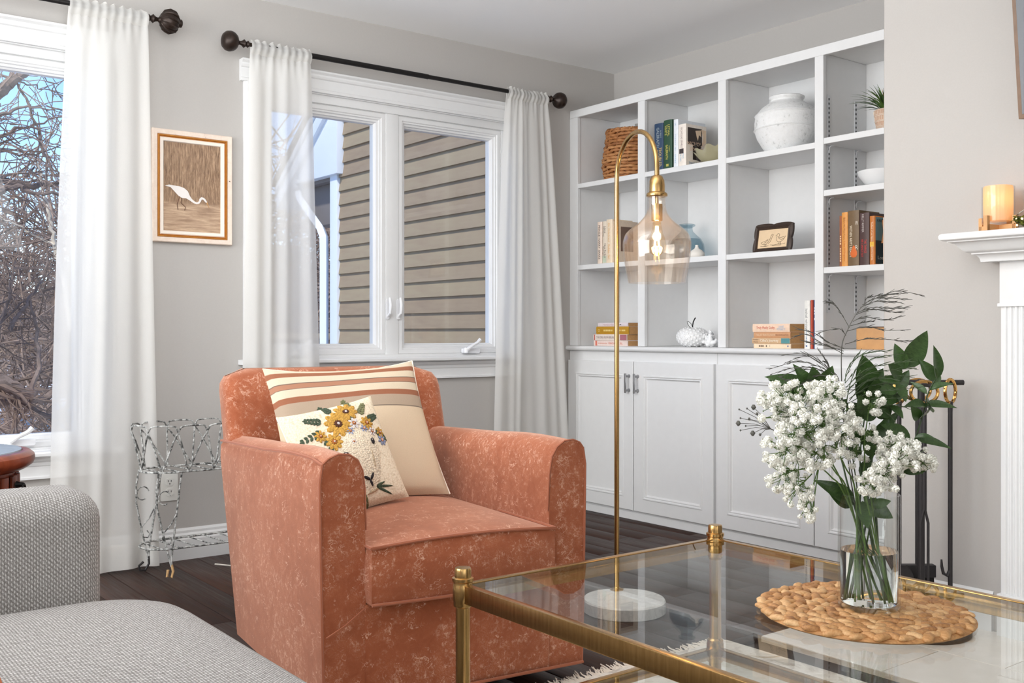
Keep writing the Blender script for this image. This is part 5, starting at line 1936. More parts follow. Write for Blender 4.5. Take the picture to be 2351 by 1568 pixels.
    MB().tube([(x0 + 0.001, y0 + 0.3, 0.442)] + tp + [(x1 - 0.001, y0 + 0.3, 0.442)], 0.0045, 6).build('piping', 'velvet_piping', so)
    MB().tube([(x0 + (x1 - x0) * k / 12, y0 - 0.003, 0.303 - 0.003 * sin(pi * k / 12)) for k in range(13)], 0.0042, 6).build('piping', 'velvet_piping', so)
    # swivel base in the shade underneath
    MB().lathe([(0.24, 0.0), (0.25, 0.008), (0.25, 0.030), (0.20, 0.036), (0.08, 0.040), (0.08, 0.056)], 40, (W / 2, 0.40, 0)).build('swivel_base', 'swivel_dark', A)


build_armchair()


# ---------------------------------------------------------------- cushions on the armchair
class Pillow:
    def __init__(self, TL, TR, BR, BL, thick, pinch=0.07, sag=0.0):
        self.c = [Vector(p) for p in (TL, TR, BR, BL)]
        n = (self.c[1] - self.c[0]).cross(self.c[3] - self.c[0]).normalized()
        self.n = n          # points away from the viewer or towards: fixed below
        if self.n.dot(Vector((sin(YAW), cos(YAW), 0))) > 0:
            self.n = -self.n
        self.t = thick
        self.p = pinch
        self.sag = sag

    def at(self, s, t, side=1, off=0.0):
        """s,t in 0..1 from the top left; front side bulges to the viewer"""
        a, b = 2 * s - 1, 2 * t - 1
        # edges curve inwards between the corners
        a2 = a * (1 - self.p * (1 - b * b) * abs(a) ** 3)
        b2 = b * (1 - self.p * (1 - a * a) * abs(b) ** 3)
        if self.sag and b < 0:
            b2 += self.sag * (1 - a * a) * (-b) ** 2
        s2, t2 = (a2 + 1) / 2, (b2 + 1) / 2
        p = self.c[0].lerp(self.c[1], s2).lerp(self.c[3].lerp(self.c[2], s2), t2)
        h = self.t * (max(0, 1 - a * a) * max(0, 1 - b * b)) ** 0.42
        h += 0.10 * self.t * (1 - a * a) * (1 - b * b) * sin(3.1 * a + 2.2 * b + 1)
        return p + self.n * (side * h + off)

    def mesh(self, name, mat, N=40):
        mb = MB()
        mb.grid(lambda s, t: self.at(s, t, 1), N, N)
        nf = len(mb.f)
        mb.grid(lambda s, t: self.at(1 - s, t, -1), N, N)
        me = mb.mesh(name, mat, angle=180, fix=False)
        uv = me.uv_layers.new(name='UVMap')
        n1 = N + 1
        co = []
        for poly in me.polygons:
            for li in poly.loop_indices:
                vi = me.loops[li].vertex_index
                k = vi % (n1 * n1)
                i, j = k % n1, k // n1
                uv.data[li].uv = ((i / N) if vi < n1 * n1 else 1 - i / N, j / N)
        return me


def build_cushions():
    P1 = Pillow(ch(.072, .735, .850), ch(.592, .785, .866), ch(.590, .505, .462), ch(.06, .455, .458), 0.060, 0.06, 0.055)
    o = place('striped_cushion', P1.mesh('striped_cushion', 'striped_linen'))
    tag(o, 'large linen cushion with rust stripes leaning on the armchair back', 'cushion', 'cushions on the armchair')
    m = MB()
    pts = [P1.at(s / 20, 0, 1) for s in range(21)]
    m.tube(pts, 0.0025, 5)
    pts = [P1.at(1, s / 20, 1) for s in range(21)]
    m.tube(pts, 0.0025, 5)
    m.build('seam', 'pot_cream', o)

    P2 = Pillow(ch(.040, .495, .722), ch(.335, .525, .772), ch(.392, .375, .488), ch(.098, .325, .436), 0.052, 0.05, 0.0)
    o = place('floral_cushion', P2.mesh('floral_cushion', 'hooked_wool'))
    tag(o, 'small hooked wool cushion with sheep face and flower crown', 'cushion', 'cushions on the armchair')

    def patch(name, pts2, mat, off=0.0022):
        """a flat motif of yarn standing a little proud of the cushion; pts2 in s,t"""
        n = len(pts2)
        cs, ct = sum(p[0] for p in pts2) / n, sum(p[1] for p in pts2) / n
        mb = MB()
        ring0 = [P2.at(a, b, 1, -0.001) for a, b in pts2]
        ring1 = [P2.at(cs + (a - cs) * 0.86, ct + (b - ct) * 0.86, 1, off) for a, b in pts2]
        ring2 = [P2.at(cs + (a - cs) * 0.42, ct + (b - ct) * 0.42, 1, off * 1.2) for a, b in pts2]
        i0 = len(mb.v)
        mb.loft([ring0, ring1, ring2], True, False, True)
        return mb.build(name, mat, o, angle=60)

    def ell(cs, ct, a, b, rot=0.0, n=10, pw=1.0):
        out = []
        for k in range(n):
            q = 2 * pi * k / n
            x, y = a * cos(q), b * sin(q)
            if pw != 1.0:
                y *= (1 - 0.35 * cos(q))
            out.append((cs + x * cos(rot) - y * sin(rot), ct + x * sin(rot) + y * cos(rot)))
        return out

    def leaf(s, t, ln, wd, ang, mat='wool_green'):
        patch('leaf_motif', ell(s + ln * .5 * cos(ang), t + ln * .5 * sin(ang), ln * .5, wd, ang, 8, 0.9), mat)

    def frond(s, t, ln, ang, mat='wool_green', n=5):
        for k in range(n):
            f = (k + 0.6) / n
            x, y = s + ln * f * cos(ang), t + ln * f * sin(ang)
            for sg in (-1, 1):
                a2 = ang + sg * 0.75
                leaf(x, y, 0.055 * (1.15 - 0.5 * f), 0.015, a2, mat)
        leaf(s + ln * 0.9 * cos(ang), t + ln * 0.9 * sin(ang), 0.05, 0.014, ang, mat)

    def flower(s, t, r, mat, n=9, core='wool_brown', core_r=0.3, squash=1.0):
        for k in range(n):
            a = 2 * pi * k / n + 0.3
            patch('petal_motif', ell(s + r * .62 * cos(a), t + r * .62 * sin(a) * squash, r * .42, r * .24, a, 8), mat, 0.003)
        patch('flower_centre', ell(s, t, r * core_r, r * core_r * squash, 0, 10), core, 0.0045)
        patch('flower_centre', ell(s, t, r * core_r * .4, r * core_r * .4, 0, 8), 'wool_white', 0.0055)

    # face
    patch('face_motif', [(0.50, 0.33), (0.60, 0.30), (0.74, 0.33), (0.82, 0.42), (0.82, 0.58), (0.76, 0.72), (0.70, 0.86), (0.58, 0.92), (0.46, 0.86), (0.42, 0.72), (0.38, 0.56), (0.40, 0.42)], 'wool_face', 0.0030)
    # foliage
    frond(0.33, 0.27, 0.24, radians(172))
    frond(0.36, 0.18, 0.16, radians(200))
    frond(0.47, 0.12, 0.13, radians(255))
    frond(0.66, 0.14, 0.17, radians(-78), 'wool_sage')
    frond(0.74, 0.20, 0.14, radians(-48), 'wool_sage')
    frond(0.80, 0.26, 0.12, radians(-15))
    frond(0.84, 0.36, 0.14, radians(40))
    leaf(0.36, 0.36, 0.09, 0.028, radians(160))
    leaf(0.34, 0.42, 0.08, 0.028, radians(120))
    leaf(0.60, 0.22, 0.10, 0.03, radians(-30))
    leaf(0.56, 0.30, 0.08, 0.026, radians(80))
    # flowers
    flower(0.62, 0.13, 0.125, 'wool_gold', 9, squash=0.75)
    flower(0.49, 0.235, 0.135, 'wool_gold', 10)
    flower(0.28, 0.305, 0.06, 'wool_gold', 8, 'wool_rust')
    flower(0.38, 0.39, 0.085, 'wool_gold', 9, 'wool_rust')
    flower(0.78, 0.29, 0.07, 'wool_gold', 8, 'wool_rust')
    flower(0.64, 0.27, 0.06, 'wool_white', 7, 'wool_rust', 0.35)
    flower(0.57, 0.335, 0.042, 'wool_blue', 6, 'wool_rust', 0.35)
    flower(0.72, 0.34, 0.04, 'wool_blue', 6, 'wool_pink', 0.35)
    flower(0.80, 0.38, 0.045, 'wool_white', 6, 'wool_rust', 0.35)
    flower(0.56, 0.44, 0.032, 'wool_white', 6, 'wool_rust', 0.35)
    flower(0.89, 0.47, 0.055, 'wool_blue', 7, 'wool_pink', 0.35)
    flower(0.90, 0.395, 0.055, 'wool_gold', 7, 'wool_rust', 0.35)
    # eyes, nose, mouth
    patch('eye_motif', ell(0.435, 0.535, 0.032, 0.024, 0.5), 'wool_black', 0.0055)
    patch('eye_motif', ell(0.76, 0.47, 0.022, 0.032, 0.0), 'wool_black', 0.0055)
    patch('eye_motif', ell(0.43, 0.528, 0.009, 0.008, 0.0, 6), 'wool_white', 0.0068)
    patch('eye_motif', ell(0.755, 0.46, 0.008, 0.009, 0.0, 6), 'wool_white', 0.0068)
    patch('nose_motif', ell(0.565, 0.775, 0.040, 0.014, 0.55), 'wool_black', 0.0055)
    patch('nose_motif', ell(0.625, 0.770, 0.040, 0.014, -0.9), 'wool_black', 0.0055)
    patch('nose_motif', ell(0.600, 0.825, 0.034, 0.012, 1.35), 'wool_black', 0.0055)
    patch('cheek_motif', ell(0.70, 0.62, 0.010, 0.10, 0.12), 'wool_shade', 0.0042)
    patch('cheek_motif', ell(0.60, 0.895, 0.07, 0.012, -0.2), 'wool_shade', 0.0042)
    for a, ln in ((0.15, 0.20), (0.55, 0.20), (-0.2, 0.12)):
        leaf(0.64, 0.86, ln, 0.012, a)
    for a, ln in ((2.0, 0.16), (1.75, 0.22), (1.5, 0.24), (1.3, 0.16)):
        leaf(0.50, 0.87, ln, 0.012, a, 'wool_green' if a > 1.6 else 'wool_sage')
    # side edge welt
    m = MB()
    m.tube([P2.at(0, s / 20, 1) for s in range(21)], 0.003, 5)
    m.build('welt', 'pot_cream', o)


build_cushions()


# ---------------------------------------------------------------- sofa in the foreground
def soft_box(x0, x1, y0, y1, z0, z1, r, seg=5, crown=0.0, n=10):
    """rounded upholstered block"""
    mb = MB()
    mb.box(x0, x1, y0, y1, z0, z1)
    me = bpy.data.meshes.new('t')
    me.from_pydata(mb.v, [], mb.f)
    bm = bmesh.new()
    bm.from_mesh(me)
    bmesh.ops.recalc_face_normals(bm, faces=bm.faces)
    bmesh.ops.bevel(bm, geom=bm.edges[:], offset=r, segments=seg, profile=0.5, affect='EDGES', clamp_overlap=True)
    out = MB()
    bm.verts.ensure_lookup_table()
    out.v = [tuple(v.co) for v in bm.verts]
    out.f = [tuple(v.index for v in f.verts) for f in bm.faces]
    out.mi = [0] * len(out.f)
    bm.free()
    bpy.data.meshes.remove(me)
    return out


def build_sofa():
    S = thing('sofa', 'light grey woven sofa with rounded arm and long seat in the foreground', 'sofa', (0.2, 1.2, 0))
    ox, oy = -0.2, -1.2

    # long seat cushion with a generously rounded far corner
    def seat_outline(inset, r):
        x1, y1 = 0.735 - inset, 2.135 - inset
        pts = []
        n = 14
        for k in range(n + 1):
            a = pi / 2 * k / n
            pts.append((x1 - r + r * cos(a), y1 - r + r * sin(a)))
        pts.append((-0.55 + inset, y1))
        pts.append((-0.55 + inset, -0.3 + inset))
        pts.append((x1, -0.3 + inset))
        return pts
    rings = []
    for ins, z in ((0.04, 0.20), (0.008, 0.215), (0.0, 0.26), (0.0, 0.36), (0.006, 0.392), (0.022, 0.418), (0.050, 0.436), (0.10, 0.447), (0.2, 0.455)):
        rings.append([(x + ox, y + oy, z) for x, y in seat_outline(ins, 0.17 - ins * 0.4)])
    MB().loft(rings).build('seat_cushion', 'sofa_weave', S, angle=70)
    rings = []
    for ins, z in ((0.05, 0.10), (0.03, 0.11), (0.03, 0.2)):
        rings.append([(x + ox, y + oy, z) for x, y in seat_outline(ins, 0.12)])
    MB().loft(rings).build('frame', 'sofa_weave', S, angle=40)
    # arm at the far end
    a = soft_box(-0.65 + ox, 0.600 + ox, 2.100 + oy, 2.300 + oy, 0.10, 0.648, 0.062, 6)
    a.build('arm', 'sofa_weave', S, angle=70)
    b = soft_box(-0.80 + ox, -0.56 + ox, -0.3 + oy, 2.3 + oy, 0.10, 0.80, 0.07, 5)
    b.build('back', 'sofa_weave', S, angle=70)
    for x, y in ((0.62, 2.0), (-0.5, 2.0), (0.62, -0.2), (-0.5, -0.2)):
        MB().lathe([(0.018, 0), (0.024, 0.10)], 12, (x + ox, y + oy, 0)).build('leg', 'swivel_dark', S)
    # rust cushion mostly out of view
    c = (0.115, 1.40, 0.535)
    P = Pillow((c[0] - .30, c[1] + .16, .66), (c[0] + .165, c[1] + .16, .60), (c[0] + .165, c[1] - .24, .478), (c[0] - .30, c[1] - .24, .478), 0.06)
    me = P.mesh('rust_cushion', 'soft_pillow_rust', 20)
    o = place('rust_cushion', me)
    tag(o, 'corner of a rust orange cushion on the grey sofa', 'cushion')


build_sofa()


# ---------------------------------------------------------------- round side table
def build_side_table():
    cx, cy = 0.455, 3.235
    T = thing('side_table', 'round cherry wood drum table with pale inset top by the left window', 'side table', (cx, cy, 0))
    MB().lathe([(0.0, 0.572), (0.225, 0.572), (0.238, 0.578), (0.252, 0.588), (0.258, 0.600), (0.256, 0.614), (0.244, 0.624), (0.226, 0.626), (0.224, 0.622), (0.0, 0.622)], 64).build('top', 'cherry_wood', T, angle=35)
    MB().lathe([(0.222, 0.6225), (0.222, 0.629), (0.0, 0.629)], 64).build('inset_top', 'stone_inset', T, angle=30)
    MB().lathe([(0.205, 0.10), (0.205, 0.572)], 48).build('body', 'cherry_wood', T, angle=40)
    for k in range(24):
        a = 2 * pi * k / 24
        M = Matrix.Translation((0.206 * cos(a), 0.206 * sin(a), 0)) @ Matrix.Rotation(a, 4, 'Z')
        MB().box(0, 0.012, -0.016, 0.016, 0.11, 0.56, M).build('stave', 'cherry_wood', T, bev=0.004)
    MB().lathe([(0.23, 0.0), (0.235, 0.03), (0.225, 0.08), (0.21, 0.10)], 48).build('plinth', 'cherry_wood', T, angle=40)
    # ring pull facing the room
    a = radians(-32)
    p = Vector((0.222 * cos(a), 0.222 * sin(a), 0.535))
    d = Vector((cos(a), sin(a), 0))
    h = MB()
    h.tube([p, p + d * 0.012, p + d * 0.020], [0.010, 0.007, 0.006], 8)
    q = p + d * 0.02 + Vector((0, 0, -0.030))
    tdir = Vector((-sin(a), cos(a), 0))
    h.tube([q + tdir * (0.014 * cos(t)) + Vector((0, 0, 0.032 * sin(t))) for t in [2 * pi * k / 20 for k in range(20)]], 0.003, 6, True)
    h.build('ring_pull', 'black_metal', T)


build_side_table()


# ---------------------------------------------------------------- wire plant stand
def build_plant_stand():
    x0, x1 = 1.275, 1.90
    y0, y1 = 3.955, 4.185
    S = thing('plant_stand', 'worn white wire plant stand between curtain and armchair', 'plant stand', ((x0 + x1) / 2, (y0 + y1) / 2, 0))
    ox, oy = -(x0 + x1) / 2, -(y0 + y1) / 2

    def oval(inset, z, n=48):
        # stadium outline
        a, b, r = x0 + inset, x1 - inset, (y1 - y0) / 2 - inset
        pts = []
        L = (b - a - 2 * r)
        per = 2 * L + 2 * pi * r
        yc = (y0 + y1) / 2
        for k in range(n):
            s = per * k / n
            if s < L:
                pts.append((a + r + s, yc - r))
            elif s < L + pi * r:
                q = (s - L) / r - pi / 2
                pts.append((b - r + r * cos(q), yc + r * sin(q)))
            elif s < 2 * L + pi * r:
                pts.append((b - r - (s - L - pi * r), yc + r))
            else:
                q = (s - 2 * L - pi * r) / r + pi / 2
                pts.append((a + r + r * cos(q), yc + r * sin(q)))
        return [Vector((x + ox, y + oy, z)) for x, y in pts]
    zt, zm, zl = 0.585, 0.415, 0.118
    for nm, z, ins in (('tray_rim', zm, 0.014), ('shelf_rim', zl, 0.012)):
        o = MB().tube(oval(ins, z), 0.0040, 6, True).build(nm, 'worn_wire', S)
        yc = 0.0
        n = 9
        for k in range(n):
            x = x0 + 0.06 + (x1 - x0 - 0.12) * k / (n - 1) + ox
            MB().tube([(x + 0.012, (y0 - (y0 + y1) / 2) + ins, z), (x - 0.012, -(y0 - (y0 + y1) / 2) - ins, z)], 0.0028, 5).build('cross_wire', 'worn_wire', o)
    # basket loops: hairpins leaning outwards, crossing each other
    N = 14
    lo, hi = oval(0.014, zm, N * 4), oval(-0.018, zt, N * 4)
    for k in range(N):
        i = k * 4
        m = len(lo)
        a0, a1 = lo[(i - 2) % m], lo[(i + 6) % m]
        b0, b1 = hi[i % m], hi[(i + 4) % m]
        mid = hi[(i + 2) % m]
        pts = [a0, a0.lerp(b0, 0.35), a0.lerp(b0, 0.7), b0 + Vector((0, 0, -0.012)), b0.lerp(mid, 0.18) + Vector((0, 0, 0.008)), b0.lerp(mid, 0.5) + Vector((0, 0, 0.013)), mid + Vector((0, 0, 0.014)), b1.lerp(mid, 0.5) + Vector((0, 0, 0.013)), b1.lerp(mid, 0.18) + Vector((0, 0, 0.010)), b1 + Vector((0, 0, -0.012)), a1.lerp(b1, 0.7), a1.lerp(b1, 0.35), a1]
        MB().tube(pts, 0.0034, 6).build('basket_loop', 'worn_wire', S)
    # legs: S-curved pairs meeting in a foot, with a curl inside
    def leg(px, py, sx, sy, foot):
        base = Vector((px + ox, py + oy, 0))
        for j, w in enumerate((-0.066, 0.040)):
            pts = []
            prof = ((0, -0.040, zm), (0.18, -0.050, 0.35), (0.4, -0.048, 0.28), (0.62, -0.032, 0.20), (0.8, -0.014, 0.12), (0.92, -0.003, 0.075), (1.0, 0.002, 0.05)) if j == 0 else ((0, 0.052, zm), (0.2, 0.040, 0.34), (0.4, 0.029, 0.26), (0.62, 0.018, 0.18), (0.8, 0.009, 0.12), (0.92, 0.004, 0.075), (1.0, 0.004, 0.05))
            for t, dx, z in prof:
                pts.append(base + Vector((dx * sx, 0.02 * sy * (1 - t), z)))
            MB().tube(pts, 0.0036, 6).build('leg_wire', 'worn_wire', S)
        c = base + Vector((-0.022 * sx, 0.008 * sy, 0.315))
        pts = [c + Vector((0.026 * (1 - 0.35 * q / 8) * cos(q) * sx, 0, 0.030 * (1 - 0.3 * q / 8) * sin(q))) for q in [0.3 + 5.0 * k / 16 for k in range(17)]]
        MB().tube(pts, 0.0026, 5).build('scroll', 'worn_wire', S)
        pts = [base + Vector((dx * sx, 0.006 * sy, z)) for dx, z in ((0.024, 0.250), (0.006, 0.215), (-0.022, 0.185), (-0.030, 0.160), (-0.018, 0.140), (0.0, 0.136), (0.006, 0.150), (-0.004, 0.165))]
        MB().tube(pts, 0.0026, 5).build('scroll', 'worn_wire', S)
        if foot == 'wrap':
            MB().tube([base + Vector((0.004 * sx, 0, 0.056)), base + Vector((0.010 * sx, 0, 0.030)), base + Vector((0.002 * sx, -0.004, 0.006)), base + Vector((-0.014 * sx, 0, 0.012)), base + Vector((-0.010 * sx, 0, 0.038))], 0.0052, 8).build('foot', 'tan_wrap', S)
        else:
            MB().tube([base + Vector((0.004 * sx, 0, 0.06)), base + Vector((0.006 * sx, 0, 0.03)), base + Vector((-0.008 * sx, 0, 0.006)), base + Vector((-0.030 * sx, 0, 0.008)), base + Vector((-0.034 * sx, 0, 0.026)), base + Vector((-0.016 * sx, 0, 0.040))], 0.0048, 7).build('foot', 'iron_dark', S)
    leg(1.372, 3.972, 1, 1, 'wrap')
    leg(1.345, 4.165, 1, -1, 'curl')
    leg(1.800, 3.972, -1, 1, 'curl')
    leg(1.850, 4.170, -1, -1, 'curl')

    # wall outlet and a cord on the floor
    o = thing('wall_outlet', 'white wall outlet behind the wire plant stand', 'outlet', (1.476, D, 0.312))
    MB().prism(rrect(-0.036, 0.036, -0.058, 0.058, 0.006), 0, 0.006, lambda a, b, h: (a, -h, b)).build('cover_plate', 'outlet_white', o, bev=0.0015)
    for z in (0.022, -0.022):
        MB().prism(rrect(-0.016, 0.016, z - 0.016, z + 0.016, 0.010), 0.005, 0.0085, lambda a, b, h: (a, -h, b)).build('socket', 'outlet_white', o)
        for x in (-0.006, 0.006):
            MB().box(x - 0.0012, x + 0.0012, -0.0092, -0.008, z, z + 0.008).build('slot', 'slot_dark', o, smooth=False)
        MB().lathe([(0.0025, 0), (0.0025, 0.0008)], 8, (0, 0, 0), True, Matrix.Translation((0, -0.0086, z - 0.008)) @ Matrix.Rotation(radians(90), 4, 'X')).build('slot', 'slot_dark', o, smooth=False)
    c = MB()
    c.tube([(1.60, 4.10, 0.005), (1.64, 4.04, 0.004), (1.72, 4.00, 0.004), (1.85, 3.97, 0.004), (2.05, 3.96, 0.004)], 0.0032, 6)
    tag(c.build('power_cord', 'plastic_cord'), 'thin pale power cord on the floor under the wire plant stand', 'cord')


build_plant_stand()


# ---------------------------------------------------------------- egret picture
def build_picture():
    x0, x1, z0, z1 = 1.400, 1.745, 1.340, 1.812
    P = thing('egret_picture', 'framed picture of a white egret wading before brown reeds', 'picture', ((x0 + x1) / 2, D, (z0 + z1) / 2))
    w, h = (x1 - x0) / 2, (z1 - z0) / 2

    def ring(ins, y):
        return [(-w + ins, y, -h + ins), (w - ins, y, -h + ins), (w - ins, y, h - ins), (-w + ins, y, h - ins)]
    MB().loft([ring(0, 0), ring(0, -0.018), ring(0.003, -0.022), ring(0.020, -0.020), ring(0.022, -0.016)], True, False, False).build('outer_frame', 'frame_cream', P, angle=30)
    MB().loft([ring(0.021, -0.015), ring(0.0235, -0.021), ring(0.027, -0.021), ring(0.0285, -0.017), ring(0.031, -0.019), ring(0.033, -0.014)], True, False, False).build('gilt_band', 'frame_gold', P, angle=30)
    MB().loft([ring(0.032, -0.014), ring(0.036, -0.018), ring(0.047, -0.015), ring(0.050, -0.008)], True, False, False).build('liner', 'frame_liner', P, angle=30)
    MB().box(-w + 0.049, w - 0.049, -0.009, -0.005, -h + 0.049, h - 0.049).build('print', 'reed_print', P, smooth=False)
    yb = -0.0105

    def f2(name, poly, mat, off=0.0):
        MB().prism(poly, yb - off, yb + 0.001 - off, lambda a, b, hh: (a, hh, b)).build(name, mat, P, smooth=False)
    f2('egret_body', [(-.118, .000), (-.100, .006), (-.080, .004), (-.055, .002), (-.035, -.004), (-.020, -.016), (-.012, -.034), (-.004, -.046), (.008, -.056), (.020, -.060), (.028, -.054), (.030, -.044), (.038, -.036), (.050, -.038), (.058, -.046), (.064, -.056), (.060, -.060), (.052, -.052), (.046, -.046), (.040, -.046), (.037, -.054), (.030, -.064), (.018, -.068), (.004, -.064), (-.012, -.054), (-.028, -.046), (-.045, -.046), (-.060, -.038), (-.078, -.020), (-.094, -.004)], 'egret_white')
    f2('egret_beak', [(.060, -.058), (.064, -.056), (.074, -.082)], 'egret_beak', 0.0004)
    for pl in ([(-.056, -.040), (-.062, -.062), (-.066, -.075), (-.062, -.098)], [(-.046, -.046), (-.050, -.066), (-.030, -.084), (-.034, -.098)]):
        MB().tube([(a, yb, b) for a, b in pl], 0.0016, 5).build('egret_leg', 'egret_leg', P)
    MB().box(-w + 0.047, w - 0.047, -0.0135, -0.0125, -h + 0.047, h - 0.047).build('glazing', 'picture_glass', P, smooth=False)


build_picture()

# ---------------------------------------------------------------- fireplace surround
def build_fireplace():
    XP = XC - 0.030
    YL, YR = 1.624, 0.18
    F = thing('fireplace_mantel', 'white fireplace mantel with coved shelf and fluted pilaster', 'mantel', (XC, 0.9, 0))
    oy = -0.9

    def pil(ya, yb):
        # fluted front: profile in (y, x)
        n = 7
        w = ya - yb
        prof = [(yb, 0.0), (yb, -0.026)]
        m = 0.014
        fl = (w - 2 * m) / n
        for k in range(n):
            y = yb + m + fl * k
            prof += [(y, -0.030), (y + fl * 0.18, -0.030)]
            for q in range(1, 5):
                a = pi * q / 5
                prof.append((y + fl * (0.18 + 0.64 * q / 5), -0.030 + 0.006 * sin(a)))
            prof += [(y + fl * 0.82, -0.030)]
        prof += [(ya - m, -0.030), (ya, -0.026), (ya, 0.0)]
        MB().prism(prof, 0.138, 1.044, lambda a, b, h: (b, a + oy, h)).build('pilaster', 'trim_white', F, angle=25)
        MB().box(-0.040, 0, yb - 0.008 + oy, ya + 0.008 + oy, 0.0, 0.138).build('plinth', 'trim_white', F, bev=0.004)
        mb = MB().box(-0.032, 0, yb - 0.002 + oy, ya + 0.002 + oy, 1.052, 1.19)
        mb.box(-0.037, 0, yb - 0.007 + oy, ya + 0.007 + oy, 1.042, 1.053)
        mb.build('frieze_block', 'trim_white', F, bev=0.002)
    pil(YL, YL - 0.15)
    pil(YR + 0.15, YR)
    MB().box(-0.022, 0, YR + 0.15 + oy, YL - 0.15 + oy, 0.95, 1.19).build('frieze', 'trim_white', F, bev=0.002)
    MB().box(-0.004, 0, YR + 0.15 + oy, YL - 0.15 + oy, 0.0, 0.95).build('surround_slab', 'hearth_tile', F, smooth=False)
    MB().box(-0.010, -0.004, YR + 0.30 + oy, YL - 0.30 + oy, 0.006, 0.78).build('firebox_opening', 'firebox', F, smooth=False)
    # coved crown and shelf, returned around both ends
    prof = [(0.036, 1.184), (0.042, 1.184), (0.043, 1.190), (0.045, 1.197), (0.050, 1.203), (0.058, 1.207), (0.062, 1.208), (0.062, 1.2125), (0.066, 1.2125), (0.072, 1.214), (0.080, 1.219), (0.086, 1.226), (0.092, 1.234), (0.098, 1.240), (0.107, 1.245), (0.114, 1.2465), (0.114, 1.250), (0.124, 1.251), (0.130, 1.254), (0.1325, 1.260), (0.1325, 1.266), (0.130, 1.271), (0.125, 1.274)]
    rings = []
    for o, z in prof:
        rings.append([(0.0, YL + o + oy, z), (-0.030 - o, YL + o + oy, z), (-0.030 - o, YR - o + oy, z), (0.0, YR - o + oy, z)])
    mb = MB().loft(rings, False, False, False)
    mb.poly(rings[-1])
    mb.poly(rings[0][::-1])
    mb.build('mantel_shelf', 'trim_white', F, angle=24)

    # candle in a glass cylinder on a wooden cross stand
    zt = 1.274
    cx, cy = 3.128, 1.600
    c = thing('pillar_candle', 'lit cream pillar candle in a glass cylinder on the mantel', 'candle', (cx, cy, zt + 0.022))
    k = 0.0455
    MB().lathe([(0.040, 0.010), (0.0425, 0.013), (0.0430, 0.112), (0.041, 0.118), (0.036, 0.119), (0.030, 0.112), (0.0, 0.110)], 40).build('wax', 'candle_wax', c, angle=50)
    MB().lathe([(0.0, 0.0), (0.046, 0.0), (0.0475, 0.003), (0.0475, 0.116), (0.0462, 0.117), (0.0458, 0.116), (0.0455, 0.008), (0.0, 0.007)], 48).build('glass_cylinder', 'candle_glass', c, angle=40)
    light('candle_flame_light', 'POINT', (cx, cy - 0.004, zt + 0.022 + 0.078), 0.085, (1.0, 0.58, 0.24), radius=0.008)
    s = thing('candle_stand', 'low wooden cross stand under the pillar candle', 'candle stand', (cx, cy, zt))
    for a in (radians(37.5 + 45), radians(37.5 - 45)):
        M = Matrix.Rotation(a, 4, 'Z')
        MB().box(-0.062, 0.062, -0.007, 0.007, 0, 0.020, M).build('bar', 'wood_tan', s, bev=0.001, seg=1)
        for e in (-1, 1):
            MB().box(e * 0.0505, e * 0.064, -0.007, 0.007, 0, 0.046, M).build('prong', 'wood_tan', s, bev=0.001, seg=1)

    # boxwood sprigs and a string of fairy lights
    rnd = random.Random(12)
    lm = {}
    for mt in ('boxwood_leaf', 'boxwood_dark'):
        m = MB()
        L, W = 0.020, 0.0068
        pts = []
        for i in range(5):
            t = i / 4
            w = W * sin(pi * min(0.98, 0.12 + 0.86 * t)) ** 0.8
            z = 0.003 * sin(pi * t)
            pts.append([Vector((L * t, -w, z + 0.0016)), Vector((L * t, 0, z)), Vector((L * t, w, z + 0.0016))])
        m.loft(pts, False, False, False)
        lm[mt] = m.mesh('leaf', mt, fix=False, angle=180)
    for j, (gx, gy, gz, lab) in enumerate(((3.128, 1.512, zt, 'boxwood sprig right beside the pillar candle'), (3.12, 1.462, zt, 'boxwood sprig at the right edge of the mantel view'), (3.15, 1.40, zt, 'boxwood sprig farther along the mantel'))):
        g = thing('boxwood_sprig', lab, 'greenery', (gx, gy, gz), group='boxwood sprigs on the mantel')
        for b in range(7):
            a = rnd.uniform(0, 2 * pi)
            tip = Vector((cos(a) * 0.032, sin(a) * 0.032, rnd.uniform(0.012, 0.040)))
            MB().tube([(0, 0, 0.003), tip * 0.5 + Vector((0, 0, 0.004)), tip], 0.0014, 5).build('twig', 'boxwood_dark', g)
            for q in range(8):
                f = 0.35 + 0.65 * q / 7
                p = Vector((0, 0, 0.003)).lerp(tip, f)
                d = Vector((rnd.uniform(-1, 1), rnd.uniform(-1, 1), rnd.uniform(-0.1, 0.9))).normalized()
                M = Matrix.Translation(p) @ d.to_track_quat('X', 'Z').to_matrix().to_4x4() @ Matrix.Scale(rnd.uniform(0.75, 1.1), 4)
                if (M @ Vector((0.02, 0, 0))).z < 0.001:
                    continue
                place('leaf', lm[rnd.choice(('boxwood_leaf', 'boxwood_leaf', 'boxwood_dark'))], g, M=M)
    fl = thing('fairy_lights', 'wire of tiny warm fairy lights among the boxwood', 'string lights', (3.12, 1.50, zt))
    pts = [Vector((0.0, 0.045, 0.034)), Vector((0.002, 0.030, 0.052)), Vector((0.0, 0.0, 0.068)), Vector((0.0, -0.05, 0.082)), Vector((0.0, -0.10, 0.084)), Vector((0.0, -0.14, 0.06)), Vector((0, -0.16, 0.02))]
    MB().tube(pts, 0.0009, 5).build('wire', 'fairy_wire', fl)
    for p in ((-0.012, 0.035, 0.034), (-0.02, 0.028, 0.012), (-0.030, -0.005, 0.006), (-0.022, 0.012, 0.030), (-0.02, -0.055, 0.012), (0.0, 0.048, 0.018)):
        MB().lathe([(0.0005, -0.0035), (0.003, -0.001), (0.003, 0.001), (0.0005, 0.0035)], 8, p).build('bulb', 'fairy_bulb', fl)

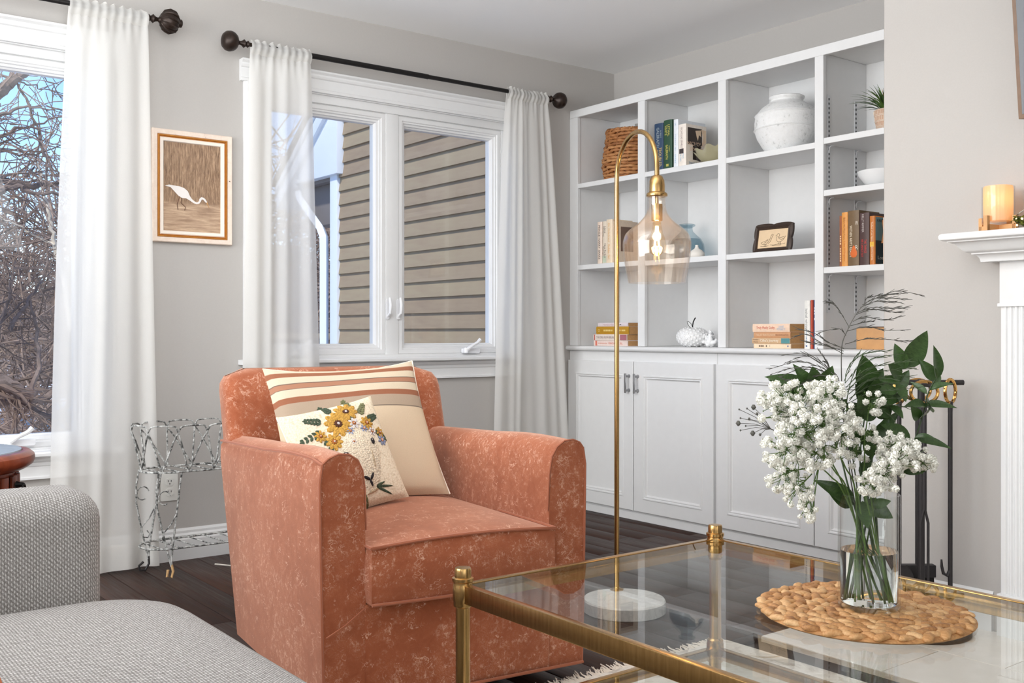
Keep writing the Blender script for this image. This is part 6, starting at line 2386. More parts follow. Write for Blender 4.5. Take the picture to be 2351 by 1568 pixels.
    # television hung above the mantel, only its edge in view
    t = thing('television', 'dark screen in a thin brown frame at the top right edge', 'television', (XC - 0.03, 1.0, 1.62))
    M = Matrix.Rotation(radians(-6.6), 4, 'Y')
    MB().box(-0.045, -0.004, -0.545, 0.545, 0.0, 0.62, M).build('frame', 'tv_frame', t, bev=0.002)
    MB().box(-0.047, -0.044, -0.532, 0.532, 0.013, 0.607, M).build('screen', 'tv_screen', t, smooth=False)
    MB().box(-0.02, 0.03, -0.2, 0.2, 0.2, 0.4).build('wall_mount', 'black_metal', t, smooth=False)


build_fireplace()


# ---------------------------------------------------------------- fireplace tools
def build_tools():
    cx, cy = 3.030, 1.800
    g = 'fireplace tools on the stand'
    ang = radians(-37.5)
    S = thing('tool_stand', 'black fireplace tool stand with round base and crossbar', 'tool stand', (cx, cy, 0.006), ang)
    # local x runs to the right in the photograph
    MB().lathe([(0.0, 0), (0.148, 0), (0.150, 0.004), (0.150, 0.012), (0.146, 0.015), (0.0, 0.016)], 48).build('base', 'iron_dark', S, angle=30)
    MB().tube([(0, 0, 0.015), (0, 0, 0.805)], 0.0110, 14).build('pole', 'iron_dark', S)
    MB().tube([(-0.135, 0, 0.795), (0.135, 0, 0.795)], 0.0085, 12).build('crossbar', 'iron_dark', S)
    MB().tube([(0, -0.11, 0.790), (0, 0.11, 0.790)], 0.0075, 12).build('crossbar', 'iron_dark', S)

    def ringh(x, y, z, rr=0.030, flat=False):
        """gold teardrop ring handle hanging on the bar"""
        pts = []
        for k in range(22):
            a = 2 * pi * k / 22
            if flat:
                pts.append(Vector((x + rr * 1.25 * cos(a), y, z + rr * sin(a))))
            else:
                pts.append(Vector((x + rr * 0.62 * cos(a), y + rr * 0.3 * cos(a), z + rr * 1.1 * sin(a))))
        return pts

    def tool(name, label, x, y, zb, handle_flat):
        T = thing(name, label, 'fire tool', S.matrix_basis @ Vector((x, y, 0)) if False else (0, 0, 0), 0, g)
        M = Matrix.Translation((cx, cy, 0.006)) @ Matrix.Rotation(ang, 4, 'Z')
        p = M @ Vector((x, y, 0))
        T.location = p
        T.rotation_euler = (0, 0, ang)
        MB().tube(ringh(0, 0, 0.768, 0.034, handle_flat), 0.0055, 8, True).build('ring_handle', 'copper_gold', T)
        MB().tube([(0, 0, 0.736), (0, 0, 0.70), (0, 0, zb)], [0.0085, 0.0072, 0.0072], 10).build('shaft', 'iron_dark', T)
        return T
    p = tool('fire_poker', 'black fireplace poker with hook, right-hand tool on the stand', 0.088, -0.012, 0.085, False)
    MB().tube([(0, 0, 0.20), (-0.010, 0, 0.180), (-0.022, 0, 0.188), (-0.027, 0, 0.210), (-0.028, 0, 0.232)], [0.006, 0.0062, 0.0055, 0.0048, 0.003], 8).build('hook', 'iron_dark', p)
    MB().tube([(0, 0, 0.11), (0, 0, 0.085), (0.002, 0, 0.045)], [0.0075, 0.0068, 0.002], 8).build('tip', 'iron_dark', p)
    s = tool('fire_shovel', 'black ash shovel hanging on the left of the stand', -0.078, -0.020, 0.20, False)
    m = MB()

    def blade(u, v):
        a = (u - 0.5) * 2
        w = 0.050 * (1 - 0.45 * max(0, 1 - v * 3.0) ** 2)
        return Vector((a * w, -0.004 - 0.016 * (1 - a * a) + 0.008, 0.215 - 0.15 * v))
    m.grid(lambda u, v: blade(u, v), 14, 10)
    m.grid(lambda u, v: blade(1 - u, v) + Vector((0, 0.003, 0)), 14, 10)
    m.build('blade', 'iron_dark', s, fix=False, angle=60)
    b = tool('fire_brush', 'black hearth brush hanging behind the stand pole', 0.012, 0.060, 0.20, True)
    MB().box(-0.055, 0.055, -0.016, 0.016, 0.160, 0.200).build('brush_head', 'iron_dark', b, bev=0.003)
    m = MB()
    rnd = random.Random(3)
    for i in range(150):
        x, y = rnd.uniform(-0.052, 0.052), rnd.uniform(-0.013, 0.013)
        m.tube([(x, y, 0.163), (x * 1.08, y * 1.1, 0.085)], 0.0016, 3)
    tag(m.build('bristles', 'swivel_dark', b, fix=False, smooth=False), kind='stuff')
    t = tool('fire_tongs', 'black fire tongs hanging behind the left of the stand', -0.020, -0.075, 0.40, True)
    for e in (-1, 1):
        MB().tube([(0, 0, 0.41), (e * 0.012, 0, 0.36), (e * 0.012, 0, 0.16), (e * 0.004, 0, 0.10)], 0.0045, 8).build('jaw', 'iron_dark', t)


build_tools()


# ---------------------------------------------------------------- rug
def build_rug():
    R = thing('area_rug', 'pale distressed rug with fringed far edge under the glass table', 'rug', (1.45, 1.0, 0))
    x0, x1, y0, y1 = 0.78 - 1.45, 2.455 - 1.45, -0.9 - 1.0, 2.115 - 1.0
    mb = MB().grid(lambda s, t: (x0 + (x1 - x0) * s + 0.004 * sin(9 * t), y0 + (y1 - y0) * t + 0.004 * sin(11 * s), 0.009 + 0.0015 * sin(9 * s) * sin(8 * t)), 40, 50)
    mb.box(x0, x1, y0, y1, 0.0005, 0.008)
    mb.build('pile', 'rug_pile', R, angle=60)
    rnd = random.Random(8)
    m = MB()
    n = 420
    for i in range(n):
        x = x0 + (x1 - x0) * (i + rnd.uniform(-.3, .3)) / n
        p = Vector((x, y1 - 0.004, 0.007))
        q = [p]
        L = rnd.uniform(0.020, 0.042)
        d = Vector((rnd.uniform(-.5, .5), 1, 0.25)).normalized()
        for k in range(3):
            d = (d + Vector((rnd.uniform(-.5, .5), 0, rnd.uniform(-.25, .2)))).normalized()
            nx = q[-1] + d * L / 3
            nx.z = max(nx.z, 0.003)
            q.append(nx)
        m.tube(q, [0.0026, 0.0026, 0.0022, 0.0016], 3)
    tag(m.build('fringe', 'rug_fringe', R, fix=False, smooth=False), kind='stuff')


build_rug()


# ---------------------------------------------------------------- glass coffee table
def build_table():
    xa, xb = 1.160, 1.905
    ya, yb = 1.672, 0.36
    zt = 0.462
    T = thing('coffee_table', 'brass coffee table with clear glass top and lower glass shelf', 'coffee table', ((xa + xb) / 2, (ya + yb) / 2, 0.010))
    ox, oy = -(xa + xb) / 2, -(ya + yb) / 2

    def P(x, y, z):
        return (x + ox, y + oy, z - 0.010)
    prof = [(0.016, 0.0), (0.0175, 0.004), (0.0175, 0.012), (0.0145, 0.016), (0.0145, 0.150), (0.018, 0.152), (0.0195, 0.156), (0.0195, 0.168), (0.0205, 0.171), (0.0205, 0.196), (0.0195, 0.199), (0.0195, 0.206), (0.0145, 0.210),
            (0.0145, 0.405), (0.0185, 0.408), (0.0195, 0.412), (0.0195, 0.418), (0.0205, 0.421), (0.0205, 0.448), (0.0195, 0.451), (0.0195, 0.456), (0.0215, 0.458), (0.0215, 0.464), (0.0170, 0.466), (0.0170, 0.480), (0.0155, 0.484), (0.0, 0.485)]
    for x in (xa, xb):
        for y in (ya, yb):
            c = P(x, y, 0.010)
            MB().lathe(prof, 28, c).build('leg', 'brass', T, angle=30)
    for z, hh in ((zt - 0.036, 0.036), (0.172, 0.026)):
        for (p, q) in (((xa, ya), (xb, ya)), ((xa, yb), (xb, yb)), ((xa, ya), (xa, yb)), ((xb, ya), (xb, yb))):
            mb = MB()
            w = 0.0085
            if p[1] == q[1]:
                x0, x1 = p[0] + 0.016, q[0] - 0.016
                a = P(x0, p[1] - w, z); b = P(x1, p[1] + w, z + hh)
            else:
                y0, y1 = q[1] + 0.016, p[1] - 0.016
                a = P(p[0] - w, y0, z); b = P(p[0] + w, y1, z + hh)
            mb.box(a[0], b[0], a[1], b[1], a[2], b[2])
            # inner ledge that carries the glass
            s = 0.010
            if p[1] == q[1]:
                sg = -1 if p[1] == ya else 1
                a = P(x0, p[1] + sg * w, z + hh - 0.018); b = P(x1, p[1] + sg * (w + s), z + hh - 0.010)
            else:
                sg = 1 if p[0] == xa else -1
                a = P(p[0] + sg * w, y0, z + hh - 0.018); b = P(p[0] + sg * (w + s), y1, z + hh - 0.010)
            mb.box(a[0], b[0], a[1], b[1], a[2], b[2])
            mb.build('rail', 'brass', T, bev=0.0015, seg=2)
    for nm, z in (('glass_top', zt - 0.0095), ('glass_shelf', 0.172 + 0.0165)):
        a = P(xa + 0.009, yb + 0.009, z)
        b = P(xb - 0.009, ya - 0.009, z + 0.008)
        MB().box(a[0], b[0], a[1], b[1], a[2], b[2]).build(nm, 'table_glass', T, smooth=False)
    return zt - 0.0015


Z_TABLE = build_table()


# ---------------------------------------------------------------- woven placemat
MAT_C = (1.600, 1.057)


def build_placemat():
    rnd = random.Random(6)
    P = thing('placemat', 'round braided seagrass placemat under the flower vase', 'placemat', (MAT_C[0], MAT_C[1], Z_TABLE))
    MB().lathe([(0.0, 0.001), (0.178, 0.001), (0.182, 0.004), (0.178, 0.008), (0.0, 0.008)], 48).build('core', 'seagrass', P, angle=50)
    # plump strand: 12-sided bean
    meshes = []
    for v in range(4):
        m = MB()
        L, R = 0.0185, 0.0088
        pts, rs = [], []
        for k in range(7):
            t = -1 + 2 * k / 6
            pts.append((t * L, 0.0026 * sin(2.4 * t + v), 0.0012 * cos(2 * t)))
            rs.append(R * (1 - abs(t) ** 2.6) ** 0.5 * 0.94 + 0.0012)
        m.tube(pts, rs, 7, flat=0.62)
        meshes.append(m.mesh('strand', 'seagrass', fix=False, angle=120))
    r = 0.181
    a = 0.4
    k = 0
    pitch = 0.0205
    while r > 0.032 and k < 298:
        sg = 1 if k % 2 else -1
        rr = r + sg * 0.0038
        M = Matrix.Translation((rr * cos(a), rr * sin(a), 0.0088 + rnd.uniform(-.0008, .0012))) @ Matrix.Rotation(a + pi / 2 + sg * 0.46 + rnd.uniform(-.12, .12), 4, 'Z') @ Matrix.Rotation(rnd.uniform(-.14, .14), 4, 'Y') @ Matrix.Scale(rnd.uniform(0.9, 1.1), 4)
        place('strand', meshes[rnd.randrange(4)], P, M=M)
        step = 0.0185
        a += step / r
        r -= pitch * step / (2 * pi * r)
        k += 1


build_placemat()


# ---------------------------------------------------------------- vase and flowers
VC = Vector((1.603, 1.052, Z_TABLE + 0.0155))


def pix(u, v, dd=0.0):
    """a point seen at pixel u,v, dd metres behind (+) or before (-) the vase axis"""
    a, b = (u - 1175.5) / 2350.0, (764.0 - v) / 2350.0
    d = VC.x * sin(YAW) + VC.y * cos(YAW) + dd
    return Vector(((sin(YAW) + a * cos(YAW)) * d, (cos(YAW) - a * sin(YAW)) * d, CAM_H + b * d))


def build_flowers():
    rnd = random.Random(31)
    V = thing('glass_vase', 'clear glass cylinder vase half full of water on the placemat', 'vase', VC)
    R, Hv = 0.0525, 0.200
    MB().lathe([(0.0, 0.0), (R - 0.003, 0.0), (R, 0.003), (R, Hv - 0.001), (R - 0.001, Hv), (R - 0.0026, Hv), (R - 0.0032, Hv - 0.001), (R - 0.0032, 0.010), (R - 0.006, 0.007), (0.0, 0.0065)], 64).build('wall', 'vase_wall', V, angle=40)
    MB().lathe([(0.0, 0.0085), (R - 0.006, 0.0085), (R - 0.0038, 0.012), (R - 0.0038, 0.100), (0.0, 0.1005)], 64).build('water', 'water', V, angle=40)

    def curve(pts, n=8):
        """smooth curve through control points"""
        out = []
        for i in range(len(pts) - 1):
            p0 = pts[max(i - 1, 0)]; p1 = pts[i]; p2 = pts[i + 1]; p3 = pts[min(i + 2, len(pts) - 1)]
            for s in range(n):
                t = s / n
                out.append(0.5 * ((2 * p1) + (p2 - p0) * t + (2 * p0 - 5 * p1 + 4 * p2 - p3) * t * t + (3 * p1 - p0 - 3 * p2 + p3) * t ** 3))
        out.append(pts[-1])
        return out

    def root_in_vase(u):
        """where a stem stands on the bottom of the vase and where it leaves the rim"""
        a = rnd.uniform(0, 2 * pi)
        foot = VC + Vector((cos(a) * 0.030, sin(a) * 0.030, 0.014))
        return foot

    # ---- florets: ruffled little balls in three sizes
    fm = []
    for v in range(4):
        m = MB()
        n = 15
        for k in range(n):
            t = (k + 0.5) / n
            th = math.acos(1 - 1.55 * t)
            ph = k * 2.39996 + v
            d = Vector((sin(th) * cos(ph), sin(th) * sin(ph), cos(th)))
            side = d.cross(Vector((0.3, 0.2, 1))).normalized()
            up = side.cross(d)
            c = d * 0.72
            w = 0.42 + 0.10 * ((k * 7 + v) % 3)
            a, b, e, f = c - side * w - up * 0.1, c + d * 0.30 - up * w * 0.8, c + side * w + up * 0.15, c + d * 0.36 + up * w * 0.8
            m.poly([a, b, c + d * 0.16])
            m.poly([b, e, c + d * 0.16])
            m.poly([e, f, c + d * 0.16])
            m.poly([f, a, c + d * 0.16])
        m.lathe([(0.30, -0.5), (0.66, -0.15), (0.70, 0.2), (0.50, 0.55), (0.1, 0.72)], 7)
        fm.append(m.mesh('floret', 'floret', fix=False, angle=50))

    cnt = [0]

    def spray(label, rim_uv, hub_uv, clusters, nfl, size, dd, droop=0.0):
        """a stem of baby's breath: one stem, twigs, then florets around cluster centres"""
        B = thing('flower_spray', label, 'flowers', VC, group="baby's breath sprays in the vase")
        foot = root_in_vase(rim_uv[0])
        rim = pix(rim_uv[0], rim_uv[1], dd * 0.15)
        hub = pix(hub_uv[0], hub_uv[1], dd * 0.6)
        st = curve([foot - VC, rim - VC, (rim.lerp(hub, 0.55) + Vector((0, 0, 0.006))) - VC, hub - VC])
        MB().tube(st, [0.0017 - 0.0006 * i / (len(st) - 1) for i in range(len(st))], 6).build('stem', 'stem_green', B, fix=False)
        tw = MB()
        flp = []
        for (u, v, ru, rv, wgt) in clusters:
            cc = pix(u, v, dd) - VC
            h = hub - VC
            mid = h.lerp(cc, 0.6) + Vector((0, 0, 0.010 - 0.012 * droop))
            arm = curve([h, mid, cc], 5)
            tw.tube(arm, 0.0011, 5)
            for _ in range(max(3, int(nfl * wgt * 0.85))):
                a = rnd.uniform(0, 2 * pi)
                q = sqrt(rnd.random())
                p = pix(u + 1.18 * ru * q * cos(a), v + 1.18 * rv * q * sin(a), dd + rnd.uniform(-0.05, 0.05)) - VC
                flp.append((p, cc))
                j = arm[rnd.randint(len(arm) // 2, len(arm) - 1)]
                tw.tube([j, j.lerp(p, 0.5) + Vector((rnd.uniform(-.004, .004), rnd.uniform(-.004, .004), -0.004)), p], [0.0008, 0.0006, 0.0005], 4)
                if rnd.random() < 0.35:
                    pb = j.lerp(p, 0.6) + Vector((rnd.uniform(-.014, .014), rnd.uniform(-.014, .014), rnd.uniform(-.01, .014)))
                    tw.tube([j.lerp(p, 0.5), pb], 0.0005, 4)
                    tw.lathe([(0.0004, -0.0016), (0.0014, 0), (0.0004, 0.0016)], 5, pb)
        tw.build('twigs', 'stem_green', B, fix=False, smooth=False)
        for p, cc in flp:
            s = size * rnd.uniform(0.72, 1.15)
            d = (p - cc).normalized() * 0.6 + Vector((-sin(YAW), -cos(YAW), 0.5)) * 0.8 + Vector((rnd.uniform(-.4, .4),) * 3)
            M = Matrix.Translation(p) @ d.to_track_quat('Z', 'Y').to_matrix().to_4x4() @ Matrix.Rotation(rnd.uniform(0, 6.28), 4, 'Z') @ Matrix.Scale(s, 4)
            place('floret', fm[rnd.randrange(4)], B, M=M)
            cnt[0] += 1

    F = 0.0069
    spray("spray of white baby's breath at the upper left of the bouquet", (1945, 1140), (1880, 1010), [(1790, 905, 42, 28, 1), (1830, 925, 50, 40, 1.2), (1775, 940, 34, 26, .7)], 32, F, -0.02)
    spray("large spray of white baby's breath at the middle left of the bouquet", (1950, 1140), (1890, 1050), [(1830, 985, 62, 44, 1.4), (1885, 960, 48, 46, 1.1), (1800, 1030, 44, 46, 1)], 40, F, -0.055)
    spray("white baby's breath arching over the left rim, lowest spray", (1942, 1142), (1880, 1070), [(1800, 1080, 44, 42, 1.2), (1830, 1120, 34, 34, .8), (1850, 1165, 20, 28, .5), (1862, 1188, 14, 8, .2)], 36, F * 0.85, -0.03, 1.0)
    spray("white baby's breath in the centre of the bouquet above the rim", (1965, 1140), (1920, 1030), [(1895, 895, 34, 26, .7), (1918, 945, 36, 40, .9), (1935, 1000, 40, 40, 1.1), (1880, 1040, 40, 36, 1)], 34, F * 1.02, -0.045)
    spray("white baby's breath low in front at the right side", (2000, 1145), (2010, 1080), [(2030, 1090, 46, 34, 1.2), (2000, 1110, 34, 24, .7), (2065, 1060, 40, 34, 1)], 34, F * 0.98, -0.05)
    spray("white baby's breath reaching out to the far right", (2010, 1142), (2050, 1050), [(2050, 1025, 36, 26, .9), (2090, 1040, 36, 28, 1), (2122, 1066, 24, 20, .6)], 32, F, -0.01)
    spray("small loose spray of baby's breath at the top right centre", (1985, 1140), (1985, 1010), [(2000, 925, 26, 22, .5), (1985, 990, 30, 28, .5), (1960, 1045, 34, 28, .7)], 26, F * 0.92, 0.0)
    # small dried grey sprig at the far left
    B = thing('dried_sprig', 'grey dried sprig sticking out at the far left of the bouquet', 'flowers', VC)
    tw = MB()
    b0 = pix(1770, 985, 0.0) - VC
    h0 = pix(1890, 1050, 0.0) - VC
    tw.tube(curve([h0, (h0.lerp(b0, .5) + Vector((0, 0, .004))), b0]), 0.0009, 4)
    for (u, v) in ((1697, 940), (1715, 938), (1730, 935), (1700, 960), (1695, 972), (1712, 978), (1720, 962), (1728, 995), (1738, 950), (1745, 998), (1700, 988)):
        p = pix(u, v, rnd.uniform(-.01, .01)) - VC
        tw.tube([b0, b0.lerp(p, .5) + Vector((0, 0, .004)), p], 0.0005, 4)
        r = rnd.choice((0.0018, 0.0026, 0.0048))
        tw.lathe([(r * .3, -r), (r, 0), (r * .4, r)], 6, p)
    tw.build('twigs', 'plume', B, fix=False)

    # ---- leafy branches
    def leaf_mesh(name, L, W, fold, curl, mat='ruscus_leaf'):
        m = MB()
        n = 9
        rows = []
        for i in range(n + 1):
            t = i / n
            w = W * (sin(pi * t ** 0.78)) ** 0.85 * (1 - 0.18 * t) + 0.0003
            z = -curl * t * t
            rows.append([Vector((L * t, -w, z + fold * w)), Vector((L * t, -w * .5, z + fold * w * .38)), Vector((L * t, 0, z)), Vector((L * t, w * .5, z + fold * w * .38)), Vector((L * t, w, z + fold * w))])
        m.loft(rows, False, False, False)
        # a second skin gives the blade its thickness
        m.loft([[p + Vector((0, 0, -0.0005)) for p in r][::-1] for r in rows], False, False, False)
        return m.mesh(name, mat, fix=False, angle=180)
    LM = [leaf_mesh('leaf', 1.0, 0.26, 0.30, 0.10), leaf_mesh('leaf', 1.0, 0.22, 0.45, 0.30), leaf_mesh('leaf', 1.0, 0.30, 0.20, -0.08), leaf_mesh('leaf', 1.0, 0.17, 0.5, 0.18)]

    def leaf_to(par, base, tip, face, kind):
        """leaf from base to tip whose upper side looks along face"""
        x = tip - base
        L = x.length
        x.normalize()
        z = face - x * face.dot(x)
        z.normalize()
        y = z.cross(x)
        M = Matrix(((x.x * L, y.x * L, z.x * L, base.x), (x.y * L, y.y * L, z.y * L, base.y), (x.z * L, y.z * L, z.z * L, base.z), (0, 0, 0, 1)))
        place('leaf', LM[kind], par, M=M)

    toward = Vector((-sin(YAW), -cos(YAW), 0.0))

    def branch(label, stem, leaves):
        B = thing('leafy_branch', label, 'branch', VC, group='glossy green leafy branches in the vase')
        foot = root_in_vase(0) - VC
        pts = [foot] + [pix(u, v, d) - VC for u, v, d in stem]
        st = curve(pts, 6)
        MB().tube(st, [0.0020 - 0.0008 * i / (len(st) - 1) for i in range(len(st))], 6).build('stem', 'stem_dark', B, fix=False)
        for (u0, v0, u1, v1, d0, d1, kind, fx, fz) in leaves:
            b, t = pix(u0, v0, d0) - VC, pix(u1, v1, d1) - VC
            face = toward + Vector((cos(YAW), -sin(YAW), 0)) * fx + Vector((0, 0, fz))
            leaf_to(B, b, t, face, kind)
        return B
    # right-hand branch in front of the fire tools
    branch('tall leafy branch on the right in front of the fire tools', [(2000, 1142, 0.01), (2040, 1090, 0.03), (2090, 1030, 0.05), (2115, 965, 0.06), (2130, 905, 0.06), (2148, 870, 0.06)], [
        (2152, 870, 2150, 793, .06, .05, 0, 0.6, 0.2), (2148, 872, 2113, 826, .06, .05, 0, -0.5, 0.5), (2135, 895, 2182, 872, .06, .04, 1, 0.2, 1.2), (2140, 885, 2165, 858, .06, .08, 3, .2, .6),
        (2128, 905, 2090, 870, .06, .09, 3, 0, .4), (2125, 930, 2088, 922, .06, .03, 1, -.2, .8), (2122, 930, 2200, 928, .06, .05, 3, .2, 1.0), (2128, 925, 2140, 928, .06, .02, 0, .3, .2),
        (2112, 960, 2140, 935, .06, .03, 0, .4, .6), (2110, 962, 2095, 935, .06, .03, 0, -.3, .3), (2092, 1015, 2030, 972, .05, .02, 0, -.3, .8), (2095, 1015, 2045, 1000, .05, .04, 3, 0, .3),
        (2098, 1010, 2190, 1020, .05, .04, 3, .3, 1.1), (2100, 1005, 2140, 995, .05, .02, 1, .3, .8), (2060, 1075, 2135, 1075, .03, .03, 0, .2, .5), (2070, 1062, 2120, 1085, .03, .0, 0, .4, .4),
        (2128, 930, 2140, 950, .06, .03, 2, .2, .2)])
    branch('leafy branch rising behind the flowers, right of centre', [(1985, 1142, 0.02), (2000, 1060, 0.05), (2025, 990, 0.07), (2050, 920, 0.07), (2075, 860, 0.06)], [
        (2080, 845, 2125, 757, .06, .05, 2, .3, .2), (2078, 848, 2055, 790, .06, .05, 0, -.4, .3), (2065, 875, 2020, 870, .06, .05, 0, -.2, .6), (2060, 895, 2085, 850, .06, .07, 2, .3, .4),
        (2052, 910, 2055, 920, .06, .05, 2, 0, .2), (2055, 905, 2010, 935, .06, .04, 2, -.2, .5), (2048, 925, 2080, 895, .06, .04, 1, .2, .8), (2035, 960, 2005, 915, .06, .04, 2, -.3, .3),
        (2030, 965, 2035, 905, .06, .05, 0, .1, .3), (2020, 990, 2060, 950, .06, .03, 1, .2, .6), (2012, 1010, 2040, 960, .05, .05, 2, 0, .3), (2002, 1050, 1990, 985, .04, .04, 2, 0, .2), (2070, 865, 2035, 835, .06, .04, 2, -.3, .4), (2062, 880, 2078, 925, .05, .03, 2, .2, .5), (2056, 890, 2015, 905, .05, .03, 2, -.2, .6), (2045, 930, 2075, 958, .05, .02, 0, .2, .5), (2040, 940, 2000, 955, .05, .02, 2, -.2, .4)])
    branch('leafy branch in the centre with large drooping leaves', [(1975, 1142, 0.02), (1975, 1040, 0.05), (1985, 960, 0.07), (1998, 900, 0.07)], [
        (1998, 900, 1978, 812, .07, .05, 2, -.2, .2), (1995, 905, 2030, 845, .07, .07, 0, .2, .5), (1992, 925, 1960, 880, .07, .05, 2, -.2, .4), (1990, 935, 2015, 890, .07, .05, 2, 0, .4),
        (1985, 960, 1935, 925, .06, .04, 2, -.2, .3), (1984, 965, 2020, 935, .06, .05, 2, .2, .3), (1978, 1005, 1930, 975, .06, .05, 2, -.1, .3), (1976, 1020, 2010, 985, .06, .05, 2, .1, .3),
        (1975, 1050, 1945, 1010, .05, .04, 0, -.1, .3), (1974, 1090, 2005, 1045, .04, .04, 0, .1, .3), (1985, 1150, 2048, 1190, .02, .02, 2, .1, .2), (1980, 1150, 1990, 1215, .0, -.02, 2, 0, .1), (1998, 905, 1975, 850, .05, .02, 0, -.2, .3), (2000, 910, 2012, 862, .05, .02, 2, .1, .4), (1996, 930, 2030, 915, .04, .01, 2, .2, .6), (1990, 950, 1968, 905, .03, .01, 2, -.2, .3), (2002, 1160, 2046, 1150, .0, -.01, 2, .2, .3)])
    branch('leafy branch on the left rising above the white flowers', [(1955, 1142, 0.02), (1930, 1050, 0.05), (1895, 960, 0.06), (1870, 905, 0.06)], [
        (1865, 905, 1780, 850, .06, .03, 1, -.2, .9), (1850, 915, 1772, 868, .06, .05, 3, -.2, .5), (1872, 905, 1862, 838, .04, .01, 2, 0, .2), (1878, 900, 1910, 836, .04, .01, 2, .2, .2), (1868, 905, 1838, 846, .04, .0, 1, -.2, .4),
        (1885, 930, 1850, 890, .06, .05, 2, -.1, .3), (1890, 940, 1925, 890, .06, .06, 2, .1, .3), (1898, 960, 1945, 915, .06, .05, 2, .1, .3), (1905, 985, 1870, 960, .06, .06, 2, 0, .3),
        (1960, 1155, 1888, 1100, .02, .0, 1, -.2, .6), (1958, 1160, 1900, 1120, .02, .0, 0, -.2, .3)])

    # ---- feathery grass plumes
    def plume(label, stem, sides, mat):
        B = thing('grass_plume', label, 'grass', VC, group='feathery dry grasses in the vase')
        foot = root_in_vase(0) - VC
        pts = [foot] + [pix(u, v, d) - VC for u, v, d in stem]
        st = curve(pts, 8)
        MB().tube(st, [0.0014 - 0.0009 * i / (len(st) - 1) for i in range(len(st))], 5).build('stem', mat, B, fix=False)
        m = MB()
        for pl in sides:
            q = [pix(u, v, 0.02 + 0.01 * sin(u)) - VC for u, v in pl]
            c = curve(q, 5)
            m.tube(c, [0.0007 - 0.00025 * i / (len(c) - 1) for i in range(len(c))], 4)
            for i in range(2, len(c) - 1):
                for _ in range(2):
                    if rnd.random() < 0.75:
                        d = (c[min(i + 1, len(c) - 1)] - c[i]).normalized()
                        e = (d + Vector((rnd.uniform(-.3, .3), rnd.uniform(-.3, .3), rnd.uniform(-.4, .5))) * 0.7).normalized() * rnd.uniform(0.008, 0.018)
                        m.tube([c[i], c[i] + e * .5, c[i] + e], [0.0004, 0.0007, 0.0003], 3)
        m.build('seed_heads', mat, B, fix=False, smooth=False)
    plume('tall feathery grass bending right across the bookcase edge', [(1965, 1140, .03), (1938, 960, .03), (1932, 810, .03), (1945, 760, .02), (1970, 715, .02), (1995, 690, .02)], [
        [(1995, 690), (2030, 678), (2060, 668), (2114, 677)], [(1985, 700), (1990, 685), (2020, 678), (2070, 672)], [(1980, 700), (2010, 685), (2040, 685), (2078, 687)], [(1975, 706), (2010, 692), (2040, 693), (2070, 695)],
        [(1968, 718), (2000, 706), (2040, 708), (2078, 706)], [(1966, 722), (2000, 710), (2030, 714), (2068, 718)], [(1958, 738), (1985, 728), (2030, 735), (2062, 728)], [(1952, 748), (1985, 740), (2005, 738)],
        [(1945, 760), (1990, 750), (2030, 758), (2082, 757)], [(1950, 752), (1920, 702), (1902, 694)], [(1942, 770), (1928, 755), (1900, 758), (1880, 765)], [(1940, 790), (1990, 778), (2040, 780), (2092, 784)],
        [(1938, 800), (1900, 785), (1870, 765), (1834, 756)], [(1937, 806), (1890, 790), (1855, 768), (1824, 772)], [(1936, 812), (1900, 795), (1850, 785)]], 'plume')
    plume('feathery grass fanning to the left above the flowers', [(1960, 1140, .03), (1935, 950, .03), (1925, 870, .03), (1900, 845, .03), (1880, 825, .03)], [
        [(1925, 868), (1890, 835), (1850, 812), (1798, 815)], [(1915, 860), (1880, 832), (1850, 818), (1802, 833)], [(1910, 855), (1870, 838), (1830, 830), (1765, 848)], [(1918, 866), (1870, 845), (1820, 845), (1768, 860)],
        [(1920, 870), (1880, 850), (1830, 850), (1790, 866)], [(1905, 850), (1895, 825), (1880, 805)], [(1912, 858), (1900, 835), (1890, 828)], [(1928, 880), (1890, 862), (1850, 868), (1800, 872)],
        [(1930, 890), (1880, 870), (1845, 880), (1815, 895)], [(1932, 900), (1900, 880), (1870, 890)]], 'plume')
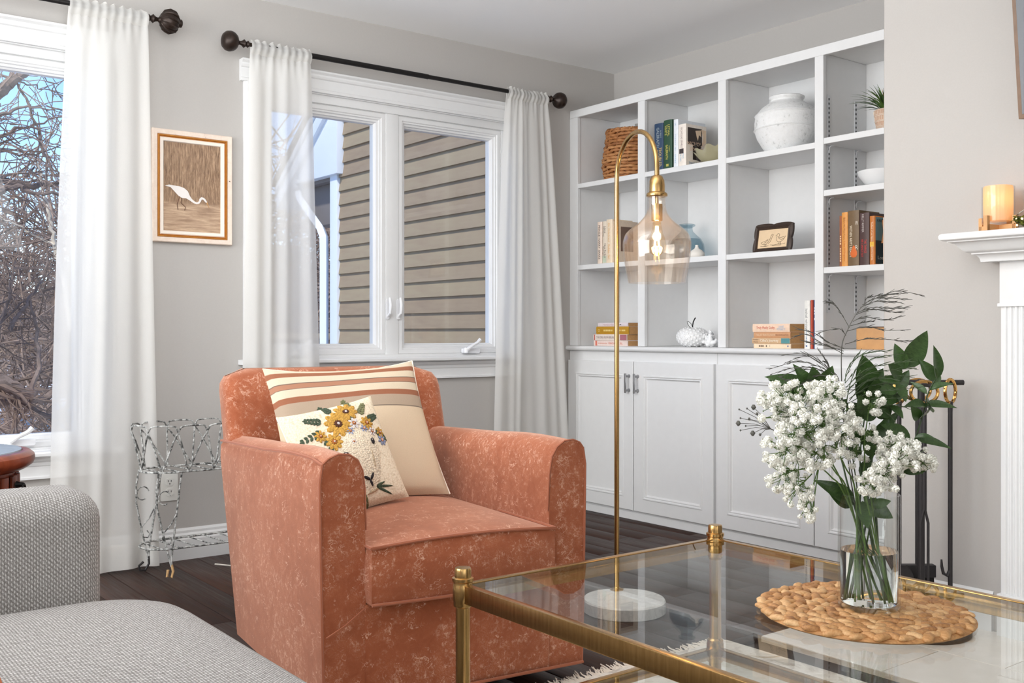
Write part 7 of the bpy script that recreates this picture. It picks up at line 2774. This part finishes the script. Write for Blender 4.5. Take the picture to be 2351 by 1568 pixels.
    plume('feathery grass fanning to the right over the leaves', [(1970, 1140, .03), (1945, 960, .03), (1950, 890, .03), (1970, 840, .03), (1990, 815, .03)], [
        [(1938, 875), (1960, 830), (1990, 810), (2040, 806)], [(1940, 880), (1975, 840), (2010, 822), (2070, 812)], [(1942, 890), (1985, 850), (2030, 838), (2090, 828)], [(1945, 895), (1990, 860), (2040, 850), (2105, 846)],
        [(1948, 905), (1995, 872), (2050, 862), (2100, 866)], [(1950, 915), (2000, 885), (2050, 880), (2095, 880)], [(1950, 925), (2000, 900), (2060, 895), (2120, 888)], [(1952, 935), (2005, 915), (2040, 915), (2085, 912)],
        [(1940, 880), (1945, 850), (1960, 825), (1975, 808)], [(1945, 900), (1975, 865), (2000, 845), (2030, 835)], [(1955, 940), (2010, 925), (2050, 930), (2080, 935)], [(1950, 920), (1985, 880), (2020, 868), (2060, 872)],
        [(1958, 945), (2000, 935), (2030, 945), (2050, 960)]], 'plume_green')

    # bare lower stems crossing in the water
    for i, (ut, ub, dd, r, mt) in enumerate(((1985, 1935, 0.0, 0.0026, 'stem_dark'), (1975, 2003, -0.01, 0.0020, 'stem_green'), (1990, 2030, 0.01, 0.0020, 'stem_dark'), (1995, 2040, -0.012, 0.0017, 'stem_green'), (1970, 1978, 0.012, 0.0024, 'stem_green'), (2010, 2022, 0.02, 0.0027, 'stem_dark'))):
        o = MB()
        top = pix(ut + (ut - ub) * 0.25, 1120, dd)
        bot = pix(ub, 1385, dd)
        r2 = (Vector((bot.x, bot.y, 0)) - Vector((VC.x, VC.y, 0)))
        if r2.length > 0.040:
            r2 *= 0.040 / r2.length
            bot.x, bot.y = VC.x + r2.x, VC.y + r2.y
        bot.z = VC.z + 0.014
        o.tube([bot, bot.lerp(top, 0.35), bot.lerp(top, 0.7), top], [r, r, r * .9, r * .8], 8)
        tag(o.build('cut_stem', mt, fix=False), ('thick dark stem slanting to the left wall of the vase', 'pale green stem in the middle front of the vase water', 'dark stem slanting to the right in the vase water', 'thin pale green stem farthest right in the vase water', 'pale green stem at the back left of the vase water', 'thick dark stem at the back right of the vase water')[i], 'stem', 'cut stems crossing in the vase')


build_flowers()
